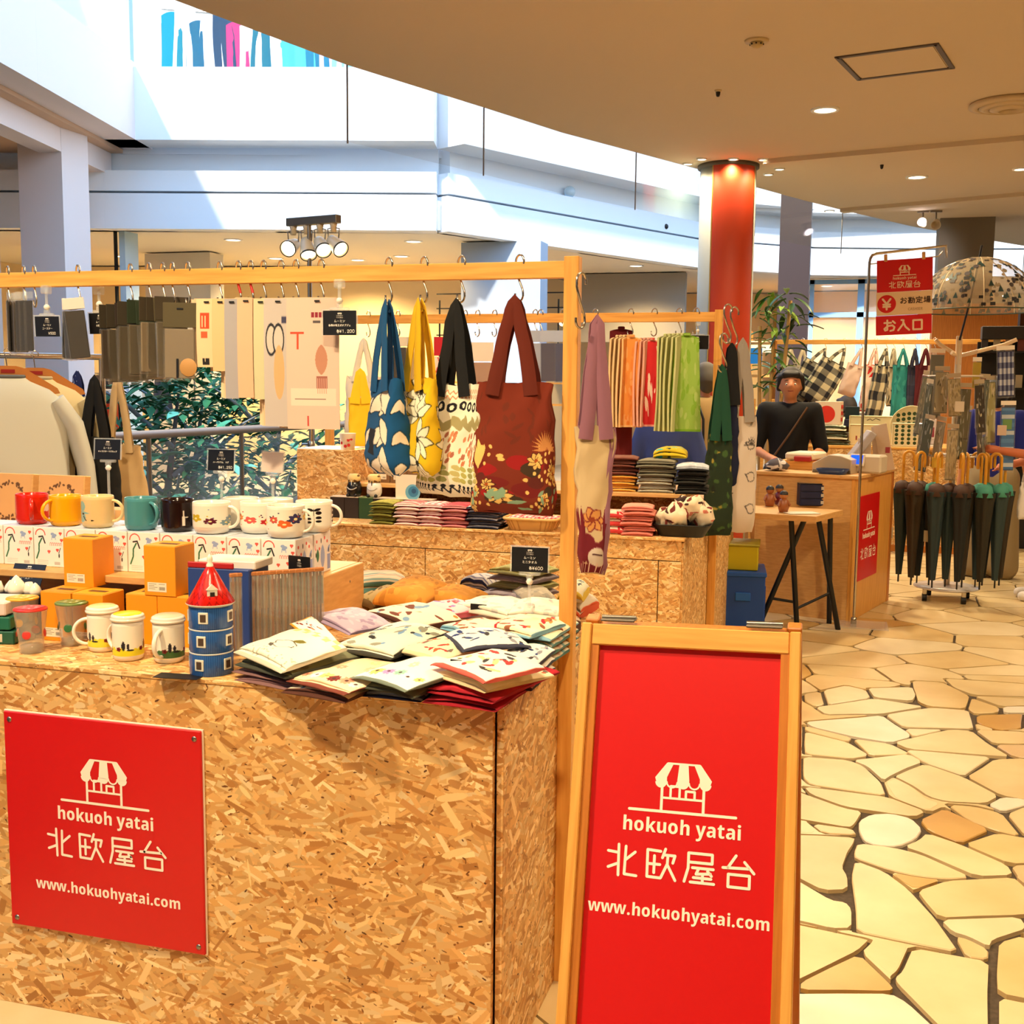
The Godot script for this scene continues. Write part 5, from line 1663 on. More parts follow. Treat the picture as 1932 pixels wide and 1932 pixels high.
func header_pack(label: String, at: Vector3, turn: float, tilt: float, w: float, h: float, hh: float, head: Material, body: Material, group: String, swing := 0.0, clear_w := 1.0) -> Node3D:
	# hangs from its hole at the origin
	var t := thing("header_pack", label, "packet", at, turn, group)
	t.rotation.z = tilt
	t.rotation.x = swing
	if hh > 0.0: part("header_card", G.new().box(V3(0, -hh * .5 + .012, 0), V3(w, hh, .003), .0006), head, t)
	part("contents", G.new().box(V3(0, -hh - (h - hh) * .5 + .012, 0), V3(w * .9, (h - hh) * .94, .006), .002), body, t)
	part("bag", G.new().box(V3(0, -hh - (h - hh) * .5 + .010, 0), V3(w * clear_w, (h - hh), .009), .003), M.bag_clear, t)
	return t

func build_front_rail() -> void:
	M.bag_clear = pane(c8(226, 222, 214), .035)
	M.bag_clear.roughness = .15
	var zr := -2.66
	var hooks := {5: "black twist packs, at the left edge", 35: "clear packs at the far left", 55: "far-left clear packs, second one", 138: "dark dotted strips", 237: "first olive packs, red tag on it", 272: "green olive pack", 298: "middle olive packs", 316: "tilted olive pack", 345: "front olive pack", 405: "red-printed cream sheets", 440: "peach sheets, red tape on it", 463: "second peach sheets, red tape on it", 487: "pale green sheets", 520: "grey letter sheets", 548: "folded long sheets", 595: "large front sheet", 722: "blue tote", 788: "yellow tote", 858: "patterned tote with black straps", 968: "rust floral tote"}
	for k in hooks:
		var top := onz(k)
		s_hook("chrome S-hook on the near pine rail holding the " + hooks[k], V3(top.x + .016, 1.797, zr), -.66, "chrome S-hooks on the near rail", 1.0, k == 440 or k == 463)
	# hook and purple tote on the end of the post
	s_hook("chrome S-hook on a screw of the pine post, holding the mauve tote", V3(-0.585, 1.744, -2.606), 1.2, "chrome S-hooks on the near rail", 1.15)
	# totes
	var blue := mat(c8(0, 74, 124), .9)
	var bp := Paint.new(160, 192, c8(0, 74, 124))
	for i in 9:
		var x := 20.0 + (i % 3) * 50; var y := 20.0 + (i / 3) * 62
		bp.leaf(x, y + 50, 62, 12, -PI / 2 + sin(i * 2.0) * .7, c8(236, 220, 196), c8(14, 20, 30))
		bp.leaf(x + 20, y + 50, 44, 8, -PI / 2 + .8, c8(236, 220, 196), c8(14, 20, 30))
	bp.rect(70, 100, 84, 150, c8(14, 20, 34))
	var yellow := mat(c8(220, 172, 8), .9)
	var yp := Paint.new(160, 192, c8(224, 182, 12))
	for i in 8:
		var x := 30.0 + (i % 2) * 80; var y := 30.0 + (i / 2) * 46
		for k in 5: yp.leaf(x, y, 46, 8, k * .7 + i, c8(240, 230, 200), c8(24, 22, 10))
		yp.blob(x, y, 6, 6, c8(24, 22, 10))
	var cp := Paint.new(256, 288, c8(238, 226, 202))
	for i in 26:
		for j in 2: cp.path(PackedVector2Array([V2(i * 10, 14 + j * 14), V2(i * 10 + 5, 24 + j * 14), V2(i * 10 + 10, 14 + j * 14)]), 1.6, c8(216, 130, 90))
	for i in 13:
		cp.blob(i * 20 + 10, 58, 8.5, 12, c8(18, 18, 26)); cp.blob(i * 20 + 10, 58, 3.6, 6.5, c8(238, 226, 202))
	for i in 10: 
		for k in 2: cp.leaf(i * 27 + 12, 120, 44 - k * 8, 7, -PI / 2 + (-.35 + k * .7), c8(160, 148, 100))
	for i in 150:
		var y := 126.0 + rng.randf() * 78
		cp.blob(rng.randf() * 256, y, 2.6, 8, [c8(196, 116, 76), c8(206, 132, 90), c8(170, 100, 76)][i % 3], .25)
	for i in 44: cp.blob((i % 15) * 18 + rng.randf_range(-3, 3), 214 + (i / 15) * 15, 8.5, 6.5, [c8(176, 168, 88), c8(150, 148, 90), c8(190, 176, 110)][i % 3], rng.randf())
	for i in 22:
		cp.line(V2(i * 12, 278), V2(i * 12 + 6, 262), 2.4, c8(18, 18, 30)); cp.blob(i * 12 + 6, 260, 3.6, 3.6, c8(18, 18, 30)); cp.line(V2(i * 12 + 6, 262), V2(i * 12 + 12, 278), 2.4, c8(18, 18, 30))
	var rp := Paint.new(256, 320, c8(116, 36, 10))
	for i in 26: rp.leaf(rng.randf_range(20, 236), rng.randf_range(40, 150), 24, 3, -PI / 2 + rng.randf_range(-.7, .7), c8(104, 36, 12))
	for i in 26: rp.blob(rng.randf() * 256, rng.randf_range(190, 300), rng.randf_range(12, 26), rng.randf_range(10, 20), [c8(150, 14, 14), c8(110, 16, 10), c8(90, 26, 14), c8(60, 40, 20)][i % 4])
	for i in 12: rp.flower(rng.randf() * 256, rng.randf_range(170, 300), rng.randf_range(14, 24), 8, c8(222, 176, 96), c8(160, 70, 20), c8(60, 24, 10), rng.randf())
	for i in 60: rp.blob(rng.randf() * 256, rng.randf_range(150, 310), 4, 5, c8(226, 186, 104))
	rp.leaf(66, 210, 76, 12, -PI / 2, c8(232, 196, 110)); rp.leaf(66, 206, 60, 8, -PI / 2 - .35, c8(232, 196, 110)); rp.leaf(66, 206, 60, 8, -PI / 2 + .35, c8(232, 196, 110))
	for i in 14: rp.leaf(200, 160, 46, 2.4, -PI + i * .25, c8(196, 130, 70))
	for i in 18: rp.leaf(rng.randf() * 256, rng.randf_range(260, 310), 22, 4, rng.randf() * TAU, c8(130, 160, 130))
	var tg := "tote bags on the near rail"
	tote("blue tote bag with white leaf print, hung sideways on the near rail", V3(-1.083, 1.698, -2.64), -.85, .185, .235, .17, .19, .085, on_sheet(bp, .95), blue, tg, .046, 3)
	tote("yellow tote bag with black and white flowers, hung sideways", V3(-0.997, 1.7, -2.64), -.85, .185, .235, .17, .19, .075, on_sheet(yp, .95), yellow, tg, .046, 5)
	tote("cream patterned tote bag with black straps on the near rail", V3(-0.902, 1.703, -2.64), -.28, .200, .275, .150, .205, .07, tex_mat(cp.tex(), .95), mat(c8(12, 12, 14), .95), tg, .032, 8, null, -.015)
	tote("rust red tote bag with golden flowers, largest on the near rail", V3(-0.749, 1.708, -2.62), .0, .200, .315, .190, .215, .075, tex_mat(rp.tex(), .95), mat(c8(96, 28, 8), .95), tg, .034, 11)
	var mp := Paint.new(128, 224, c8(206, 180, 136))
	for i in 16: mp.blob(rng.randf() * 128, rng.randf_range(170, 224), 16, 14, c8(112, 20, 34))
	for i in 6: mp.leaf(rng.randf() * 128, 190, 70, 8, -PI / 2, c8(112, 20, 34))
	mp.flower(60, 140, 18, 7, c8(216, 150, 80), c8(150, 60, 30), c8(112, 20, 34)); mp.blob(70, 196, 17, 15, c8(220, 206, 190)); mp.line(V2(62, 192), V2(80, 192), 2, c8(60, 20, 24))
	for i in 8: mp.line(V2(20 + i * 12, 206), V2(20 + i * 12, 222), 2, c8(230, 200, 180))
	tote("mauve and natural linen tote with dark red flowers at the pine post", V3(-0.565, 1.661, -2.643) + V3(.01, 0, 0), .45, .255, .355, .10, .065, .045, on_sheet(mp, .95), mat(c8(150, 100, 118), .95), tg, .034, 14, mat(c8(150, 100, 118), .95))
	# dark accessory packs, far left
	var dk := mat(c8(28, 19, 14), .7)
	var dk2 := mat(c8(52, 36, 20), .7)
	var ag := "clear accessory packs at the left of the near rail"
	for i in 5:
		header_pack("clear pack of dark brown cords at the far left, " + ["outermost", "second", "third", "fourth", "fifth, beside a small white tag"][i], V3(-2.221, 1.731, -2.66) + V3(i * .018, -.004 * (i % 2), .006 * i), -.9 + i * .22, 0, .060, .165, .02, M.clear, [dk, dk2, dk, dk2, dk][i], ag)
	for i in 4:
		header_pack("clear pack of black strips with pale dots, " + ["left one under the fourth hook", "second one under the fourth hook", "third one under the fourth hook", "right one under the fourth hook"][i], V3(-2.019, 1.712, -2.66) + V3(i * .012 - .008, 0, .008 * i), -.5 + i * .3, (i - 1.5) * .07, .056, .165, .03, mat(c8(226, 214, 206), .4), dk if i else dk2, ag)
	# olive header packs
	var ol := [mat(c8(52, 44, 30), .8), mat(c8(34, 48, 26), .8), mat(c8(60, 50, 34), .8), mat(c8(82, 72, 46), .8), mat(c8(46, 32, 24), .8)]
	var con := [mat(c8(70, 58, 38), .6), mat(c8(88, 76, 56), .6), mat(c8(56, 40, 26), .6), mat(c8(130, 112, 86), .6)]
	var ops := [[203, 588, 1.15, 0, 2], [214, 586, 1.0, 0, 0], [226, 584, 1.0, 4, 2], [240, 582, .95, 0, 0], [254, 578, .95, 1, 1], [266, 580, .95, 1, 0], [280, 574, 1.05, 2, 3], [290, 574, 1.0, 2, 1], [300, 574, .95, 3, 3], [312, 572, .8, 2, 1]]
	var on_names := ["leftmost", "second from the left", "third from the left, dark contents", "fourth from the left", "fifth, with a dark green header", "sixth, dark green header", "seventh from the left", "eighth from the left, grey contents", "ninth, pale contents", "tenth, just behind the front pack"]
	for i in ops.size():
		var o = ops[i]
		header_pack("olive header packet hanging edge-on from the near rail, " + on_names[i], onz(o[0], o[1]) + V3(.018, .004, -.010 * (i % 3)), o[2], .02 * sin(i * 1.7), .088, .20 + .012 * (i % 2), .062, ol[o[3]], con[o[4]], "olive header packets on the near rail", .05 * sin(i * 2.1))
	var fp := header_pack("olive header packet facing forward, the front one with a brown sun print", onz(352, 582) + V3(0, .0, .035), .12, -.02, .092, .20, .064, ol[3], con[3], "olive header packets on the near rail")
	part("slot_hole", G.new().box(V3(.002, -.004, .002), V3(.018, .005, .002), .0008), M.black, fp)
	part("print", G.new().lathe([V2(.024, 0), V2(.022, .0012), V2(0, .0012)], 14, Vector3.ZERO, Transform3D(Basis(Vector3.RIGHT, PI / 2), V3(.026, -.155, .0048))), mat(c8(190, 140, 80), .6), fp)
	part("print", G.new().box(V3(-.004, -.158, .0052), V3(.006, .05, .001)), M.black, fp)
	# cream paper sheets in fans
	var sp := Paint.new(96, 192, c8(236, 204, 160))
	sp.rect(22, 40, 70, 84, c8(206, 70, 34)); sp.rect(30, 48, 36, 80, c8(236, 204, 160)); sp.rect(46, 48, 52, 80, c8(236, 204, 160)); sp.rect(26, 92, 60, 110, c8(206, 90, 50)); sp.rect(30, 166, 66, 184, c8(24, 22, 24)); sp.rect(42, 160, 46, 176, c8(236, 204, 160))
	var cp2 := Paint.new(128, 256, c8(222, 190, 172))
	cp2.rect(10, 66, 44, 70, c8(200, 70, 40)); cp2.rect(26, 66, 31, 100, c8(200, 70, 40)); cp2.leaf(86, 150, 60, 14, -PI / 2, c8(190, 130, 104)); cp2.rect(74, 152, 100, 188, c8(160, 96, 84)); cp2.rect(10, 176, 120, 210, c8(236, 210, 190))
	for i in 5: cp2.rect(76 + i * 5, 156, 78 + i * 5, 186, c8(214, 160, 140))
	cp2.rect(50, 230, 54, 250, c8(200, 70, 60)); cp2.rect(20, 196, 96, 198, c8(150, 120, 110)); cp2.rect(60, 28, 100, 38, c8(140, 30, 50)); cp2.rect(66, 44, 84, 49, c8(90, 80, 80))
	for i in 5: cp2.rect(60 + i * 9, 26, 62 + i * 9, 40, c8(222, 190, 172))
	var cp3 := Paint.new(96, 192, c8(196, 184, 178))
	cp3.blob(30, 62, 22, 24, c8(30, 30, 40)); cp3.blob(30, 62, 18, 20, c8(206, 194, 184)); cp3.blob(58, 62, 22, 24, c8(30, 30, 40)); cp3.blob(58, 62, 18, 20, c8(206, 194, 184)); cp3.blob(60, 110, 20, 40, c8(220, 170, 120)); cp3.rect(70, 28, 90, 38, c8(60, 60, 90))
	var faces := [on_sheet(sp, .8), mat(c8(226, 190, 140), .8), mat(c8(170, 164, 168), .8), mat(c8(226, 182, 148), .8), mat(c8(206, 200, 160), .8), on_sheet(cp3, .8), tex_mat(cp2.tex(), .8)]
	var sheets := [[398, 572, .050, .175, 4, 0, "red-printed cream sheet"], [424, 572, .040, .185, 3, 1, "plain cream sheet"], [446, 572, .036, .255, 4, 2, "grey-blue sheet"], [472, 570, .042, .255, 5, 3, "peach sheet"], [500, 572, .034, .255, 3, 4, "pale green sheet"], [530, 571, .066, .325, 4, 5, "grey sheet with black rings"], [598, 570, .140, .330, 5, 6, "large mauve sheet with red lettering"]]
	for s in sheets:
		for k in s[4]:
			var c := onz(s[0], s[1]) + V3(-.012 * k, .002 * (k % 2), -.012 * k + .03)
			var t := thing("paper_sheet", s[6] + " on the near rail, " + (["front of its fan", "second of its fan", "third of its fan", "fourth of its fan", "hindmost of its fan"][k]), "sheet", c, .10, "printed paper sheets on the near rail")
			var w: float = s[2]
			var h: float = s[3]
			var g := G.new().sheet(func(u, v): return V3((u - .5) * w, .008 - v * h, -.012 * (u - .5) ** 2 * (w / .1) + .004 * sin(v * 3.0 + k)), 6, 8, .0022)
			part("sheet", g, faces[s[5]] if k == 0 else mat([c8(236, 206, 164), c8(226, 190, 150), c8(232, 200, 160)][k % 3], .8), t)
			if k == 0: part("slot_hole", G.new().box(V3(w * .1, .0, .0032), V3(.014, .004, .0014)), M.black, t)
	# price cards hanging on clips under the beam
	clip_card("black price card hanging by the far-left clear packs", V3(-2.071, 1.648, -2.63), .072, .054, .1, .05, card_face(["ムーミン", "コースター"], "¥500"), 1.757)
	clip_card("black price card hanging beside the olive packets, partly hidden", V3(-1.942, 1.658, -2.68), .072, .056, -.1, .05, card_face(["ムーミン", "の組立式"]), 1.757)
	clip_card("black price card hanging before the large mauve sheet", V3(-1.194, 1.651, -2.6), .088, .060, .05, .0, card_face(["ムーミン", "各種の組立式オブジェ"], "各¥1,200"), 1.757)

func onz(px: float, py := 508.0) -> Vector3:
	# rail positions measured along the beam: px counts along the rail, 0 at its left end in view
	var k := px / 1062.0
	return V3(-2.242 + 1.837 * k - .238 * k * k, 1.807 - .03 * k - (py - 508.0) * (.001446 - .000206 * k), -2.66)

# ---------------------------------------------------------------- far island
func build_back_island() -> void:
	var t := thing("display_counter", "far display counter clad in dark-lit OSB with a hinged hatch, behind the near island", "counter")
	var z0 := -4.80
	part("upper_strip", G.new().box(V3(-1.66, .803, z0 - .008), V3(2.08, .086, .016), .0012), M.osb_small, t)
	for x in [[-2.70, -1.79], [-1.786, -1.09], [-1.086, -.72], [-.716, -.62]]:
		part("front_panel", G.new().box(V3((x[0] + x[1]) * .5, .378, z0 - .008), V3(x[1] - x[0], .756, .016), .0012), M.osb_small, t)
	part("hatch_edge", G.new().box(V3(-.719, .44, z0 - .002), V3(.006, .12, .006)), M.steel, t)
	part("inner_panel", G.new().box(V3(-1.66, .41, z0 - .03), V3(2.06, .82, .012)), M.black, t)
	part("side_panel", G.new().box(V3(-.620, .42, -5.29), V3(.016, .84, .96), .0012), M.osb, t)
	part("side_panel", G.new().box(V3(-.612, .43, -6.52), V3(.016, .86, 1.36), .0012), M.osb, t)
	part("side_panel", G.new().box(V3(-2.70, .42, -6.0), V3(.016, .84, 2.38), .0012), M.osb_small, t)
	part("back_panel", G.new().box(V3(-1.66, .42, -7.2), V3(2.08, .84, .016), .0012), M.osb_small, t)
	part("top_panel", G.new().box(V3(-1.657, .852, -6.0), V3(2.10, .012, 2.42), .002), M.osb_small, t)
	var f := thing("hanging_rail", "pine post and beam rail over the far counter, hung with towels", "display rail")
	part("post", G.new().box(V3(-.592, .945, -5.80), V3(.04, 1.89, .04), .0015), M.pine_v, f)
	part("post", G.new().box(V3(-2.73, .945, -5.80), V3(.04, 1.89, .04), .0015), M.pine_v, f)
	part("beam", G.new().box(V3(-1.66, 1.855, -5.80), V3(2.10, .048, .022), .0015), M.pine_h, f)
	var r := thing("riser_shelf", "long plywood riser shelf across the middle of the far counter", "shelf")
	part("shelf_board", G.new().box(V3(-1.45, 1.015, -5.30), V3(1.62, .018, .5), .002), M.ply, r)
	part("end_board", G.new().box(V3(-.648, .932, -5.30), V3(.016, .148, .5), .002), M.ply, r)
	part("end_board", G.new().box(V3(-2.25, .932, -5.30), V3(.016, .148, .5), .002), M.ply, r)
	part("back_board", G.new().box(V3(-1.45, .932, -5.545), V3(1.6, .148, .01)), M.osb_small, r)
	# spot lamps on a pole
	var sp := thing("spotlight_stand", "slim pole carrying a bar with four cream spotlights, behind the near rail", "spotlight", V3(-2.941, 0, -6.0))
	part("base", G.new().lathe([V2(0, 0), V2(.16, 0), V2(.16, .012), V2(.02, .02), V2(0, .02)], 24), M.steel, sp)
	part("pole", G.new().tube([V3(0, .01, 0), V3(0, 2.40, 0)], .013, 12), M.chrome, sp)
	part("collar", G.new().lathe([V2(.0, -.03), V2(.02, -.03), V2(.022, .03), V2(0, .03)], 14), M.steel, sp, V3(0, 1.14, 0))
	part("clamp_knob", G.new().tube([V3(-.06, 1.15, 0), V3(0, 1.15, 0)], .007, 8), M.steel, sp)
	var bar := part("lamp_bar", G.new().box(V3(.03, 2.423, .0), V3(.36, .046, .05), .003), M.steel, sp)
	bar.rotation.y = -.22
	for i in 4:
		var bx := -.115 + i * .096
		var c := V3(bx * cos(.22), 2.40, bx * sin(.22))
		var head := Node3D.new()
		head.name = "spot_head"
		sp.add_child(head, true)
		head.position = c
		var cream := mat(c8(224, 206, 170), .4)
		part("socket", G.new().lathe([V2(0, -.05), V2(.016, -.05), V2(.018, -.02), V2(.022, 0), V2(0, 0)], 16), cream, head)
		part("bracket", G.new().tube([V3(-.03, -.09, 0), V3(-.036, -.03, 0), V3(0, -.02, 0), V3(.036, -.03, 0), V3(.03, -.09, 0)], .004, 8), M.steel, head)
		var aim: Vector3 = [V3(.05, -.35, .9), V3(.35, -.8, .45), V3(.55, -.55, .6), V3(.75, -.55, .45)][i].normalized()
		var b := Basis.looking_at(aim, Vector3.UP)
		var sh := part("lamp_shade", G.new().lathe([V2(.018, -.035), V2(.030, -.03), V2(.036, .0), V2(.047, .075), V2(.047, .085), V2(.043, .085), V2(.03, 0), V2(0, -.01)], 22), cream, head)
		sh.transform = Transform3D(b * Basis(Vector3.RIGHT, -PI / 2), V3(0, -.105, 0))
		var rim := part("rim", G.new().lathe([V2(.043, .078), V2(.048, .08), V2(.048, .088), V2(.043, .088), V2(.043, .078)], 22, Vector3.ZERO, Transform3D(), false), M.black, head)
		rim.transform = sh.transform
		var bulb := part("bulb", G.new().lathe([V2(0, .066), V2(.036, .068), V2(.040, .074), V2(.034, .080), V2(0, .083)], 20), glow(Color(1, .93, .78), 14.0 if i == 0 else 7.0), head)
		bulb.transform = sh.transform
		var l := SpotLight3D.new()
		l.name = "spot_light"
		l.light_color = Color(1, .86, .62)
		l.light_energy = 2.5
		l.light_size = .04
		l.spot_angle = 32
		l.spot_range = 20
		l.spot_attenuation = 2.0
		l.shadow_enabled = true
		head.add_child(l, true)
		l.transform = Transform3D(b, V3(0, -.105, 0) + aim * .10)

func stack(labels: String, names: Array, c: Vector3, turn: float, w: float, d: float, th: float, n: int, ms: Array, group: String, layers := 2, called := "folded_cloth") -> void:
	var first: Node3D = null
	for i in n:
		var lab: String = labels + names[i]
		var at := c + V3(sin(i * 2.1) * .006, i * th, cos(i * 3.3) * .005)
		var m: Material = ms[i % ms.size()]
		var o := single(called, m_folded(w, d, th, layers, i % 2, .003), m, lab, "cloth", at, turn + sin(i * 1.7) * .05, group)

const ORD5 := ["bottom", "second from bottom", "third from bottom", "fourth from bottom", "fifth from bottom", "sixth from bottom", "top"]

func hung_towel(label: String, at: Vector3, turn: float, w: float, h: float, m: Material, group: String, seed_: int, flare := .25) -> Node3D:
	var t := thing("hanging_towel", label, "towel", at, turn, group)
	var g := G.new().sheet(func(u, v):
		var ww: float = w * (1.0 + flare * v)
		return V3((u - .5) * ww, -h * v - .012 * (2 * u - 1) ** 2 * (1 - v), .010 * sin(u * 9.0 + seed_) * v + .006 * sin(v * 4 + seed_)), 10, 10, .010)
	part("terry", g, m, t)
	part("loop_tag", G.new().box(V3(0, .004, .004), V3(w * .3, .016, .014), .004), m, t)
	return t

func build_back_goods() -> void:
	var z0 := -4.9
	# egg-cup figures in a clear tray
	var tr := thing("tray", "clear acrylic tray of wooden egg-cup figures on the far counter", "tray", V3(-2.324, 0.858, -5.269) + V3(0, 0, -.06))
	part("tray_base", G.new().box(V3(0, .003, 0), V3(.26, .006, .14)), M.acrylic, tr)
	for s in [[0, .03, .07, .26, .004], [0, .03, -.07, .26, .004], [.13, .03, 0, .004, .14], [-.13, .03, 0, .004, .14]]:
		part("tray_wall", G.new().box(V3(s[0], s[1], s[2]), V3(s[3], .055, s[4])), M.acrylic, tr)
	var stripes := [[c8(206, 200, 196), c8(60, 50, 60)], [c8(206, 150, 70), c8(210, 180, 120)], [c8(230, 190, 60), c8(40, 34, 30)], [c8(190, 40, 36), c8(226, 190, 170)]]
	for i in 4:
		var e := thing("egg_cup", "turned wooden egg cup with " + ["grey stripes, left in the clear tray", "plain amber body, second in the clear tray", "yellow and black stripes in the clear tray", "red and pink stripes, right in the clear tray"][i], "egg cup", tr.position + V3(-.10 + i * .058, .006, .02), 0, "egg cups in the clear tray")
		for k in 4: part("stripe_ring", G.new().lathe([V2(0, k * .011), V2(.021, k * .011), V2(.022, k * .011 + .0055), V2(.021, k * .011 + .011), V2(0, k * .011 + .011)], 16), mat(stripes[i][k % 2], .4), e)
		part("cup", G.new().lathe([V2(0, .044), V2(.016, .046), V2(.024, .062), V2(.025, .072), V2(.020, .076), V2(0, .074)], 16), mat(c8(222, 176, 110), .4), e)
		part("frill", G.new().lathe([V2(.0255, .068), V2(.018, .086), V2(.004, .095), V2(0, .095)], 9), mat(c8(236, 220, 190), .6), e)
	for i in 2:
		var e := thing("wooden_ball", ["turned wooden ball figure with a dark cap, left behind the egg cups", "turned wooden ball figure lying right behind the egg cups"][i], "ornament", V3(-2.605, 0.858, -5.636) + V3(i * .095, 0, -.16))
		part("body", G.new().lathe([V2(0, 0), V2(.024, 0), V2(.026, .05), V2(.018, .07), V2(0, .07)], 16), mat(c8(180, 110, 50), .4), e)
		part("head", G.new().lathe(ball(.029, .098 - i * .012), 18), mat(c8(214, 150, 80), .35), e)
		part("cap", G.new().lathe([V2(.0295, .103 - i * .012), V2(.024, .118 - i * .012), V2(.012, .127 - i * .012), V2(0, .129 - i * .012)], 18), mat(c8(120, 66, 26), .4), e)
	var ow := thing("wooden_owl", "pale round wooden figure with a face, right behind the clear tray", "ornament", V3(-2.44, 0.858, -5.824) + V3(0, 0, -.12))
	part("body", G.new().lathe(ball(.038, .034), 18), mat(c8(226, 190, 130), .4), ow)
	part("head", G.new().lathe(ball(.027, .086), 18), mat(c8(232, 198, 140), .4), ow)
	for x in [-.009, .009]: part("eye", G.new().lathe(ball(.0045, 0), 8), mat(c8(150, 80, 40), .4), ow, V3(x, .09, .025))
	part("beak", G.new().lathe([V2(.004, 0), V2(0, .008)], 8), mat(c8(190, 90, 40), .4), ow, V3(0, .078, .026))
	# row of dark cartons and the two jars in knitted caps
	for i in 7:
		var c := carton("dark_carton", "dark brown carton with a pale lid in the low row, " + ["leftmost", "second", "third, with a green front", "fourth", "fifth", "sixth", "seventh, beside the globe board"][i], V3(-2.31 + i * .075, .858, -5.02), V3(.073, .10, .07), mat(c8(40, 28, 22) if i != 2 else c8(34, 70, 36), .5), 0, "dark cartons on the far counter")
		part("lid", G.new().box(V3(0, .102, 0), V3(.074, .003, .071)), mat(c8(226, 206, 180), .5) if i != 2 else mat(c8(120, 140, 90), .5), c)
	for i in 2:
		var j := thing("jar", ["squat black jar with a knitted cream cap and grey grin", "squat white jar with a knitted cream cap and small feet"][i], "jar", V3(-2.235 + i * .105, .963, -5.02), 0, "capped jars on the dark cartons")
		var bc := mat(c8(18, 16, 18) if i == 0 else c8(230, 222, 212), .3)
		part("body", G.new().lathe([V2(0, 0), V2(.028, 0), V2(.037, .02), V2(.036, .05), V2(.027, .072), V2(0, .074)], 20), bc, j)
		part("cap", G.new().lathe([V2(0, .070), V2(.030, .070), V2(.032, .085), V2(.030, .102), V2(.024, .108), V2(0, .110)], 18), cloth_print("knit", c8(230, 196, 130), c8(230, 196, 130), 6, [c8(120, 80, 40), c8(90, 60, 30)]), j)
		part("nose", G.new().box(V3(0, .062, .032), V3(.004, .03, .004), .001), mat(c8(226, 220, 206), .4) if i == 0 else M.black, j)
		part("mouth", G.new().tube([V3(-.024, .044, .026), V3(-.012, .036, .0345), V3(.0, .034, .037), V3(.012, .036, .0345), V3(.024, .044, .026)], .003, 6), mat(c8(190, 184, 176), .4), j)
		for x in [-.02, .02]: part("foot", G.new().lathe(ball(.009, .006), 10), bc if i == 0 else M.black, j, V3(x, 0, .03))
	# boxes on the riser
	for i in 5:
		var c := carton("kraft_box", "brown chipboard-coloured box with a white label on the far riser, " + ["leftmost", "second", "third", "fourth", "fifth"][i], V3(-2.13 + i * .088, 1.024, -5.16), V3(.085, .12, .1), mat(c8(120, 84, 48), .7), 0, "labelled boxes on the far riser")
		decal("label", V3(0, .03, .0508), .05, .026, tex_mat(sticker_tex(), .5), c)
	var cr := thing("crate", "brown chipboard crate with white paper on top at the left of the far counter", "crate", V3(-2.43, .858, -5.28))
	part("body", G.new().box(V3(0, .16, 0), V3(.30, .32, .36), .002), M.osb_small, cr)
	part("paper", G.new().box(V3(-.03, .322, .02), V3(.25, .003, .3)), mat(c8(236, 232, 226), .6), cr)
	var cup := thing("paper_cup", "white cup with red dots and a red foot, beside the blue tote", "cup", V3(-2.331, 1.152, -5.16), 0)
	part("body", G.new().lathe([V2(0, .02), V2(.034, .02), V2(.040, .105), V2(.041, .108), V2(.038, .108), V2(.033, .03), V2(0, .03)], 24), mat(c8(238, 222, 200), .4), cup)
	part("foot", G.new().lathe([V2(0, -.01), V2(.033, -.01), V2(.034, .02), V2(0, .02)], 24), mat(c8(176, 20, 16), .4), cup)
	for q in [[-.5, .06], [.1, .045], [.5, .075], [.55, .05], [.9, .08]]:
		part("red_dot", G.new().lathe([V2(.008, 0), V2(0, .0012)], 12, Vector3.ZERO, Transform3D(Basis(Vector3.UP, q[0]) * Basis(Vector3.RIGHT, PI / 2), V3(sin(q[0]), 0, cos(q[0])) * .0375 + V3(0, q[1], 0))), mat(c8(196, 40, 40), .4), cup)
	var gl := thing("globe_board", "white board printed with a blue globe behind the folded cloths", "board", V3(-1.954, 0.969, -5), 0)
	part("board", G.new().box(V3(0, .05, 0), V3(.115, .115, .004)), mat(c8(236, 226, 202), .5), gl)
	for k in 3: part("globe_print", G.new().lathe([V2([.038, .026, .012][k], 0), V2(0, .0012)], 20, Vector3.ZERO, Transform3D(Basis(Vector3.RIGHT, PI / 2), V3(.03 + k * .003, .025 + k * .003, .0025 + k * .001))), mat([c8(110, 176, 200), c8(60, 130, 170), c8(40, 90, 130)][k], .5), gl)
	# folded cloths along the front edge
	var fg := "folded cloths on the far counter"
	var gng := cloth_print("gng", c8(240, 214, 206), c8(226, 190, 186), 4, [c8(206, 70, 84)])
	var olv := cloth_print("olv", c8(140, 134, 44), c8(112, 106, 34), 5, [c8(160, 150, 60), c8(110, 104, 40)])
	var nvp := cloth_print("nvp", c8(206, 196, 196), c8(26, 28, 52), 3, [c8(28, 30, 54), c8(190, 184, 190), c8(150, 30, 44)])
	var dkr := cloth_print("dkr", c8(170, 40, 60), c8(206, 130, 130), 3, [c8(150, 24, 44), c8(190, 70, 84)])
	var rdw := cloth_print("rdw", c8(206, 120, 116), c8(236, 206, 196), 3, [c8(214, 180, 176), c8(170, 60, 70)])
	var fx := [[-2.012, .115, olv, "olive green cloth"], [-1.888, .115, rdw, "red and white hemmed cloth"], [-1.771, .115, gng, "pink gingham cloth"], [-1.655, .115, dkr, "dark red cloth"], [-1.52, .15, nvp, "navy and white plaid cloth"]]
	for q in fx:
		stack(q[3] + " in its far counter pile, ", ORD5, V3(q[0], .858, -4.90), 0, q[1], .16, .0175, 6, [q[2]], fg, 2)
	# basket of gingham cloths
	var bk := thing("basket", "shallow woven basket of red and white gingham cloths beside the pine post", "basket", V3(-1.3, .858, -4.89))
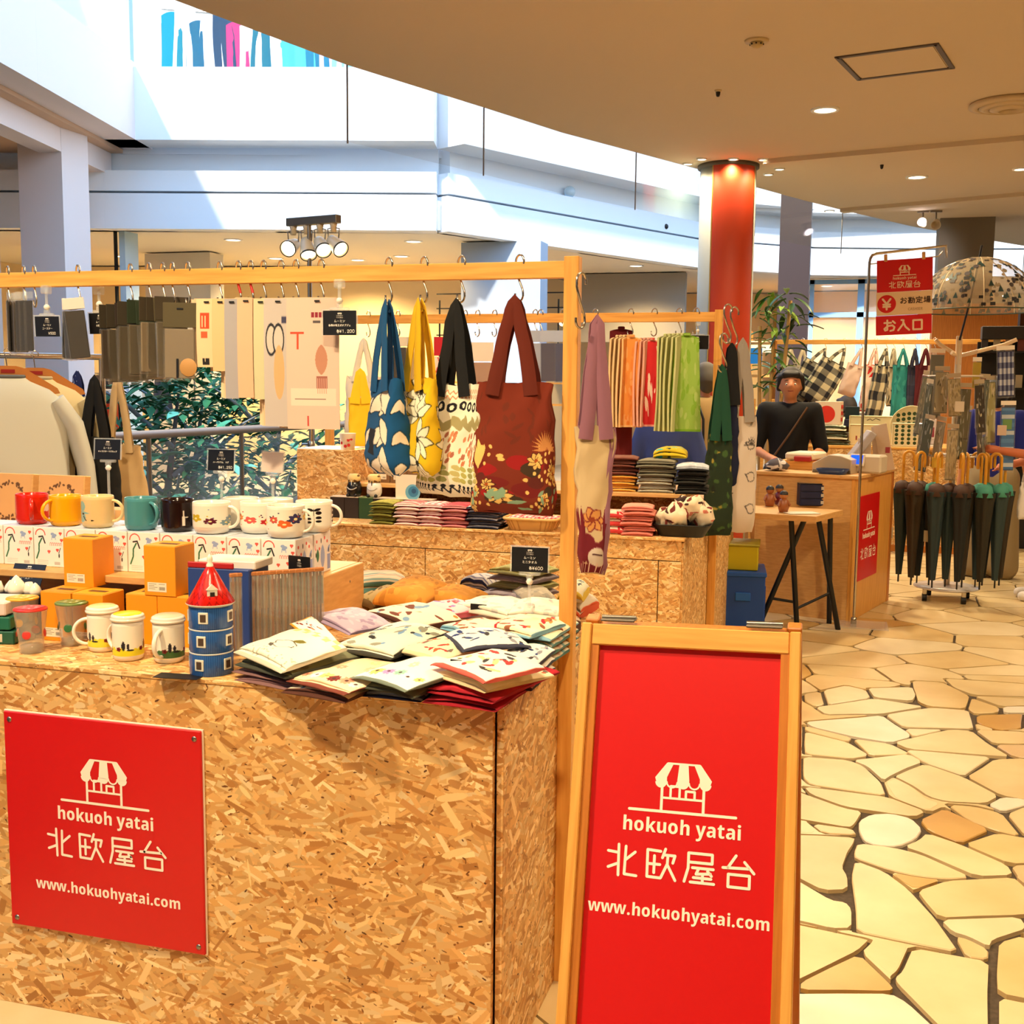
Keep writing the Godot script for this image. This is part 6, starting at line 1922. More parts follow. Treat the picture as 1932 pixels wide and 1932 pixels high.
	part("bowl", G.new().loft([super_ring(.19, .13, 0, Vector3.ZERO, 24, .35), super_ring(.235, .17, .05, Vector3.ZERO, 24, .35), super_ring(.245, .18, .055, Vector3.ZERO, 24, .35), super_ring(.225, .16, .05, Vector3.ZERO, 24, .35), super_ring(.18, .12, .01, Vector3.ZERO, 24, .35)], true, true), mat(c8(216, 170, 100), .7), bk)
	for k in 26:
		var a := TAU * k / 26
		var p0 := V3(signf(cos(a)) * pow(absf(cos(a)), .35) * .096, .002, signf(sin(a)) * pow(absf(sin(a)), .35) * .066)
		part("weave", G.new().tube([p0, p0 * 1.24 + V3(0, .05, 0)], .004, 5), mat(c8(190, 140, 74), .7), bk)
	part("rim", G.new().tube(ring_path(.125, .092, .054, .35), .006, 6), mat(c8(226, 184, 116), .7), bk)
	for i in 4:
		var o := single("gingham_cloth", m_folded(.075, .13, .022, 2, i), gng, ["red and white gingham cloth in the basket, left end", "red and white gingham cloth in the basket, left of middle", "red and white gingham cloth in the basket, right of middle", "red and white gingham cloth in the basket, right end"][i], "cloth", bk.position + V3(-.085 + i * .056, .04, 0), .05, "gingham cloths in the basket")
		o.rotation.z = .22
	# right half: stacks on and under the riser
	var sr := cloth_print("srd", c8(226, 200, 180), c8(206, 60, 60), 6, [c8(200, 30, 40), c8(236, 220, 200)])
	stack("white pouch with a red heart, right of the post, ", ["lowest", "middle", "uppermost"], V3(-0.923, .858, -4.9), 0, .115, .12, .034, 3, [sr], "heart pouches", 1)
	stack("salmon pink towel in the low pile beside the black tray, ", ORD5, V3(-0.822, .858, -4.9), .06, .135, .16, .022, 6, [cloth_print("sal", c8(226, 150, 130), c8(206, 110, 96), 3, [c8(230, 160, 140), c8(214, 130, 112)])], "salmon towels", 2)
	stack("cocoa brown towel on the far riser, ", ORD5, V3(-0.953, 1.10, -5.18), .1, .14, .17, .017, 5, [cloth_print("coc", c8(130, 80, 64), c8(110, 56, 44), 5, [c8(140, 90, 70), c8(120, 70, 56)])], "brown towels on the riser", 2)
	stack("mustard and cream towel under the brown ones, ", ORD5, V3(-0.953, 1.024, -5.18), .1, .14, .17, .0152, 5, [cloth_print("msc", c8(236, 200, 140), c8(226, 160, 60), 3, [c8(226, 170, 80), c8(240, 214, 160)])], "brown towels on the riser", 2)
	stack("grey-green towel on the far riser, ", ORD5, V3(-0.79, 1.095, -5.18), .08, .17, .17, .02, 4, [cloth_print("gsg", c8(140, 134, 112), c8(110, 106, 90), 5, [c8(150, 146, 124), c8(120, 116, 96)])], "grey towels on the riser", 2)
	stack("cream and grey towel under the grey-green ones, ", ORD5, V3(-0.79, 1.024, -5.18), .08, .16, .17, .0175, 4, [cloth_print("crg", c8(240, 204, 150), c8(160, 160, 150), 3, [c8(240, 208, 156), c8(180, 170, 150)])], "grey towels on the riser", 2)
	single("folded_cloth", m_folded(.15, .16, .05, 3, 5), cloth_print("ytq", c8(200, 180, 40), c8(206, 176, 30), 6, [c8(60, 170, 180), c8(40, 60, 50), c8(230, 200, 60)]), "yellow and turquoise printed cloth on top of the grey-green towels", "cloth", V3(-0.741, 1.176, -5.26), .08)
	stack("black and white edged towel at the right end of the riser, ", ORD5, V3(-0.625, 1.024, -5.16), .05, .14, .17, .021, 5, [cloth_print("bkw", c8(70, 68, 60), c8(30, 28, 26), 5, [c8(90, 86, 74), c8(50, 48, 42)])], "black edged towels", 2)
	single("folded_cloth", m_folded(.15, .17, .03, 2, 2), cloth_print("wbk", c8(206, 212, 222), c8(30, 30, 34), 5, [c8(230, 234, 240), c8(190, 196, 206)]), "shiny white wrapped towel with a toothed black edge on the end pile", "cloth", V3(-0.625, 1.131, -5.15), .1)
	var bt := thing("tray", "black tray of crumpled printed scarves at the corner of the far counter", "tray", V3(-0.632, .858, -4.93))
	part("bowl", G.new().loft([super_ring(.19, .17, 0, Vector3.ZERO, 24, .4), super_ring(.25, .21, .05, Vector3.ZERO, 24, .4), super_ring(.255, .215, .055, Vector3.ZERO, 24, .4), super_ring(.235, .195, .05, Vector3.ZERO, 24, .4), super_ring(.18, .16, .01, Vector3.ZERO, 24, .4)], true, true), M.black, bt)
	var scf := cloth_print("scf", c8(236, 216, 186), c8(150, 60, 50), 6, [c8(110, 40, 36), c8(206, 120, 100), c8(60, 30, 28), c8(240, 226, 200)])
	for i in 5:
		var n := FastNoiseLite.new()
		n.seed = 60 + i
		n.frequency = 2.2
		var prof := []
		for k in 8: prof.append(V2(sin(PI * k / 7.0) * .055, -cos(PI * k / 7.0) * .05))
		var g := G.new().lathe(prof, 16)
		for k in g.P.size():
			var p := g.P[k]
			g.P[k] = p * (1.0 + .7 * n.get_noise_3d(p.x * 12, p.y * 12, p.z * 12)) * V3(1, 1.05, .9)
		single("scarf", g, [scf, scf, brw(), scf, scf][i], ["crumpled cream and brown scarf, left in the black tray", "crumpled scarf at the front of the black tray", "dark spotted scarf in the middle of the black tray", "crumpled scarf standing tallest in the black tray", "crumpled scarf at the right end of the black tray"][i], "scarf", bt.position + V3([-.07, -.02, .0, .035, .08][i], .07 + [0, .02, .045, .05, .02][i], [.02, .05, -.03, .0, -.02][i]), i * 1.3, "scarves in the black tray")
	# rail of the far island: hooks and hanging goods
	var hk := [-1.88, -1.785, -1.563, -1.534, -1.413, -1.241, -1.056, -0.934, -0.808, -0.721, -2.01, -1.95, -2.508, -2.334]
	for i in hk.size():
		s_hook("small chrome S-hook on the far rail, " + ["above the red packet", "empty, beside the dark brown straps", "above the clear blue packs", "second above the clear blue packs", "left of the near pine post", "just right of the near pine post", "over the orange towels", "over the pink towels", "over the green towels", "near the end of the far rail", "left of the red packet", "beside the yellow strap", "over the white tote", "over the dark packs"][i], V3(hk[i] + .016, 1.879, -5.8), -.66, "chrome S-hooks on the far rail", 1.25)
	var hg := "hanging towels on the far rail"
	var ogt := cloth_print("ogt", c8(232, 150, 70), c8(236, 190, 130), 5, [c8(236, 180, 120), c8(226, 130, 60)])
	var pkt := cloth_print("pkt", c8(206, 40, 44), c8(226, 160, 150), 6, [c8(240, 220, 200), c8(190, 20, 30), c8(236, 200, 180)])
	var grt := cloth_print("grt", c8(150, 186, 80), c8(120, 170, 40), 5, [c8(190, 206, 130), c8(120, 170, 40), c8(170, 196, 100)])
	for i in 5:
		hung_towel("cream and orange terry towel, left bunch on the far rail, " + ["front", "second", "third", "fourth", "leftmost"][i], V3((-1.024 - i * 0.022), 1.755, -5.76 - i * .012), [.15, 1.15, 1.2, 1.25, 1.3][i], .10, .46, ogt if i < 2 else mat(c8(232, 200, 150), .95), hg, i)
	for i in 4:
		hung_towel("red printed terry towel in the middle bunch, " + ["front", "second", "third", "leftmost"][i], V3((-0.92 - i * 0.022), 1.74, -5.76 - i * .012), [.15, 1.2, 1.25, 1.3][i], .09, .44, pkt if i < 1 else mat(c8(226, 170, 150), .95), hg, i)
	for i in 6:
		hung_towel("light green terry towel in the right bunch, " + ["front facing one", "second", "third", "fourth", "fifth", "leftmost"][i], V3((-0.74 - i * 0.024), 1.76, -5.72 - i * .014), [.15, 1.15, 1.2, 1.2, 1.25, 1.3][i], .12, .48, grt if i < 1 else mat(c8(196, 200, 140), .95), hg, i, .35)
	hung_towel("deep red cloth hanging low behind the orange towels", V3(-1.095, 1.80, -5.84), .1, .12, .86, mat(c8(96, 10, 16), .95), hg, 3, .1)
	var cb := mat(c8(170, 180, 206), .5)
	var nb := mat(c8(60, 64, 96), .6)
	for i in 3: header_pack("clear pack of pale blue and navy checks on the far rail, " + ["left", "middle", "right beside the post"][i], V3(-1.546, 1.778, -5.78) + V3(i * .075, 0, 0), .3 - i * .2, .02, .085, .27, .06, cb, nb if i else cb, "clear packs on the far rail")
	for i in 3: header_pack("dark spotted pack behind the blue tote, " + ["left", "middle", "right"][i], V3(-2.351, 1.746, -5.78) + V3(i * .05, 0, 0), .5 - i * .4, .0, .085, .25, .05, mat(c8(226, 214, 190), .5), [dkp(), dkp(), mat(c8(206, 170, 100), .6)][i], "dark packs on the far rail")
	header_pack("red and white packet on the far rail between the black straps", V3(-2.052, 1.746, -5.78), .1, 0, .10, .30, .10, mat(c8(196, 24, 40), .5), cloth_print("rpk", c8(240, 226, 214), c8(226, 206, 196), 2, [c8(206, 40, 50), c8(220, 90, 90)]), "packets on the far rail")
	header_pack("pale packet with a brown picture beside the rust tote's straps", V3(-1.845, 1.717, -5.78), .1, 0, .15, .30, .10, mat(c8(232, 220, 206), .5), mat(c8(176, 140, 120), .6), "packets on the far rail")
	tote("pale cloth tote on the far rail behind the mauve paper sheet", V3(-2.504, 1.746, -5.76), .1, .20, .33, .20, .22, .05, mat(c8(226, 214, 196), .95), mat(c8(232, 222, 200), .95), "tote bags on the far rail", .03, 21)
	tote("bright yellow pouch bag hanging behind the blue tote", V3(-2.41, 1.57, -5.5), .4, .14, .30, .12, .13, .06, mat(c8(240, 190, 10), .8), mat(c8(244, 200, 20), .8), "tote bags on the far rail", .05, 23)
	clip_card("black price card hanging at the right end of the far rail", V3(-0.692, 1.727, -5.76), .11, .068, .2, .0, card_face(["タオル"]), 1.83)
	# totes on the end post
	var pg := "tote bags on the far post"
	var catp := Paint.new(128, 224, c8(206, 190, 176))
	var ink := c8(70, 62, 60)
	for i in 7:
		var x := 40.0 + (i % 2) * 44
		var y := 26.0 + i * 30
		var pts := PackedVector2Array()
		for k in 14: pts.append(V2(x + cos(TAU * k / 12) * (13 + 3 * sin(k * 2.0)), y + sin(TAU * k / 12) * 9))
		catp.path(pts, 1.6, ink)
		if i % 3 == 1:
			for k in 8: catp.line(V2(x, y), V2(x, y) + Vector2.from_angle(PI + PI * k / 7) * 15, 1.6, ink)
	var gp := Paint.new(96, 192, c8(26, 44, 22))
	for i in 60: gp.blob(rng.randf() * 96, rng.randf() * 192, rng.randf_range(2, 5), rng.randf_range(2, 7), [c8(150, 134, 50), c8(60, 90, 40), c8(20, 30, 16)][i % 3])
	tote("dark green tote with golden print hanging before the far post", V3(-0.553, 1.603, -5.62), .5, .33, .50, .13, .155, .05, on_sheet(gp, .9), mat(c8(14, 70, 50), .9), pg, .05, 31)
	tote("plain navy tote hanging beside the far post, between green and off-white ones", V3(-0.512, 1.707, -5.66), .5, .26, .44, .09, .10, .05, mat(c8(10, 16, 50), .95), mat(c8(8, 8, 14), .95), pg, .05, 33)
	tote("off-white tote with ink drawings on the far post, right of three", V3(-0.462, 1.734, -5.7), .35, .37, .58, .165, .175, .06, on_sheet(catp, .95), mat(c8(150, 140, 132), .95), pg, .05, 35)
	for i in 3: s_hook("large chrome S-hook at the far post holding the " + ["green tote", "navy tote", "off-white tote"][i], [V3(-0.547, 1.736, -5.62), V3(-0.535, 1.879, -5.66), V3(-0.507, 1.868, -5.7)][i], .9, "chrome S-hooks on the far rail", 1.7)

func brw() -> Material: return cloth_print("brw", c8(60, 36, 30), c8(90, 50, 40), 6, [c8(230, 206, 180), c8(40, 24, 22)])
func dkp() -> Material: return mat(c8(44, 34, 26), .7)

func ball(r: float, y: float) -> Array:
	var p := []
	for k in 11: p.append(V2(sin(PI * k / 10.0) * r, y - cos(PI * k / 10.0) * r))
	return p

func ring_path(rx: float, rz: float, y: float, e: float) -> Array:
	var p := []
	for k in 33:
		var a := TAU * k / 32
		p.append(V3(signf(cos(a)) * pow(absf(cos(a)), e) * rx, y, signf(sin(a)) * pow(absf(sin(a)), e) * rz))
	return p

# ---------------------------------------------------------------- cashier corner
func build_cashier() -> void:
	var turn := deg_to_rad(-17.0)
	var corner := V3(.127, 0, -7.52)
	var t := thing("cashier_desk", "plain pine cashier desk with a red sign on its right side", "desk", corner, turn)
	part("front_panel", G.new().box(V3(-.33, .465, -.01), V3(.64, .93, .018), .002), M.ply, t)
	part("side_panel", G.new().box(V3(-.009, .465, -.46), V3(.018, .93, .86), .002), M.pine_v, t)
	part("corner_post", G.new().box(V3(-.012, .465, -.008), V3(.026, .93, .022), .002), M.pine_v, t)
	part("corner_post", G.new().box(V3(-.010, .465, -.90), V3(.026, .93, .06), .002), M.pine_dark, t)
	part("back_panel", G.new().box(V3(-.33, .465, -.92), V3(.64, .93, .018), .002), M.ply, t)
	part("side_panel", G.new().box(V3(-.66, .465, -.46), V3(.018, .93, .9), .002), M.ply, t)
	part("desk_top", G.new().box(V3(-.33, .940, -.46), V3(.70, .022, .96), .003), M.ply, t)
	# red sign on the side
	var s := thing("shop_sign", "small upright red shop sign fixed to the side of the cashier desk", "sign", corner + Basis(Vector3.UP, turn) * V3(.004, .53, -.33), turn + PI / 2)
	part("board", G.new().box(Vector3.ZERO, V3(.46, .56, .006), .001), M.red, s)
	shop_print(s, V3(0, .05, .0036), .26, [-.04, -.155])
	# things on the desk
	var on := func(x: float, z: float, y := .951) -> Vector3: return corner + Basis(Vector3.UP, turn) * V3(x, y, z)
	var pr := thing("receipt_printer", "grey-white till printer with a sloped top on the cashier desk", "printer", on.call(-.20, -.22), turn)
	part("body", G.new().prism(PackedVector2Array([V2(-.13, 0), V2(.13, 0), V2(.13, .09), V2(.06, .115), V2(-.02, .12), V2(-.13, .06)]), -.09, .09, Transform3D(), .004), mat(c8(196, 176, 146), .4), pr)
	part("base", G.new().box(V3(0, .011, 0), V3(.25, .02, .185), .003), mat(c8(120, 110, 96), .5), pr)
	var bt := thing("coin_tray", "blue plastic coin tray at the front of the cashier desk", "tray", on.call(-.17, -.06), turn)
	part("dish", G.new().loft([super_ring(.16, .10, 0, Vector3.ZERO, 20, .4), super_ring(.20, .13, .035, Vector3.ZERO, 20, .4), super_ring(.19, .12, .033, Vector3.ZERO, 20, .4), super_ring(.15, .09, .006, Vector3.ZERO, 20, .4)], true, true), mat(c8(46, 62, 104), .4), bt)
	var tm := thing("card_terminal", "white payment terminal with a bright blue screen on the cashier desk", "terminal", on.call(.0, -.34), turn)
	part("body", G.new().box(V3(0, .06, 0), V3(.17, .12, .16), .012), mat(c8(214, 200, 178), .4), tm)
	var sc := part("screen_housing", G.new().box(Vector3.ZERO, V3(.10, .085, .012), .004), mat(c8(226, 214, 196), .4), tm, V3(-.07, .085, .09))
	sc.rotation.x = -.4
	var sg := part("screen", G.new().box(V3(0, .002, .0065), V3(.078, .062, .002)), glow(c8(20, 90, 255), 1.0), tm, V3(-.07, .085, .09))
	sg.rotation.x = -.4
	var pad := thing("till_screen", "grey tilted till screen seen from behind on the cashier desk", "screen", on.call(-.24, -.50), turn + .4)
	var pp := part("panel", G.new().box(V3(0, .17, 0), V3(.05, .30, .22), .006), mat(c8(176, 166, 166), .4), pad)
	pp.rotation.z = -.62
	part("foot", G.new().box(V3(-.06, .03, 0), V3(.10, .06, .10), .006), mat(c8(190, 180, 176), .4), pad)
	for i in 3:
		var lf := thing("leaflet_stand", ["tall white leaflet leaning at the right of the cashier desk", "white leaflet card with purple print behind the till screen", "white notice card standing behind the payment terminal"][i], "leaflet", on.call([.04, -.10, -.02][i], [-.62, -.52, -.66][i]), turn)
		var lp := part("card", G.new().box(V3(0, [.16, .11, .15][i], 0), V3([.09, .09, .10][i], [.32, .22, .30][i], .004), .001), mat([c8(214, 190, 166), c8(226, 206, 190), c8(206, 186, 166)][i], .5), lf)
		lp.rotation.z = [.22, 0, .1][i]
		part("print", G.new().box(V3(-.01, [.14, .2, .24][i], .003), V3(.03, .04, .002)), mat(c8(170, 60, 70), .5), lf)
	var wt := thing("wooden_tray", "low wooden tray of red and yellow goods at the back left of the desk", "tray", on.call(-.50, -.50), turn)
	part("tray_body", G.new().box(V3(0, .03, 0), V3(.26, .06, .4), .003), M.pine_h, wt)
	part("white_pack", G.new().box(V3(.02, .09, .05), V3(.2, .05, .3), .012), mat(c8(236, 220, 190), .5), wt)
	part("red_pack", G.new().box(V3(.05, .075, .16), V3(.12, .035, .12), .006), mat(c8(176, 36, 30), .5), wt)
	single("crumpled_cloth", G.new().lathe([V2(0, 0), V2(.07, .01), V2(.085, .04), V2(.05, .07), V2(.02, .085), V2(0, .088)], 11), cloth_print("ccl", c8(90, 84, 90), c8(206, 200, 200), 6, [c8(220, 214, 214), c8(40, 36, 44), c8(150, 40, 60)]), "crumpled black and white cloth at the left front of the desk", "cloth", on.call(-.56, -.10), .3)
	# hanging sign on a stand in front of the desk
	var st := thing("sign_stand", "tall chrome stand with a hooked top arm holding the cashier sign", "sign stand", V3(.150, 0, -7.44))
	part("base_plate", G.new().box(V3(.06, .004, 0), V3(.30, .008, .26), .002), M.acrylic, st)
	part("socket", G.new().lathe([V2(0, .008), V2(.018, .008), V2(.018, .05), V2(0, .05)], 14), M.chrome, st)
	part("pole", G.new().tube([V3(0, .01, 0), V3(0, 2.28, 0), V3(.004, 2.305, 0), V3(.016, 2.325, 0), V3(.04, 2.334, 0), V3(.44, 2.372, 0), V3(.445, 2.30, 0)], .009, 10), M.chrome, st)
	part("cross_wire", G.new().tube([V3(0, 2.27, 0), V3(.40, 2.31, 0), V3(.425, 2.34, 0)], .004, 8), M.chrome, st)
	var hs := thing("hanging_sign", "three-part red and white cashier entrance sign hanging from the chrome stand", "sign", V3(.365, 2.075, -7.435), 0)
	hs.rotation.z = .045
	var bw := .325
	part("top_board", G.new().box(V3(0, .125, 0), V3(bw, .195, .006), .001), M.red, hs)
	part("middle_board", G.new().box(V3(-.003, -.045, 0), V3(bw, .142, .006), .001), mat(c8(232, 200, 160), .6), hs)
	part("lower_board", G.new().box(V3(-.006, -.176, 0), V3(bw, .118, .006), .001), M.red, hs)
	for x in [-.11, .11]: part("clip", G.new().box(V3(x, .235, 0), V3(.02, .045, .02), .003), M.ply, hs)
	var pale := mat(c8(236, 206, 176), .6)
	var g := G.new()
	logo(g, V2(0, .125), .13, .0038, .04)
	part("logo", g, pale, hs)
	part("lettering", latin("hokuoh yatai", .022, .0006), pale, hs, V3(0, .108, .0038))
	g = G.new()
	write_mesh(g, "北欧屋台", 0, .070, .042, .0042, .0038, 1.12)
	part("lettering", g, pale, hs)
	part("yen_disc", G.new().lathe([V2(.055, 0), V2(0, .0008)], 32, Vector3.ZERO, Transform3D(Basis(Vector3.RIGHT, PI / 2), V3(-.105, -.045, .003))), M.red, hs)
	g = G.new()
	write_mesh(g, "¥", -.105, -.045, .075, .012, .0046)
	part("lettering", g, pale, hs)
	g = G.new()
	write_mesh(g, "お勘定場", .062, -.028, .042, .0052, .0038, 1.08)
	part("lettering", g, mat(c8(70, 44, 30), .6), hs)
	part("lettering", latin("CASHIER", .022, .0006, false), mat(c8(150, 120, 90), .6), hs, V3(.062, -.082, .0038))
	g = G.new()
	write_mesh(g, "お入口", -.006, -.176, .078, .011, .0038, 1.04)
	part("lettering", g, pale, hs)
	# trestle table with a navy file box
	var y := .74
	var tt := thing("trestle_table", "small white-edged table top on black steel trestle legs before the desk", "table")
	var quad_ := PackedVector2Array([V2(-.62, 7.05), V2(-.10, 6.97), V2(.055, 7.42), V2(-.50, 7.50)])
	part("table_top", G.new().prism(quad_, y - .035, y, Transform3D(Basis(Vector3.RIGHT, -PI / 2), Vector3.ZERO), .002), M.ply, tt)
	var lg := [[V3(-.25, y - .035, -7.10), V3(-.19, 0, -7.13)], [V3(-.17, y - .035, -7.12), V3(-.43, 0, -7.14)], [V3(-.09, y - .035, -7.18), V3(.055, 0, -7.26)], [V3(-.02, y - .035, -7.36), V3(.0, 0, -7.44)]]
	for q in lg: part("leg", G.new().tube([q[0], q[0].lerp(q[1], .5), q[1]], .017, 10), M.black, tt)
	part("brace", G.new().tube([lg[1][0].lerp(lg[1][1], .72), lg[0][0].lerp(lg[0][1], .74)], .009, 8), M.black, tt)
	part("brace", G.new().tube([lg[0][0].lerp(lg[0][1], .80), lg[2][0].lerp(lg[2][1], .66)], .009, 8), M.black, tt)
	var fb := thing("file_box", "navy drawer box with three labelled drawers on the trestle table", "drawer box", V3(-0.11, 0.742, -7.679), .25)
	part("case", G.new().box(V3(0, .065, -.01), V3(.155, .13, .22), .003), mat(c8(20, 26, 60), .5), fb)
	for k in 3:
		var dr := part("drawer", G.new().box(V3(0, .022 + k * .042, .102), V3(.148, .036, .006), .002), mat(c8(24, 30, 70), .5), fb)
		part("label", G.new().box(V3(.03, .022 + k * .042, .106), V3(.06, .018, .002)), mat(c8(214, 206, 190), .5), dr)
		part("side_label", G.new().box(V3(.0785, .022 + k * .042, .0), V3(.002, .034, .17)), mat(c8(226, 206, 190), .5), fb)
	part("paper_roll", G.new().tube([V3(-.02, .142, -.04), V3(.07, .142, -.02)], .012, 10), mat(c8(226, 210, 180), .6), fb)
	part("lid", G.new().box(V3(0, .1315, -.01), V3(.157, .003, .222)), mat(c8(14, 16, 34), .35), fb)
	fb.scale = V3(1.75, 1.1, 1.0)
	var pa := single("paper_sheet", G.new().box(V3(0, .0015, 0), V3(.20, .003, .12)), mat(c8(220, 208, 186), .6), "printed price list lying at the front of the trestle table", "paper", V3(-0.191, 0.742, -7.113), .45)
	for i in 3:
		var d := thing("wooden_doll", ["tall wooden doll with dark hair and a red body on the trestle table", "small wooden animal figure, left on the trestle table", "stout wooden figure in the middle of the trestle table"][i], "ornament", [V3(-0.348, 0.742, -7.585), V3(-0.402, 0.742, -7.458), V3(-0.3, 0.742, -7.134)][i], .2 * i)
		var wcol := mat(c8(150, 84, 40), .4)
		part("body", G.new().lathe([V2(0, 0), V2(.026, 0), V2(.034, .03), V2(.026, .075), V2(.012, .085), V2(0, .086)], 16), [mat(c8(110, 20, 30), .4), wcol, wcol][i], d)
		part("head", G.new().lathe(ball(.026, .105), 16), mat(c8(176, 110, 60), .4) if i != 1 else wcol, d)
		part("hair", G.new().lathe([V2(.0265, .108), V2(.024, .122), V2(.012, .132), V2(0, .134)], 16), mat(c8(30, 18, 14), .5), d)
		for x in [-.03, .03]: part("arm", G.new().tube([V3(x * .7, .07, .006), V3(x * 1.2, .04, .014)], .009, 8), wcol, d)
	# crates under the table
	var cr := thing("crate", "blue plastic folding crate with a lid on the floor under the trestle table", "crate", V3(-.525, 0, -7.02), .1)
	part("box", G.new().box(V3(0, .19, 0), V3(.26, .38, .36), .006), mat(c8(10, 70, 160), .45), cr)
	part("lid", G.new().box(V3(0, .385, 0), V3(.275, .03, .375), .006), mat(c8(14, 80, 176), .45), cr)
	for z in [-.12, 0.0, .12]: part("rib", G.new().box(V3(.132, .16, z), V3(.008, .30, .02), .002), mat(c8(8, 62, 146), .45), cr)
	part("latch", G.new().box(V3(0, .25, .184), V3(.09, .05, .012), .003), mat(c8(20, 96, 196), .45), cr)
	part("seam", G.new().box(V3(.131, .17, 0), V3(.004, .006, .35)), mat(c8(6, 44, 110), .45), cr)
	var yc := thing("crate", "yellow plastic crate stacked on the blue one", "crate", V3(-.545, .401, -7.04), .05)
	part("box", G.new().box(V3(0, .075, 0), V3(.22, .15, .30), .006), mat(c8(190, 176, 10), .45), yc)
	part("lid", G.new().box(V3(0, .152, 0), V3(.235, .012, .31), .003), mat(c8(150, 140, 20), .45), yc)

# ---------------------------------------------------------------- right of the hall
func small_lamp(at: Vector3, label: String, group: String, r := .045, energy := 1.2, col := Color(1, .9, .72)) -> void:
	lamp(at, r, energy, label, group, col, 70.0, "downlight")

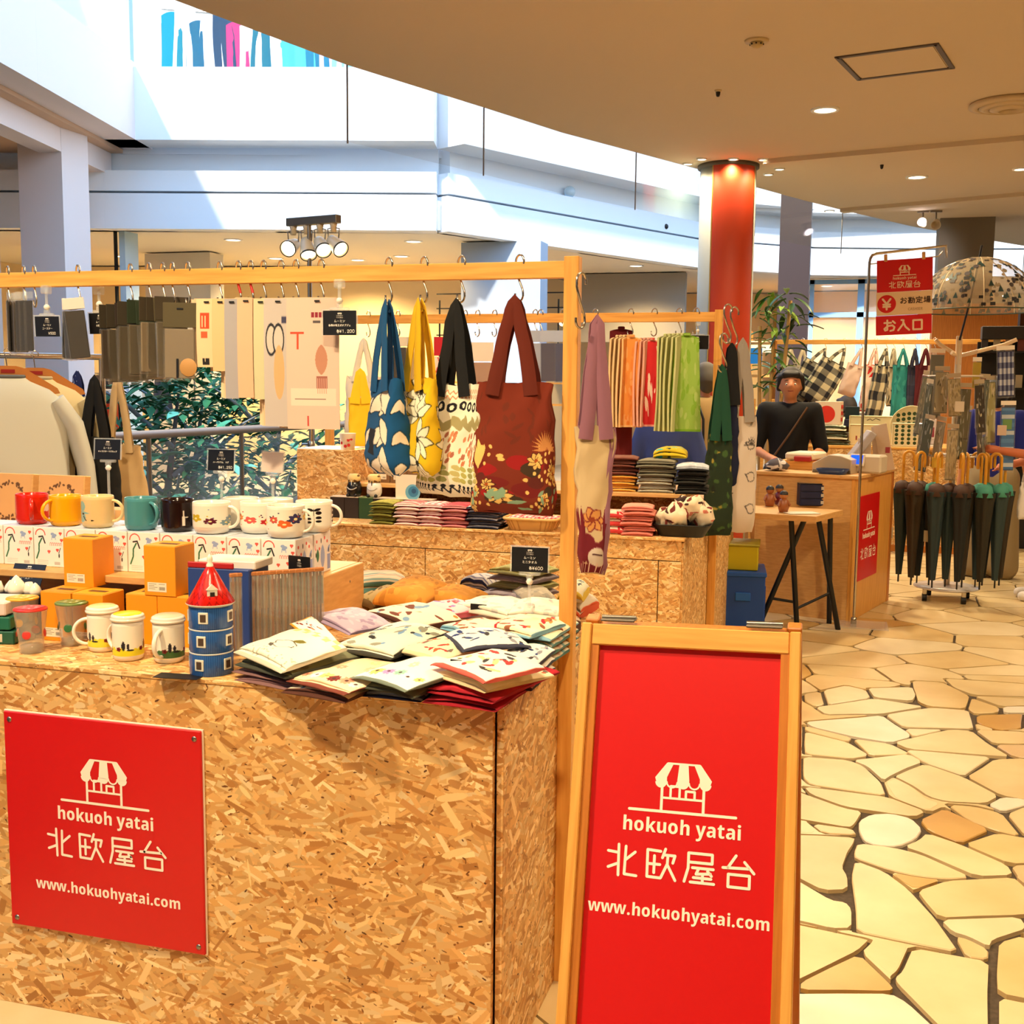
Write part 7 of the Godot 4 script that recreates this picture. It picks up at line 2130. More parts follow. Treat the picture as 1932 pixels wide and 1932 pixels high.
func build_right_side() -> void:
	# round column with an orange panel
	var c := thing("column", "round grey column with an orange-red panel rising to the ceiling edge", "column", V3(-1.04, 0, -10.62))
	part("shaft", G.new().lathe([V2(0, 0), V2(.25, 0), V2(.25, 3.5), V2(0, 3.5)], 48), mat(c8(150, 152, 146), .5), c)
	var g := G.new()
	var rings := []
	for y in [0.01, 3.48]:
		var R := PackedVector3Array()
		for r in [.249, .262]:
			for i in 25:
				var k := i if r == .249 else 24 - i
				var a := .38 + deg_to_rad(-46 + 92.0 * k / 24)
				R.append(V3(sin(a) * r, y, cos(a) * r))
		rings.append(R)
	g.loft(rings)
	part("orange_panel", g, mat(c8(176, 52, 16), .5), c)
	for a in [.38 - .83, .38 + .83]: part("gold_strip", G.new().box(V3(sin(a) * .256, 1.745, cos(a) * .256), V3(.014, 3.48, .014)), mat(c8(190, 160, 90), .35, .6), c)
	part("collar", G.new().lathe([V2(.25, 3.46), V2(.275, 3.47), V2(.275, 3.5), V2(.25, 3.5)], 40), mat(c8(90, 80, 66), .6), c)
	var names := ["first of the six round the orange column, at the left", "second of the six round the orange column", "third of the six, straight above the orange column", "fourth of the six round the orange column", "fifth of the six, furthest right of the column", "sixth of the six, lowest right of the column"]
	var at := [V3(-1.382, 3.5, -10.431), V3(-1.238, 3.5, -10.246), V3(-0.969, 3.5, -10.309), V3(-0.719, 3.5, -10.391), V3(-0.602, 3.5, -10.866), V3(-0.716, 3.5, -11.106)]
	for i in 6: small_lamp(at[i], "small recessed spotlight, " + names[i], "small spotlights round the column", .04, .8)
	small_lamp(V3(-0.183, 3.5, -13.488), "small bright downlight at the far ceiling edge right of the column", "", .05, 1.5)
	small_lamp(V3(1.501, 3.5, -11.353), "downlight at the right border of the picture beside the bulkhead", "", .06, 2.0)
	# ceiling fittings
	var h := thing("access_hatch", "square ceiling access hatch with a dark frame", "hatch", V3(0.254, 3.5, -7.561) + V3(0, 0, 0), deg_to_rad(-14))
	part("panel", G.new().box(V3(0, .004, 0), V3(.52, .02, .50)), M.ceil, h)
	for q in [[0, .275, .58, .03], [0, -.275, .58, .03], [.285, 0, .03, .58], [-.285, 0, .03, .58]]:
		part("frame", G.new().box(V3(q[0], -.004, q[1]), V3(q[2], .012, q[3]), .002), mat(c8(92, 84, 80), .5, .3), h)
	var ad := thing("air_diffuser", "round ceiling air diffuser cut by the right border", "vent", V3(1.066, 3.5, -8.793))
	for k in 3: part("ring", G.new().lathe([V2(.26 - k * .07, 0), V2(.27 - k * .07, -.02 - k * .012), V2(.21 - k * .07, -.035 - k * .012), V2(.2 - k * .07, -.01), V2(.26 - k * .07, 0)], 36, Vector3.ZERO, Transform3D(), false), mat(c8(206, 184, 146), .6), ad)
	part("throat", G.new().lathe([V2(0, -.004), V2(.23, -.004), V2(.23, 0), V2(0, 0)], 30), M.black, ad)
	for i in 2:
		var s := thing("smoke_detector" if i == 0 else "sprinkler", ["round cream smoke detector on the ceiling left of the hatch", "small dark sprinkler head on the ceiling below the smoke detector"][i], "detector", [V3(-0.537, 3.5, -6.91), V3(-0.865, 3.5, -7.967)][i])
		part("base", G.new().lathe([V2(0, -.012), V2(.065 - i * .045, -.012), V2(.07 - i * .045, 0), V2(0, 0)], 24), mat(c8(206, 184, 140), .5), s)
		part("dome", G.new().lathe([V2(0, -.045), V2(.02 - i * .01, -.042), V2(.036 - i * .022, -.03), V2(.038 - i * .022, -.012), V2(0, -.012)], 20), mat(c8(196, 172, 120), .4) if i == 0 else M.black, s)
		if i == 0:
			for k in 8: part("slot", G.new().box(V3(sin(k * TAU / 8) * .036, -.024, cos(k * TAU / 8) * .036), V3(.01, .008, .01)), M.black, s)
	var sp2 := thing("sprinkler", "tiny sprinkler head on the ceiling between the bulkhead lines", "detector", V3(0.289, 3.5, -10.894))
	part("head", G.new().lathe([V2(0, -.04), V2(.012, -.03), V2(.016, 0), V2(0, 0)], 12), M.black, sp2)
	# twin spotlights
	for i in 2:
		var s := thing("ceiling_spotlight", ["lit white adjustable spotlight on the far ceiling", "unlit cream adjustable spotlight beside the lit one on the far ceiling"][i], "spotlight", V3(0.83, 3.5, -13.749) + V3(i * .14, 0, 0), .2 * i)
		part("mount", G.new().box(V3(0, -.01, 0), V3(.12, .02, .04), .002), M.steel, s)
		part("stem", G.new().tube([V3(0, -.01, 0), V3(0, -.09, 0)], .01, 8), M.steel, s)
		var hd := part("shade", G.new().lathe([V2(0, -.06), V2(.03, -.05), V2(.055, .05), V2(.05, .05), V2(.03, -.02), V2(0, -.03)], 18), mat(c8(214, 196, 164), .4), s)
		hd.transform = Transform3D(Basis(Vector3.RIGHT, 1.2 if i == 0 else 2.2) * Basis(Vector3.BACK, .3), V3(0, -.14, .02))
		if i == 0:
			var b := part("bulb", G.new().lathe([V2(0, .03), V2(.046, .034), V2(.046, .044), V2(0, .05)], 18), glow(Color(1, .95, 1), 12), s)
			b.transform = hd.transform
			var l := SpotLight3D.new()
			l.name = "spot_light"
			l.light_energy = 1.5
			l.light_size = .04
			l.spot_range = 20
			l.spot_angle = 40
			l.spot_attenuation = 2.0
			l.shadow_enabled = true
			s.add_child(l, true)
			l.position = V3(0, -.14, .1)
			l.rotation.x = -.4
	# long counter behind
	var t := thing("display_counter", "long OSB display counter at the back right, behind the cashier desk", "counter")
	part("front_panel", G.new().box(V3(.44, .475, -11.05), V3(1.56, .95, .018), .002), M.osb, t)
	part("top_panel", G.new().box(V3(.44, .962, -11.5), V3(1.6, .024, .94), .003), M.pine_h, t)
	part("side_panel", G.new().box(V3(1.21, .475, -11.5), V3(.018, .95, .9), .002), M.osb, t)
	part("side_panel", G.new().box(V3(-.33, .475, -11.5), V3(.018, .95, .9), .002), M.osb, t)
	part("plinth", G.new().box(V3(.44, .03, -11.03), V3(1.56, .06, .02)), M.pine_dark, t)
	var y := .974
	var pale := mat(c8(226, 214, 170), .35)
	var leafm := mat(c8(40, 66, 26), .5)
	for i in 3:
		var tr := thing("serving_tray", ["large rectangular pale serving tray standing on the back counter", "smaller pale tray with coloured bottles print before the larger one", "pale rectangular tray with dark green leaf print, in front of the round one"][i], "tray", V3([0.306, 0.257, 0.615][i], y, [-11.25, -11.19, -11.13][i]))
		var w: float = [.40, .30, .25][i]
		var hh: float = [.28, .20, .22][i]
		var b := part("tray_body", G.new().box(V3(0, hh * .5, 0), V3(w, hh, .012), .005), pale, tr)
		for q in [[0, hh - .006, w, .012], [0, .006, w, .012], [w * .5 - .006, hh * .5, .012, hh], [-w * .5 + .006, hh * .5, .012, hh]]:
			part("rim", G.new().box(V3(q[0], q[1], .010), V3(q[2], q[3], .012), .004), pale, tr)
		if i == 2:
			for a in 4:
				for bq in 5: part("leaf_print", G.new().lathe([V2(.016, 0), V2(0, .001)], 10, Vector3.ZERO, Transform3D(Basis(Vector3.RIGHT, PI / 2), V3(-.082 + a * .054, .035 + bq * .038, .0066))), leafm, tr)
		elif i == 1:
			for a in 5: part("bottle_print", G.new().box(V3(-.08 + a * .04, .07, .0066), V3(.014, .04, .001)), mat([c8(150, 60, 50), c8(60, 100, 80), c8(190, 150, 60), c8(120, 40, 60), c8(70, 90, 110)][a], .5), tr)
		else: part("script_print", G.new().tube([V3(-.04, .235, .007), V3(-.01, .25, .007), V3(.01, .235, .007), V3(.04, .255, .007), V3(.08, .24, .007)], .003, 5), M.black, tr)
	var rt := thing("serving_tray", "round pale serving tray with dark green leaf pairs standing on the back counter", "tray", V3(0.665, y + .19, -11.2))
	part("tray_body", G.new().lathe([V2(0, 0), V2(.185, 0), V2(.192, .016), V2(.185, .016), V2(.178, .006), V2(0, .006)], 40, Vector3.ZERO, Transform3D(Basis(Vector3.RIGHT, PI / 2), Vector3.ZERO)), pale, rt)
	for a in 6:
		for b in 3: part("leaf_print", G.new().lathe([V2(.018, 0), V2(0, .001)], 10, Vector3.ZERO, Transform3D(Basis(Vector3.RIGHT, PI / 2), V3(-.12 + a * .048, .03 + b * .045 - absf(a - 2.5) * .008, .0066))), leafm, rt)
	var lh := thing("leaflet_stand", "white wire stand of cards with a crimson square on the back counter", "leaflet", V3(0.818, y, -11.12), .1)
	part("card", G.new().box(V3(0, .13, 0), V3(.12, .26, .02), .003), mat(c8(230, 216, 214), .5), lh)
	part("crimson_print", G.new().box(V3(.005, .14, .0105), V3(.075, .09, .002)), mat(c8(150, 24, 60), .5), lh)
	for q in [[0, .03], [0, .08]]: part("wire", G.new().tube([V3(-.07, q[1], .02), V3(.07, q[1], .02)], .003, 6), M.chrome, lh)
	part("foot", G.new().box(V3(0, .01, .02), V3(.14, .02, .1), .003), mat(c8(226, 214, 200), .5), lh)
	# boxed goods and folded cloths at the left of the long counter
	var rb := thing("print_box", "white box with a big red dotted semicircle on the back counter", "box", V3(-0.082, y + .19, -11.25), -.15)
	part("body", G.new().box(V3(0, .11, 0), V3(.24, .22, .16), .003), mat(c8(232, 206, 176), .5), rb)
	part("red_print", G.new().lathe([V2(.08, 0), V2(0, .002)], 28, Vector3.ZERO, Transform3D(Basis(Vector3.RIGHT, PI / 2), V3(-.01, .10, .081))), mat(c8(214, 44, 24), .5), rb)
	for i in 3: part("side_print", G.new().box(V3(.1215, .05 + i * .06, 0), V3(.002, .035, .12)), mat(c8(206, 60, 40), .5), rb)
	for i in 7: single("folded_cloth", m_folded(.32 - i * .012, .24, .027, 1, i % 3), [cloth_print("lgw", c8(226, 220, 190), c8(70, 80, 60), 6, [c8(60, 70, 50), c8(150, 156, 120)]), mat(c8(66, 70, 56), .9), mat(c8(214, 206, 176), .9)][i % 3], "leaf-printed folded cloth on the back counter, " + ORD5[i], "cloth", V3(-0.043, y + i * .027, -11.24), .15 * sin(i * 2.0), "leaf cloths on the back counter")
	for i in 3: carton("gift_box", ["dark teal upright box behind the chrome pole", "maroon low box behind the red dotted box", "navy low box beside the teal one"][i], V3([0.134, -0.184, 0.172][i], y + [.23, .26, .17][i], [-11.4, -11.5, -11.3][i]), V3([.13, .34, .22][i], [.13, .12, .07][i], .1), mat([c8(8, 40, 44), c8(70, 14, 22), c8(16, 22, 66)][i], .5))
	for i in 2: carton("stock_box", ["pale stock box under the teal box on the back counter", "brown stock box under the maroon box on the back counter"][i], V3([0.134, -0.184][i], y, [-11.38, -11.5][i]), V3(.36, [.17, .26][i], .14), mat([c8(200, 150, 140), c8(130, 90, 60)][i], .7))
	# rail over the long counter
	var rl := thing("hanging_rail", "pine rail on posts over the long back counter, hung with bags", "display rail")
	part("post", G.new().box(V3(-.64, .99, -11.75), V3(.05, 1.98, .05), .002), M.pine_dark, rl)
	part("post", G.new().box(V3(1.5, .99, -11.75), V3(.05, 1.98, .05), .002), M.pine_dark, rl)
	part("beam", G.new().box(V3(.44, 1.965, -11.75), V3(2.16, .045, .03), .002), M.pine_h, rl)
	var chk := cloth_print("chk2", c8(206, 196, 160), c8(30, 30, 34), 4, [c8(28, 30, 40)])
	var spot := cloth_print("spt", c8(226, 206, 190), c8(190, 24, 24), 6, [c8(196, 24, 24), c8(206, 40, 34)])
	var teal := cloth_print("tl2", c8(40, 140, 140), c8(30, 110, 116), 5, [c8(70, 170, 164), c8(26, 100, 110)])
	var bw := cloth_print("bw2", c8(190, 180, 150), c8(40, 36, 34), 6, [c8(30, 28, 28), c8(70, 64, 56)])
	var hb := [[1484, .20, .62, bw, "grey patterned tote beside the left post", 0.0], [1506, .18, .66, bw, "second grey patterned tote, red tag above it", 0.0], [1548, .26, .52, chk, "navy and cream checked bag, askew", -.5], [1584, .28, .56, chk, "checked bag with a big square, hanging askew", -.55], [1616, .16, .42, mat(c8(214, 186, 170), .9), "pale pink soft bag in the middle of the rail", -.3], [1642, .15, .56, spot, "white bag with red spots", -.1], [1662, .16, .80, chk, "black dotted long bag beside the red-spotted one", -.15], [1676, .10, .50, bw, "short grey bag beside the teal one", 0.0], [1694, .19, .96, teal, "teal long bag, brightest of the rail", 0.0], [1716, .12, .90, cloth_print("nv3", c8(34, 36, 60), c8(20, 20, 36), 4, [c8(60, 60, 80)]), "dark navy long bag beside the teal one", 0.0], [1736, .18, .92, mat(c8(86, 14, 26), .9), "maroon long bag right of the navy one", 0.0], [1752, .10, .9, mat(c8(176, 140, 120), .9), "pale pink long bag at the right of the rail", 0.0]]
	for i in hb.size():
		var q = hb[i]
		var x: float = [-0.478, -0.364, -0.147, 0.037, 0.199, 0.33, 0.43, 0.5, 0.589, 0.698, 0.796, 0.874][i]
		var tb := tote(q[4] + " over the back counter", V3(x, 1.90, -11.75), .3, .16, q[2] - .1, q[1], q[1] * 1.08, .05, q[3], mat(c8(206, 190, 160), .95) if i < 2 else (q[3] as Material), "bags on the back rail", .03, 50 + i)
		tb.rotation.z = q[5]
		s_hook("S-hook on the back rail for the " + (q[4] as String).split(",")[0], V3(x, 1.985, -11.75), -.6, "S-hooks on the back rail", 1.1)
	# the umbrella tree
	var o := V3(.80, 0, -8.58)
	var st := thing("umbrella_stand", "wheeled white display stand with forked top arms, hung with packets and umbrellas", "display stand", o)
	part("base_disc", G.new().lathe([V2(0, .085), V2(.20, .085), V2(.225, .092), V2(.225, .10), V2(.16, .108), V2(0, .112)], 36), mat(c8(206, 196, 190), .25), st)
	for k in 4:
		var a := TAU * k / 4 + .6
		var q := V3(sin(a) * .185, 0, cos(a) * .185)
		var cs := part("caster", G.new().tube([q + V3(-.016, .028, 0), q + V3(.016, .028, 0)], .028, 14), M.black, st)
		part("caster_fork", G.new().box(q + V3(0, .065, 0), V3(.03, .045, .03), .004), M.chrome, st)
	part("pole", G.new().tube([V3(0, .1, 0), V3(0, 1.86, 0)], .022, 12), mat(c8(224, 206, 180), .4), st)
	part("head_post", G.new().box(V3(0, 1.78, 0), V3(.04, .20, .04), .004), mat(c8(232, 204, 170), .4), st)
	for q in [[-.16, .10], [.37, .10], [-.05, .02], [.12, .03]]:
		part("arm", G.new().tube([V3(0, 1.74, 0), V3(q[0] * .8, 1.74 + q[1] * .8, .02), V3(q[0], 1.74 + q[1] * 1.15, .03)], .014, 8), mat(c8(232, 204, 170), .4), st)
	for yy in [1.04, 1.60]: part("ring", G.new().tube(ring_path(.19, .19, yy, 1.0), .006, 8), mat(c8(214, 200, 186), .4), st)
	for k in 6:
		var a := TAU * k / 6
		part("spoke", G.new().tube([V3(0, 1.04, 0), V3(cos(a) * .19, 1.04, sin(a) * .19)], .005, 6), M.chrome, st)
	# packets round the stand
	var pk := [c8(120, 124, 104), c8(66, 74, 60), c8(150, 140, 112), c8(176, 160, 120), c8(92, 86, 60), c8(44, 34, 26), c8(90, 96, 86), c8(160, 150, 96), c8(28, 46, 44), c8(110, 104, 76), c8(70, 120, 170), c8(128, 120, 96), c8(60, 50, 40), c8(186, 170, 140), c8(84, 92, 70), c8(34, 40, 40)]
	var nm := ["slate", "charcoal", "grey", "sand", "olive", "brown black", "grey-green", "straw", "dark green", "khaki", "sky blue", "stone", "umber", "cream", "moss", "ink"]
	for i in 16:
		var a := PI * (.05 + i * .9 / 7.0 if i < 8 else .08 + (i - 8) * .88 / 7.0)
		var rr := .20 + .02 * (i % 2)
		var top := 1.62 if i < 8 else 1.30
		var dx: float = -cos(a) * rr
		top += rng.randf_range(-.10, .10)
		header_pack(nm[i] + " packaged umbrella hanging on the wheeled stand, " + ("upper ring" if i < 8 else "lower ring"), o + V3(dx, top, sin(a) * rr), -cos(a) * .9 + rng.randf_range(-.4, .4), -.06 * cos(a) + rng.randf_range(-.10, .10), rng.randf_range(.05, .10), rng.randf_range(.30, .50), .03, mat(c8(176, 160, 134), .5), cloth_print("umb%d" % (i % 8), pk[i], pk[i].darkened(.3), [5, 6, 2][i % 3], [pk[i].lightened(.35), pk[i].darkened(.4), c8(206, 190, 150)]), "packaged umbrellas on the stand", .0, 1.1)
	for i in 4: header_pack(["navy checked pouch on the right arm of the wheeled stand", "blue and white pouch below the navy checked one", "yellow pouch hanging behind the head of the wheeled stand", "grey long packet under the left arm of the wheeled stand"][i], o + [V3(.30, 1.80, .03), V3(.34, 1.42, .03), V3(.12, 1.72, .05), V3(-.14, 1.78, .04)][i], .1, [.06, .02, 0, -.02][i], [.12, .10, .06, .10][i], [.36, .50, .22, .50][i], .03, M.white_print, [cloth_print("nck", c8(20, 34, 90), c8(20, 30, 80), 4, [c8(206, 210, 226)]), cloth_print("bck", c8(70, 120, 180), c8(60, 90, 130), 3, [c8(90, 140, 196), c8(206, 214, 226)]), mat(c8(190, 160, 30), .6), mat(c8(112, 110, 98), .6)][i], "pouches on the stand arms")
	for i in 4: single("paper_tag", G.new().box(V3(0, -.03, 0), V3(.06, .07, .002), .0008), mat([c8(110, 150, 90), c8(206, 180, 160), c8(220, 180, 60), c8(214, 200, 180)][i], .6), ["green paper tag at the right of the wheeled stand", "cream paper tag under the green one", "yellow card at the bottom of the hanging packets", "white slip in the middle of the hanging packets"][i], "tag", o + [V3(.33, 1.30, .10), V3(.29, 1.26, .16), V3(-.13, 1.03, .24), V3(.0, 1.42, .26)][i], 0)
	# folded umbrellas with crook handles
	var uc := [c8(36, 52, 54), c8(44, 60, 60), c8(26, 30, 28), c8(54, 44, 26), c8(40, 36, 22), c8(70, 150, 130)]
	for i in 14:
		var a := PI * .5 + (i - 6.5) * .235
		var rr := .20 + .09 * float(i % 2)
		var q := o + V3(-cos(a) * rr * 1.2, 0, sin(a) * rr)
		var um := thing("folded_umbrella", "folded umbrella with a golden crook handle hooked on the stand, " + ["outermost at the left", "second from the left", "third from the left", "fourth from the left", "fifth from the left", "sixth from the left", "just left of the pole", "just right of the pole", "sixth from the right", "fifth from the right", "fourth from the right", "third from the right", "second from the right", "outermost at the right"][i], "umbrella", q, atan2(q.x - o.x, q.z - o.z), "folded umbrellas on the stand")
		var hp := []
		for k in 11:
			var b := PI * k / 10.0
			hp.append(V3(0, 1.03 + sin(b) * .036, -.036 + cos(b) * .036))
		hp.append(V3(0, .96, -.072))
		hp.insert(0, V3(0, .80, 0))
		part("handle", G.new().tube(hp, .0105, 8), mat(c8(214, 150, 44), .3), um)
		var col: Color = uc[i % 5]
		var rg := []
		for k in 8:
			var v := k / 7.0
			var R := PackedVector3Array()
			for m in 20:
				var b := TAU * m / 20
				var fl: float = 1.0 + .22 * sin(b * 5 + i)
				R.append(V3(cos(b) * lerpf(.062, .018, pow(v, .8)) * fl, .80 - v * .62, sin(b) * lerpf(.062, .018, pow(v, .8)) * fl))
			rg.append(R)
		part("canopy", G.new().loft(rg), mat(col, .8), um)
		part("collar", G.new().lathe([V2(0, .78), V2(.066, .77), V2(.05, .84), V2(.013, .86), V2(0, .86)], 12), mat(uc[5] if i > 8 or i == 4 else c8(70, 44, 30), .7), um)
		part("tip", G.new().tube([V3(0, .19, 0), V3(0, .125, 0)], .006, 6), M.black, um)
		if i in [1, 4, 10, 12]: part("swing_tag", G.new().box(V3(0, .48, .06), V3(.035, .08, .003)), mat(c8(176, 170, 140), .6), um)
	# open clear dome umbrella on top
	var du := thing("dome_umbrella", "open clear dome umbrella printed with dark trees and houses above the stand", "umbrella", o + V3(.10, 2.05, .02))
	var R0 := .40
	var prof := []
	for k in 10:
		var b := PI * .5 * k / 9.0
		prof.append(V2(maxf(R0 * sin(b), .0), .37 * cos(b)))
	var shell := G.new()
	shell.lathe(prof, 40, Vector3.ZERO, Transform3D(), false)
	part("canopy", shell, pane(c8(226, 212, 186), .30), du)
	for k in 8:
		var rb2 := []
		for m in 10: rb2.append(V3(sin(TAU * k / 8) * prof[m].x, prof[m].y - .002, cos(TAU * k / 8) * prof[m].x))
		part("rib", G.new().tube(rb2, .0035, 5), mat(c8(226, 206, 170), .4), du)
	part("hem", G.new().tube(ring_path(R0, R0, 0, 1.0), .005, 6), mat(c8(60, 76, 66), .4), du)
	part("shaft", G.new().tube([V3(-.10, -.20, 0), V3(-.04, .1, 0), V3(.0, .37, 0), V3(.012, .45, 0)], .007, 8), M.black, du)
	for kind in 3:
		var mg := G.new()
		for i in 120:
			var b := acos(rng.randf_range(.04, .95))
			var a := rng.randf() * TAU
			var n := V3(sin(b) * sin(a), cos(b), sin(b) * cos(a))
			var p := V3(n.x * R0, n.y * .37, n.z * R0) * 1.006
			var tx := V3(cos(a), 0, -sin(a))
			var ty := tx.cross(n).normalized() * -1.0
			var s := rng.randf_range(.010, .02)
			if kind == 0: mg.tri(p - tx * s - ty * s, p + tx * s - ty * s, p + ty * s * 1.6)
			elif kind == 1: mg.quad(p - tx * s - ty * s * .7, p + tx * s - ty * s * .7, p + tx * s + ty * s * .7, p - tx * s + ty * s * .7)
			else:
				for m in 8: mg.tri(p, p + (tx * cos(m * TAU / 8) + ty * sin(m * TAU / 8)) * s, p + (tx * cos((m + 1) * TAU / 8) + ty * sin((m + 1) * TAU / 8)) * s)
		var mp := part(["tree_print", "house_print", "round_print"][kind], mg, mat([c8(24, 60, 60), c8(26, 22, 26), c8(70, 64, 70)][kind], .6), du)
		mp.set_meta("kind", "stuff")
	# planter tree
	var pl := thing("potted_tree", "tall potted tree with long green leaves behind the orange column", "plant", V3(-.66, 0, -11.3))
	part("pot", G.new().lathe([V2(0, 0), V2(.2, 0), V2(.24, .5), V2(.2, .5), V2(.19, .44), V2(0, .44)], 24), mat(c8(190, 120, 50), .6), pl)
	for k in 3: part("stem", G.new().tube([V3(k * .05 - .05, .4, 0), V3(k * .10 - .08, 1.3, .03 * k), V3(k * .14 - .1, 2.1 + .12 * k, .0)], .018, 8), mat(c8(180, 140, 80), .7), pl)
	var lm := [mat(c8(60, 104, 24), .45), mat(c8(130, 160, 40), .45), mat(c8(36, 70, 20), .45)]
	var lf := G.new().sheet(func(u, v): return V3((u - .5) * .055 * sin(PI * clampf(v, .03, .97)), -.5 * .2 * v * v + .02 * absf(u - .5), v * .22), 2, 6, .0015).mesh()
	for i in 80:
		var k := i % 3
		var yv := rng.randf_range(1.45, 2.45)
		var l := part("leaf", lf, lm[i % 3], pl, V3(k * .12 - .09 + rng.randf_range(-.03, .12), yv, rng.randf_range(-.05, .05)))
		l.rotation = V3(rng.randf_range(-.7, .5), rng.randf() * TAU, 0)
		l.scale = Vector3.ONE * rng.randf_range(.7, 1.2)
	for i in 3: part("slat", G.new().box(V3(-.12 + i * .09, .7, .16), V3(.03, 1.4, .02), .003), M.pine_h, pl)
	# dark rack at the right border
	var dk := thing("packet_rack", "tall black rack of small packets at the right border behind the umbrellas", "rack", V3(1.56, 0, -11.55))
	part("back_panel", G.new().box(V3(0, .98, -.1), V3(.62, 1.96, .03)), M.black, dk)
	for k in 5: part("shelf", G.new().box(V3(0, .5 + k * .34, 0), V3(.62, .02, .2)), M.black, dk)
	part("top_box", G.new().box(V3(-.1, 2.04, -.02), V3(.38, .12, .15), .004), mat(c8(34, 28, 26), .5), dk)
	for k in 5:
		for i in 6: single("packet", G.new().box(V3(0, .06, 0), V3(.06, .12, .012), .002), mat([c8(150, 120, 90), c8(96, 76, 60), c8(176, 160, 130), c8(120, 60, 50), c8(60, 56, 60)][(i * 3 + k) % 5], .5), "small packet on the black rack, " + ["lowest shelf", "second shelf", "third shelf", "fourth shelf", "top shelf"][k] + ", " + ["first", "second", "third", "fourth", "fifth", "last"][i] + " from the left", "packet", dk.position + V3(-.26 + i * .105, .51 + k * .34, .02), 0, "packets on the black rack")
	# clad pier behind
	struct("wall_pier", G.new().box(V3(1.36, 2.0, -14.6), V3(.60, 4.0, .5)), mat(c8(122, 112, 98), .8))
	struct("trim_5", G.new().box(V3(1.48, 1.25, -14.35), V3(.92, 2.5, .3)), M.pine_dark)
	struct("trim_6", G.new().box(V3(2.25, 1.25, -14.6), V3(.5, 2.4, .3)), mat(c8(92, 52, 26), .7))
	struct("wall_pier", G.new().box(V3(-.67, 2.75, -16.7), V3(.42, 5.5, .4)), mat(c8(44, 18, 16), .6))

# ---------------------------------------------------------------- across the void
func garment(g: G, w: float, h: float, seed_: float) -> G:
	return g.sheet(func(u, v): return V3((u - .5) * w * (1.0 + .25 * v) + .01 * sin(v * 5 + seed_), -h * v - .05 * (2 * u - 1) ** 2 * (1 - v), .025 * sin(u * 11 + seed_) * v), 8, 6, .015)

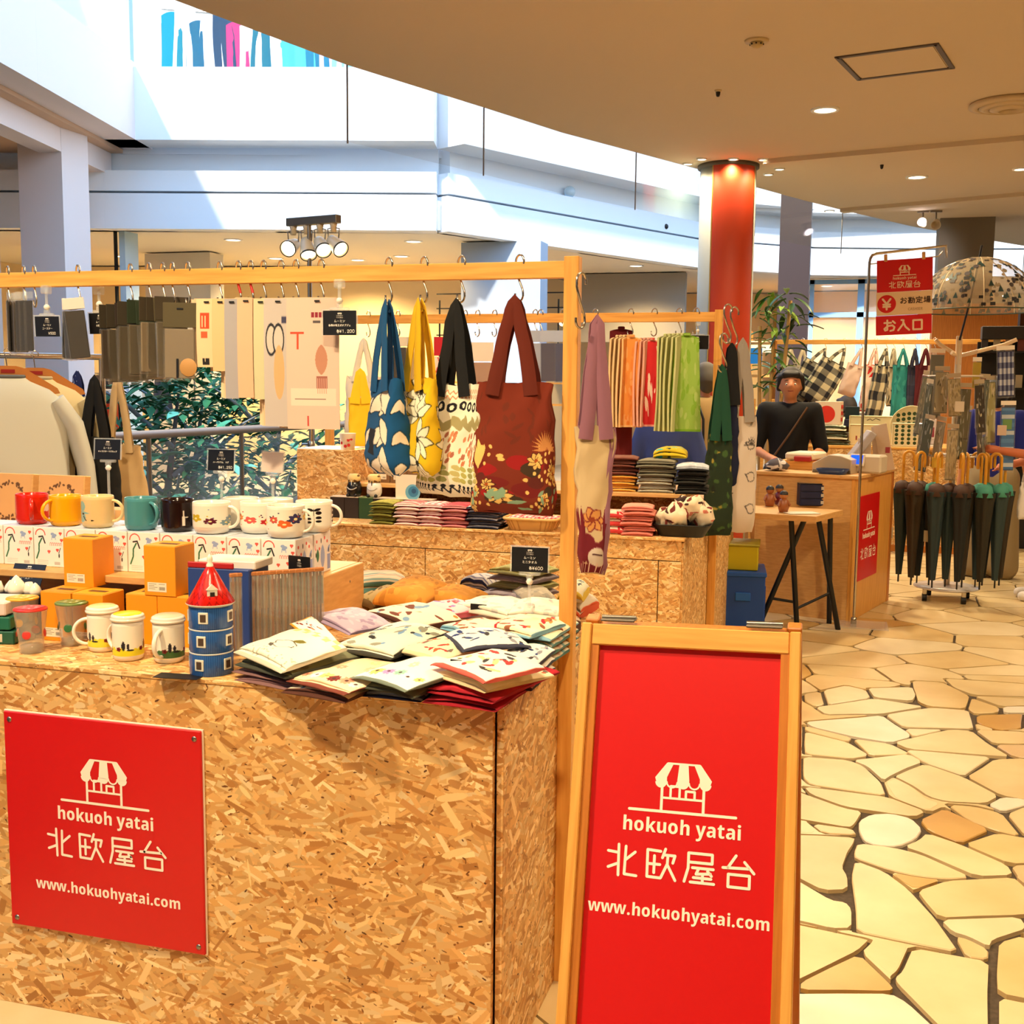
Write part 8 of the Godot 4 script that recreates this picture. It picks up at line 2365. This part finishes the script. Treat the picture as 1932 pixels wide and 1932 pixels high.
func build_background() -> void:
	# far downlights
	var fg := "downlights of the far gallery ceiling"
	var fl := [[V3(-8.323, 3.52, -14.573), "first from the pale glass fin"], [V3(-5.863, 3.52, -15.255), "right of the four-lamp spotlight bar"], [V3(-11.177, 3.52, -16.08), "above the red sale banner's right edge"], [V3(-8.854, 3.52, -16.837), "left behind the four-lamp spotlight bar"], [V3(-7.621, 3.52, -17.309), "just right of the four-lamp spotlight bar"], [V3(-6.719, 3.52, -16.949), "before the blue-grey pier"], [V3(-3.341, 3.52, -19.021), "left of the orange column"], [V3(-10.91, 3.52, -14.043), "at the far left by the pink pier"], [V3(-.31, 3.52, -23.4), "in the shop right of the dark pier"], [V3(1.3, 3.52, -23.6), "in the shop behind the hanging sign"]]
	for q in fl: small_lamp(q[0], "far gallery downlight, " + q[1], fg, .11, 13, Color(1, .84, .58))
	# left pier, glass fin and frames of the wing
	struct("wall_pier", G.new().box(V3(-9.32, 1.0, -12.05), V3(.62, 7.2, .5)), M.pinkish)
	struct("wall_pier", G.new().box(V3(-9.5, 1.0, -10.9), V3(.3, 7.2, .4)), mat(c8(206, 180, 164), .8))
	struct("trim_7", G.new().box(V3(-9.36, 1.6, -13.6), V3(.09, 5.2, .3)), mat(c8(176, 206, 226), .5))
	struct("trim_8", G.new().box(V3(-9.46, 1.6, -13.45), V3(.025, 5.2, .05)), M.black)
	var fr := thing("door_frame", "thin dark frame of a glass shopfront left of the four-lamp bar", "frame")
	part("jamb", G.new().box(V3(-10.644, 2.748, -16.2), V3(.06, 2.2, .06)), M.black, fr)
	part("head", G.new().tube([V3(-10.617, 3.68, -16.2), V3(-10.713, 3.754, -15.2)], .03, 6), M.black, fr)
	for i in 3: struct("wall_pier", G.new().box([V3(-9.95, 1.75, -15.9), V3(-4.62, 1.75, -15.6), V3(-2.95, 1.75, -20.4)][i], V3([1.15, 1.16, .3][i], 3.5, .4)), [mat(c8(206, 204, 196), .8), M.blue_grey, M.blue_grey][i])
	struct("wall_pier", G.new().box(V3(-3.6, 2.9, -20.2), V3(1.9, 1.2, .2)), M.grey)
	# sale banner
	var sb := thing("sale_banner", "red sale banner with scattered letters hanging in the far left shop", "banner", V3(-11.32, 2.949, -14.9))
	part("cloth", G.new().box(V3(0, 0, 0), V3(.60, 1.0, .01)), mat(c8(190, 12, 16), .7), sb)
	part("cord", G.new().tube([V3(-.2, .5, 0), V3(-.2, .94, 0)], .006, 6), M.steel, sb)
	for q in [["S", -.20, .22, c8(240, 226, 210)], ["A", .02, .22, c8(240, 180, 30)], ["L", .20, .20, c8(60, 90, 60)], ["E", -.18, -.12, c8(240, 226, 210)]]:
		part("lettering", latin(q[0], .17, .006), mat(q[3], .6), sb, V3(q[1], q[2], .007))
	# lattice shopfront in the middle
	var lt := thing("shop_lattice", "dark metal lattice shopfront with glowing cream shop behind the totes", "shopfront", V3(-5.2, 0, -17.3))
	for y in [2.30, 2.55, 2.72, 2.95]: part("rail", G.new().box(V3(0, y, 0), V3(2.1, .018, .03)), M.black, lt)
	for k in 8: part("mullion", G.new().box(V3(-1.0 + k * .28, 2.2 + .1 * (k % 2), 0), V3(.02, 1.3 - .2 * (k % 3), .03)), M.black, lt)
	for k in 6: part("lamp_globe", G.new().lathe(ball(.05, 2.3 + .11 * (k % 4)), 12), glow(Color(1, .9, .7), 4.0), lt, V3(-.9 + k * .36, .1, -.5))
	part("exit_sign", G.new().box(V3(-.42, 2.66, .05), V3(.12, .16, .03)), glow(c8(150, 240, 220), 1.5), lt)
	for k in 3: part("shelf", G.new().box(V3(0, 1.2 + k * .35, -.7), V3(2.2, .03, .3)), M.pine_h, lt)
	# bright shop right of the post
	var bs := thing("shop_shelves", "warm lit wooden shop shelves across the void, right of the near post", "shelves", V3(-2.2, 0, -22.6))
	for k in 4: part("shelf_board", G.new().box(V3(0, .5 + k * .62, 0), V3(3.2, .05, .5)), M.pine_h, bs)
	for k in 4: part("upright", G.new().box(V3(-1.55 + k * 1.03, 1.3, 0), V3(.06, 2.6, .5)), M.pine_h, bs)
	part("light_strip", G.new().box(V3(0, 2.30, .2), V3(3.0, .22, .03)), glow(Color(1, .88, .66), 1.6), bs)
	part("screen", G.new().box(V3(.55, 2.12, .3), V3(.42, .3, .04)), glow(c8(40, 110, 160), .8), bs)
	for i in 16: single("stock_item", G.new().box(V3(0, .14, 0), V3(.16, .28, .16), .02), mat([c8(176, 60, 40), c8(226, 190, 140), c8(60, 60, 70), c8(220, 210, 200)][i % 4], .6), "stock on the far shelves, " + ["lowest", "second", "third", "upper"][i / 4] + " board, " + ["first", "second", "third", "last"][i % 4] + " item", "stock", V3(-3.5 + (i % 4) * .85, .525 + (i / 4) * .62 - (.0 if i < 12 else 0.0), -22.5), 0, "stock on the far shelves")
	# windows of the shop behind the hanging sign
	var wn := struct("window_20", G.new().box(V3(.6, 3.46, -21.9), V3(3.4, .08, .08)), mat(c8(150, 190, 226), .5))
	for x in [-.55, .32, 1.35, 2.2]: part("mullion", G.new().box(V3(x, 1.75, -21.9), V3(.12 if x == .32 else .08, 3.5, .08)), mat(c8(150, 190, 226), .5), wn)
	part("transom", G.new().box(V3(.6, 2.86, -21.9), V3(3.4, .09, .08)), mat(c8(150, 190, 226), .5), wn)
	part("glass", G.new().box(V3(.6, 1.75, -21.92), V3(3.3, 3.4, .01)), M.clear, wn)
	struct("wall_shop", G.new().box(V3(.8, 1.75, -24.6), V3(4.2, 3.5, .1)), mat(c8(240, 206, 150), .8))
	struct("door_1", G.new().box(V3(2.55, 1.2, -14.3), V3(.16, 1.9, .06)), glow(Color(1, .95, .86), .9))
	# clothes shop at the far left
	var cr := thing("clothes_rail", "chrome clothes rail in the shop beyond the void at the far left", "rail", V3(-9.7, 0, -14.1))
	part("bar", G.new().tube([V3(-1.6, 1.62, 0), V3(1.0, 1.62, 0)], .015, 8), M.chrome, cr)
	for x in [-1.6, 1.0]: part("leg", G.new().tube([V3(x, 0, 0), V3(x, 1.62, 0)], .015, 8), M.chrome, cr)
	var gc := [c8(226, 214, 200), c8(40, 30, 30), c8(190, 120, 40), c8(236, 226, 216), c8(96, 80, 70), c8(30, 34, 50), c8(206, 196, 186), c8(150, 60, 40), c8(226, 220, 210), c8(60, 60, 66)]
	for i in 10: single("garment", garment(G.new(), .22, .62 - .1 * (i % 3), i), mat(gc[i], .9), "garment on the far left clothes rail, " + ["first", "second", "third", "fourth", "fifth", "sixth", "seventh", "eighth", "ninth", "last"][i] + " from the left", "garment", V3(-11.1 + i * .21, 1.60, -14.1), .9, "garments on the far rail")
	var wp := thing("display_board", "orange-red display board below the clothes rail at the far left", "panel", V3(-9.85, .75, -13.6))
	part("board", G.new().box(Vector3.ZERO, V3(.5, .9, .05), .004), mat(c8(206, 60, 26), .7), wp)
	part("white_shelf", G.new().box(V3(-.6, .62, 0), V3(2.2, .06, .4)), M.wall_white, wp)
	# upper shop: clothes behind the parapet glass
	struct("trim_9", G.new().box(V3(-9.05, 7.0, -13.3), V3(.05, 3.2, .08)), mat(c8(150, 176, 190), .5))
	var uc := [c8(0, 120, 140), c8(236, 240, 244), c8(0, 90, 120), c8(240, 244, 246), c8(20, 60, 90), c8(190, 50, 110), c8(246, 246, 246), c8(0, 100, 120), c8(250, 250, 250), c8(60, 160, 180), c8(70, 170, 190), c8(0, 110, 140), c8(190, 170, 206), c8(120, 200, 214), c8(206, 190, 216), c8(196, 176, 206), c8(230, 226, 236), c8(40, 60, 90)]
	for i in 18:
		var k := i / 17.0
		single("upper_garment", garment(G.new(), .30, 1.5 - .2 * (i % 4), i), mat(uc[i], .9), "garment in the upper gallery shop, " + ["first", "second", "third", "fourth", "fifth", "sixth", "seventh", "eighth", "ninth", "tenth", "eleventh", "twelfth", "thirteenth", "fourteenth", "fifteenth", "sixteenth", "seventeenth", "last"][i] + " from the left", "garment", V3(-9.35 + k * 3.2, 6.75 - k * .3 + .12 * sin(i * 2.0), -14.75 - k * .6), .2, "garments in the upper gallery")
	var ur := thing("clothes_rail", "long clothes rail of the upper gallery shop", "rail")
	part("bar", G.new().tube([V3(-9.5, 6.8, -14.75), V3(-6.0, 6.45, -15.4)], .02, 8), M.chrome, ur)
	for q in [V3(-9.5, 5.0, -14.75), V3(-6.0, 5.0, -15.4)]: part("leg", G.new().tube([q, q + V3(0, 1.6, 0)], .02, 8), M.chrome, ur)
	var bl := thing("gallery_box", "blue box on the upper gallery of the left wing", "box", V3(-9.95, 5.0, -11.6))
	part("body", G.new().box(V3(0, .4, 0), V3(.5, .8, .5), .01), mat(c8(10, 110, 150), .6), bl)
	# cameras on the fascia
	for i in 2:
		var cm := thing("security_camera", ["white dome security camera on the far fascia", "tiny dark camera near the column on the far fascia"][i], "camera", [V3(-3.92, 4.36, -16.55), V3(-2.8, 4.1, -18.55)][i])
		part("bracket", G.new().box(V3(0, 0, -.05), V3(.08, .08, .12), .004), M.grey, cm)
		part("dome", G.new().lathe(ball(.085 - i * .04, 0), 16), mat(c8(190, 214, 226), .2) if i == 0 else M.black, cm, V3(.02, -.03, .06))
	# balustrade along the void
	var bz := thing("balustrade", "glass balustrade with a wooden handrail along the void", "railing")
	var pts := [V3(-5.35, 1.1, -4.2), V3(-5.2, 1.1, -6.0), V3(-5.095, 1.1, -7.59), V3(-4.98, 1.1, -8.8), V3(-4.875, 1.1, -9.98), V3(-4.55, 1.1, -11.6), V3(-3.7, 1.1, -14.0)]
	part("handrail", G.new().tube(pts, .034, 12), mat(c8(150, 124, 100), .3), bz)
	var gp := pane(c8(190, 226, 230), .10)
	for i in pts.size() - 1:
		var a: Vector3 = pts[i]
		var b: Vector3 = pts[i + 1]
		part("glass_pane", G.new().quad2(a + V3(0, -.06, 0), b + V3(0, -.06, 0), -1.0), gp, bz)
		part("baluster", G.new().tube([b, b + V3(0, -1.1, 0)], .02, 8), M.steel, bz)
	# trees growing up the void
	var lm := [mat(c8(36, 104, 58), .6), mat(c8(66, 146, 112), .55), mat(c8(26, 76, 38), .65), mat(c8(104, 184, 156), .5)]
	var leaf := G.new().sheet(func(u, v): return V3((u - .5) * .085 * sin(PI * clampf(v, .04, .96)), -.06 * v * v + .03 * absf(u - .5), v * .19), 2, 4, .002).mesh()
	for t in 3:
		var base: Vector3 = [V3(-6.2, -4.4, -9.6), V3(-5.5, -4.4, -10.4), V3(-6.9, -4.4, -11.2)][t]
		var tr := thing("atrium_tree", "leafy blue-green tree rising in the void, " + ["nearest behind the handrail", "right one behind the handrail", "furthest left of the handrail"][t], "tree", base)
		part("trunk", G.new().tube([Vector3.ZERO, V3(.1, 2.6, 0), V3(-.05, 4.4, .1), V3(.1, 5.8, 0)], [.09, .07, .05, .012], 8), mat(c8(96, 90, 84), .8), tr)
		for k in 7: part("branch", G.new().tube([V3(.05, 3.6 + k * .28, .05), V3(.5 * cos(k * 2.4), 4.0 + k * .28, .5 * sin(k * 2.4)), V3(.85 * cos(k * 2.4), 4.3 + k * .26, .85 * sin(k * 2.4))], [.03, .02, .008], 6), mat(c8(120, 126, 130), .8), tr)
		var bulk := G.new()
		for i in 1000:
			var a := rng.randf() * TAU
			var r := sqrt(rng.randf()) * 1.05
			var y := rng.randf_range(3.9, 6.15)
			r *= 1.0 - maxf(0.0, (y - 5.2) * .7)
			var pos := V3(cos(a) * r, y, sin(a) * r)
			if i < 95:
				pos = V3(cos(a) * r, y, absf(sin(a)) * r * .9 + .12)
				var l := part("leaf", leaf, lm[i % 4], tr, pos)
				l.rotation = V3(rng.randf_range(-.9, .4), rng.randf() * TAU, rng.randf_range(-.4, .4))
				l.scale = Vector3.ONE * rng.randf_range(.7, 1.15)
			else:
				var b := Basis(Vector3.UP, rng.randf() * TAU) * Basis(Vector3.RIGHT, rng.randf_range(-.9, .5)) * rng.randf_range(.7, 1.1)
				bulk.quad(pos, pos + b * V3(.04, 0, .09), pos + b * V3(0, -.04, .19), pos + b * V3(-.04, 0, .09))
		var fo := part("foliage", bulk, lm[t % 2 * 2], tr)
		fo.set_meta("kind", "stuff")
	# shirts and totes on a rail behind the near island
	var gr := thing("clothes_rail", "thin black clothes rail holding shirts behind the near counter", "rail")
	part("bar", G.new().tube([V3(-3.7, 1.60, -3.3), V3(-2.88, 1.60, -3.98)], .012, 8), M.chrome, gr)
	for q in [V3(-3.7, 0, -3.3), V3(-2.88, 0, -3.98)]: part("leg", G.new().tube([q, q + V3(0, 1.6, 0)], .012, 8), M.chrome, gr)
	for i in 2:
		var at: Vector3 = [V3(-3.056, 1.565, -3.8), V3(-3.037, 1.569, -3.62)][i]
		var hgr := thing("clothes_hanger", ["wooden hanger with a red print holding the cream shirt", "wooden hanger cut by the frame holding the grey-white shirt"][i], "hanger", at, .95)
		part("hook", G.new().tube([V3(.012, .03, 0), V3(.014, .045, 0), V3(0, .055, 0), V3(-.012, .045, 0), V3(-.004, .02, 0), V3(0, -.02, 0)], .0022, 6), M.chrome, hgr)
		var hp := PackedVector2Array([V2(-.19, -.115), V2(-.17, -.118), V2(-.05, -.058), V2(0, -.048), V2(.05, -.058), V2(.17, -.118), V2(.19, -.115), V2(.18, -.095), V2(.06, -.02), V2(.03, -.012), V2(-.03, -.012), V2(-.06, -.02), V2(-.18, -.095)])
		part("body", G.new().prism(hp, -.008, .008, Transform3D(), .002), mat(c8(176, 112, 56), .4), hgr)
		part("red_print", G.new().box(V3(0, -.032, .009), V3(.05, .014, .001)), mat(c8(140, 24, 24), .5), hgr)
		var sh := thing("t_shirt", ["cream long-sleeved shirt on a wooden hanger behind the wooden pictures", "grey-white shirt at the left border behind the wooden pictures"][i], "shirt", at, .95)
		var rings := []
		for q in [[.11, .035, -.05], [.16, .06, -.07], [.30, .09, -.10], [.42, .11, -.15], [.44, .12, -.25], [.43, .13, -.40], [.45, .14, -.60]]:
			rings.append(super_ring(q[0], q[1], q[2], Vector3.ZERO, 24, .75))
		var col := [mat(c8(206, 190, 150), .95), mat(c8(190, 192, 186), .95)][i] as Material
		part("body", G.new().loft(rings, false, false), col, sh)
		part("collar", G.new().tube(ring_path(.058, .02, -.052, .8), .008, 6), mat(c8(176, 164, 136), .95) if i == 0 else mat(c8(96, 100, 106), .95), sh)
		for sx in [-1.0, 1.0]: part("sleeve", G.new().tube([V3(sx * .17, -.14, 0), V3(sx * .235, -.24, .01), V3(sx * .275, -.40, .015), V3(sx * .285, -.52, .02)], [.062, .066, .058, .055], 14, true, .6), col, sh)
	tote("black tote with broad straps behind the beige mug", V3(-2.858, 1.518, -3.9), .25, .24, .30, .16, .2, .05, mat(c8(10, 10, 12), .95), mat(c8(10, 10, 12), .95), "totes behind the near island", .04, 71)
	tote("natural canvas tote with long straps behind the first price card", V3(-2.856, 1.519, -4.05), .35, .28, .36, .17, .26, .06, mat(c8(190, 160, 116), .95), mat(c8(190, 164, 124), .95), "totes behind the near island", .03, 72)
	tote("navy strap bag with white dots between the shirts and the black tote", V3(-3.087, 1.536, -4.1), .2, .20, .25, .08, .09, .04, cloth_print("ndt", c8(20, 32, 84), c8(20, 30, 80), 2, [c8(206, 212, 226), c8(30, 44, 100)]), cloth_print("ndt", c8(20, 32, 84), c8(20, 30, 80), 2, [c8(206, 212, 226)]), "totes behind the near island", .04, 73)

# ---------------------------------------------------------------- people
# a field of tapered capsules joined softly, meshed as surface nets
class Net:
	var o: Vector3
	var c: float
	var n: Vector3i
	var f := PackedFloat32Array()
	func _init(lo: Vector3, hi: Vector3, cell: float) -> void:
		o = lo; c = cell
		n = Vector3i(((hi - lo) / cell).ceil()) + Vector3i.ONE
		f.resize(n.x * n.y * n.z)
		f.fill(1.0)
	func cap(a: Vector3, b: Vector3, ra: float, rb: float, k := .03, sq := Vector3.ONE) -> Net:
		var m := maxf(ra, rb) / minf(sq.x, minf(sq.y, sq.z)) + k + c * 2
		var lo := Vector3i(((a.min(b) - Vector3.ONE * m - o) / c).floor()).clamp(Vector3i.ZERO, n - Vector3i.ONE)
		var hi := Vector3i(((a.max(b) + Vector3.ONE * m - o) / c).ceil()).clamp(Vector3i.ZERO, n - Vector3i.ONE)
		var ba := (b - a) * sq
		var l2 := maxf(ba.length_squared(), 1e-8)
		for z in range(lo.z, hi.z + 1):
			for y in range(lo.y, hi.y + 1):
				for x in range(lo.x, hi.x + 1):
					var p := (o + Vector3(x, y, z) * c - a) * sq
					var h := clampf(p.dot(ba) / l2, 0, 1)
					var d := p.distance_to(ba * h) - lerpf(ra, rb, h)
					var i := (z * n.y + y) * n.x + x
					var e := maxf(k - absf(d - f[i]), 0.0) / k
					f[i] = minf(d, f[i]) - e * e * k * .25
		return self
	func mesh() -> ArrayMesh:
		var g := G.new()
		var vs := {}
		var st := [1, n.x, n.x * n.y]
		for z in n.z - 1:
			for y in n.y - 1:
				for x in n.x - 1:
					var i := (z * n.y + y) * n.x + x
					var s := 0.0
					var w := Vector3.ZERO
					var inside := 0
					for q in 8:
						if f[i + (q & 1) + ((q >> 1) & 1) * st[1] + (q >> 2) * st[2]] < 0.0: inside += 1
					if inside == 0 or inside == 8: continue
					for q in 8:
						for ax in 3:
							if q & (1 << ax): continue
							var r := q | (1 << ax)
							var va := f[i + (q & 1) + ((q >> 1) & 1) * st[1] + (q >> 2) * st[2]]
							var vb := f[i + (r & 1) + ((r >> 1) & 1) * st[1] + (r >> 2) * st[2]]
							if (va < 0.0) == (vb < 0.0): continue
							var p := Vector3(q & 1, (q >> 1) & 1, q >> 2)
							p[ax] += va / (va - vb)
							w += p
							s += 1.0
					vs[i] = o + (Vector3(x, y, z) + w / s) * c
		for i in vs:
			for ax in 3:
				var j: int = i + st[ax]
				if j >= f.size() or (f[i] < 0.0) == (f[j] < 0.0): continue
				var a: int = st[(ax + 1) % 3]
				var b: int = st[(ax + 2) % 3]
				if not (vs.has(i - a) and vs.has(i - b) and vs.has(i - a - b)): continue
				if f[i] < 0.0: g.quad(vs[i], vs[i - b], vs[i - a - b], vs[i - a])
				else: g.quad(vs[i], vs[i - a], vs[i - a - b], vs[i - b])
		return g.mesh()

# joints of a standing figure, facing +z, feet on y = 0; hands as [left, right] with elbows
func figure(called_label: String, at: Vector3, turn: float, H: float, skin: Material, shirt: Material, legs: Material, hair: Material, shoes: Material, el: Array, ha: Array, skirt := false, sleeve := .55, lean := 0.0, bob := true) -> Node3D:
	var t := thing("person", called_label, "person", at, turn)
	var hip := .50 * H
	var sh := .815 * H
	var up := func(x: float, y: float, z: float) -> Vector3:
		return V3(x, hip, 0) + Basis(Vector3.RIGHT, lean) * V3(0, y * H - hip, z) if y * H > hip else V3(x, y * H, z)
	var neck: Vector3 = up.call(0, .845, -.005)
	var hd: Vector3 = up.call(0, .925, .012)
	var net := Net.new(V3(-.62, -.02, -.55), V3(.62, H + .12, .75), .016)
	var S := [up.call(.115 * H * .95, .805, 0), up.call(-.115 * H * .95, .805, 0)]
	net.cap(up.call(0, .52, 0), up.call(0, .74, 0), .125, .135, .05, V3(1, 1, 1.35)).cap(up.call(-.09, .79, 0), up.call(.09, .79, 0), .075, .075, .05)
	net.cap(up.call(0, .80, -.01), neck + V3(0, .05, .01), .052, .048)
	net.cap(hd + V3(0, .025, -.012), hd + V3(0, -.012, .0), .085, .080, .03).cap(hd + V3(0, -.05, .026), hd + V3(0, -.072, .036), .056, .042, .03)
	net.cap(hd + V3(0, .01, .082), hd + V3(0, -.022, .094), .011, .014, .012)
	for s in 2:
		var sx := 1.0 if s == 0 else -1.0
		net.cap(hd + V3(sx * .083, .0, -.005), hd + V3(sx * .083, -.03, -.002), .017, .012, .012)
		var e: Vector3 = el[s]
		var w: Vector3 = ha[s]
		net.cap(S[s], e, .050, .040).cap(e, w, .039, .027)
		var d := (w - e).normalized()
		var side := d.cross(Vector3.UP).normalized()
		var palm := w + d * .075
		net.cap(w, palm, .027, .033, .02)
		for k in 4:
			var b := palm + side * (k - 1.5) * .019
			var tip: Vector3 = b + d * [.055, .068, .064, .05][k] + V3(0, -.016, 0)
			net.cap(b, b.lerp(tip, .55) + V3(0, .004, 0), .010, .009, .008).cap(b.lerp(tip, .55) + V3(0, .004, 0), tip, .009, .008, .006)
		net.cap(w + d * .03 + side * sx * .02, w + d * .07 + side * sx * .052 + V3(0, -.01, 0), .012, .009, .01)
		var kx := sx * .088
		net.cap(V3(kx, hip, 0), V3(kx, .27 * H, .012), .085, .055).cap(V3(kx, .27 * H, .012), V3(kx, .05, -.01), .052, .036)
		net.cap(V3(kx, .04, -.02), V3(kx, .028, .11), .036, .028)
	part("body", net.mesh(), skin, t)
	# clothes follow the same joints a little further out
	net = Net.new(V3(-.45, hip - .14, -.5), V3(.45, H, .6), .018)
	net.cap(up.call(0, .50, 0), up.call(0, .74, 0), .145, .150, .05, V3(1, 1, 1.3)).cap(up.call(-.09, .79, 0), up.call(.09, .79, 0), .088, .088, .05)
	for s in 2: net.cap(S[s], S[s].lerp(el[s], sleeve * 1.7), .066, .058, .04)
	part("shirt", net.mesh(), shirt, t)
	net = Net.new(V3(-.4, .0, -.35), V3(.4, hip + .15, .35), .018)
	net.cap(V3(-.05, hip, 0), V3(.05, hip, 0), .135, .135, .05, V3(1, 1, 1.2))
	for s in [-1.0, 1.0]: net.cap(V3(s * .085, hip, 0), V3(s * (.10 if skirt else .088), .10, 0), .11, .125 if skirt else .06, .03)
	part("trousers", net.mesh(), legs, t)
	net = Net.new(V3(-.2, -.01, -.12), V3(.2, .12, .24), .012)
	for s in [-1.0, 1.0]: net.cap(V3(s * .088, .045, -.03), V3(s * .088, .036, .13), .044, .036, .02)
	part("shoes", net.mesh(), shoes, t)
	net = Net.new(hd - V3(.17, .26, .18), hd + V3(.17, .18, .16), .009)
	net.cap(hd + V3(0, .048, -.030), hd + V3(0, .02, -.042), .090, .092, .02).cap(hd + V3(0, -.02, -.05), hd + V3(0, -.06 if bob else -.03, -.05), .082, .058, .03)
	for s in [-1.0, 1.0]: net.cap(hd + V3(s * .07, .05, .0), hd + V3(s * .086, -.035, -.02), .032, .022, .02)
	net.cap(hd + V3(-.045, .072, .05), hd + V3(.045, .072, .05), .026, .026, .02)
	part("hair", net.mesh(), hair, t)
	for s in [-1.0, 1.0]:
		part("eye", G.new().lathe(ball(.0105, 0), 10), M.white_print, t, hd + V3(s * .031, -.002, .068))
		part("iris", G.new().lathe(ball(.006, 0), 8), M.black, t, hd + V3(s * .031, -.002, .0745))
		part("brow", G.new().tube([hd + V3(s * .018, .026, .077), hd + V3(s * .032, .029, .073), hd + V3(s * .046, .024, .065)], .0022, 6), hair, t)
	part("mouth", G.new().tube([hd + V3(-.02, -.052, .077), hd + V3(0, -.054, .083), hd + V3(.02, -.052, .077)], .0042, 6), mat(c8(170, 84, 76), .5), t)
	return t

func build_people() -> void:
	var skin := mat(c8(206, 140, 100), .55)
	var hang := func(H: float) -> Array: return [[V3(.23, .62 * H, -.01), V3(-.23, .62 * H, -.01)], [V3(.25, .49 * H, .04), V3(-.25, .49 * H, .04)]]
	var front := func(H: float) -> Array: return [[V3(.25, .63 * H, .0), V3(-.25, .63 * H, .0)], [V3(.13, .60 * H, .24), V3(-.13, .60 * H, .24)]]
	var a = front.call(1.62)
	var s := figure("shop assistant in a black T-shirt with short dark hair, standing behind the cashier desk", V3(-0.36, 0, -9.05), .05, 1.66, skin, mat(c8(12, 12, 16), .9), mat(c8(24, 24, 30), .9), mat(c8(26, 20, 18), .6), M.black, a[0], a[1])
	part("bag_strap", G.new().tube([V3(.13, 1.36, .10), V3(.0, 1.15, .155), V3(-.15, .92, .13)], .008, 6), mat(c8(90, 60, 30), .6), s)
	a = front.call(1.5)
	figure("person in a blue T-shirt seen from behind, past the far counter", V3(-1.116, 0, -7.75), PI - .1, 1.50, skin, mat(c8(66, 84, 150), .95), mat(c8(40, 44, 56), .9), mat(c8(40, 32, 28), .7), M.black, a[0], a[1])
	a = hang.call(1.66)
	var sm := mat(c8(30, 27, 30), .95)
	var v := figure("grey-haired person in a striped shirt and beige vest, turned away beside the orange column", V3(-1.053, 0, -9.3), PI + .75, 1.70, skin, sm, mat(c8(60, 56, 52), .9), mat(c8(92, 86, 76), .7), M.black, a[0], a[1])
	var net := Net.new(V3(-.3, .75, -.3), V3(.3, 1.5, .3), .018)
	net.cap(V3(0, .88, 0), V3(0, 1.25, 0), .158, .164, .05, V3(1, 1, 1.25)).cap(V3(-.07, 1.345, 0), V3(.07, 1.345, 0), .09, .09, .05)
	part("vest", net.mesh(), mat(c8(176, 144, 92), .9), v)
	for sx in [-1.0, 1.0]:
		part("strap", G.new().tube([V3(sx * .11, 1.0, -.16), V3(sx * .12, 1.25, -.165), V3(sx * .11, 1.43, -.05), V3(sx * .12, 1.30, .14)], .010, 6), M.black, v)
		for k in 5: part("shirt_stripe", G.new().tube(ring_path(.068, .068, 0, 1.0), .004, 5), mat(c8(214, 204, 194), .9), v, V3(sx * (.185 + k * .006), 1.30 - k * .036, 0))
	a = [[V3(.24, 1.0, .35), V3(-.24, 1.0, .35)], [V3(.16, .98, .52), V3(-.16, .98, .52)]]
	figure("person in a grey checked shirt bending over behind the back counter", V3(0.51, 0, -12.5), PI + 1.2, 1.62, skin, cloth_print("gck", c8(120, 112, 98), c8(90, 84, 74), 4, [c8(60, 56, 52)]), mat(c8(40, 40, 44), .9), mat(c8(50, 44, 40), .7), M.black, a[0], a[1], false, .55, .75)
	a = hang.call(1.58)
	figure("dark-haired person in a royal blue top and wide beige trousers behind the umbrella stand", V3(1.22, 0, -9.75), PI * .92, 1.60, skin, mat(c8(14, 24, 110), .9), mat(c8(150, 130, 96), .9), mat(c8(10, 8, 10), .6), M.black, a[0], a[1], true)
	# person at the right border, reaching for the packets
	a = [[V3(.24, 1.04, .02), V3(-.26, 1.00, .06)], [V3(.24, 1.09, .40), V3(-.27, .96, .20)]]
	figure("person in a white shirt and jeans at the right border, arm stretched to the packets", V3(1.457, 0, -8.787), -PI * .5, 1.62, mat(c8(200, 110, 70), .55), mat(c8(226, 214, 196), .9), mat(c8(30, 36, 56), .9), mat(c8(30, 22, 20), .6), mat(c8(226, 216, 206), .6), a[0], a[1])
	var bg := tote("white plastic carrier bag hanging from the arm of the person at the right border", V3(1.457 - .16, 1.045, -8.787 + .24), .5, .18, .26, .12, .15, .05, mat(c8(226, 220, 216), .4), mat(c8(226, 220, 216), .4), "", .03, 91)
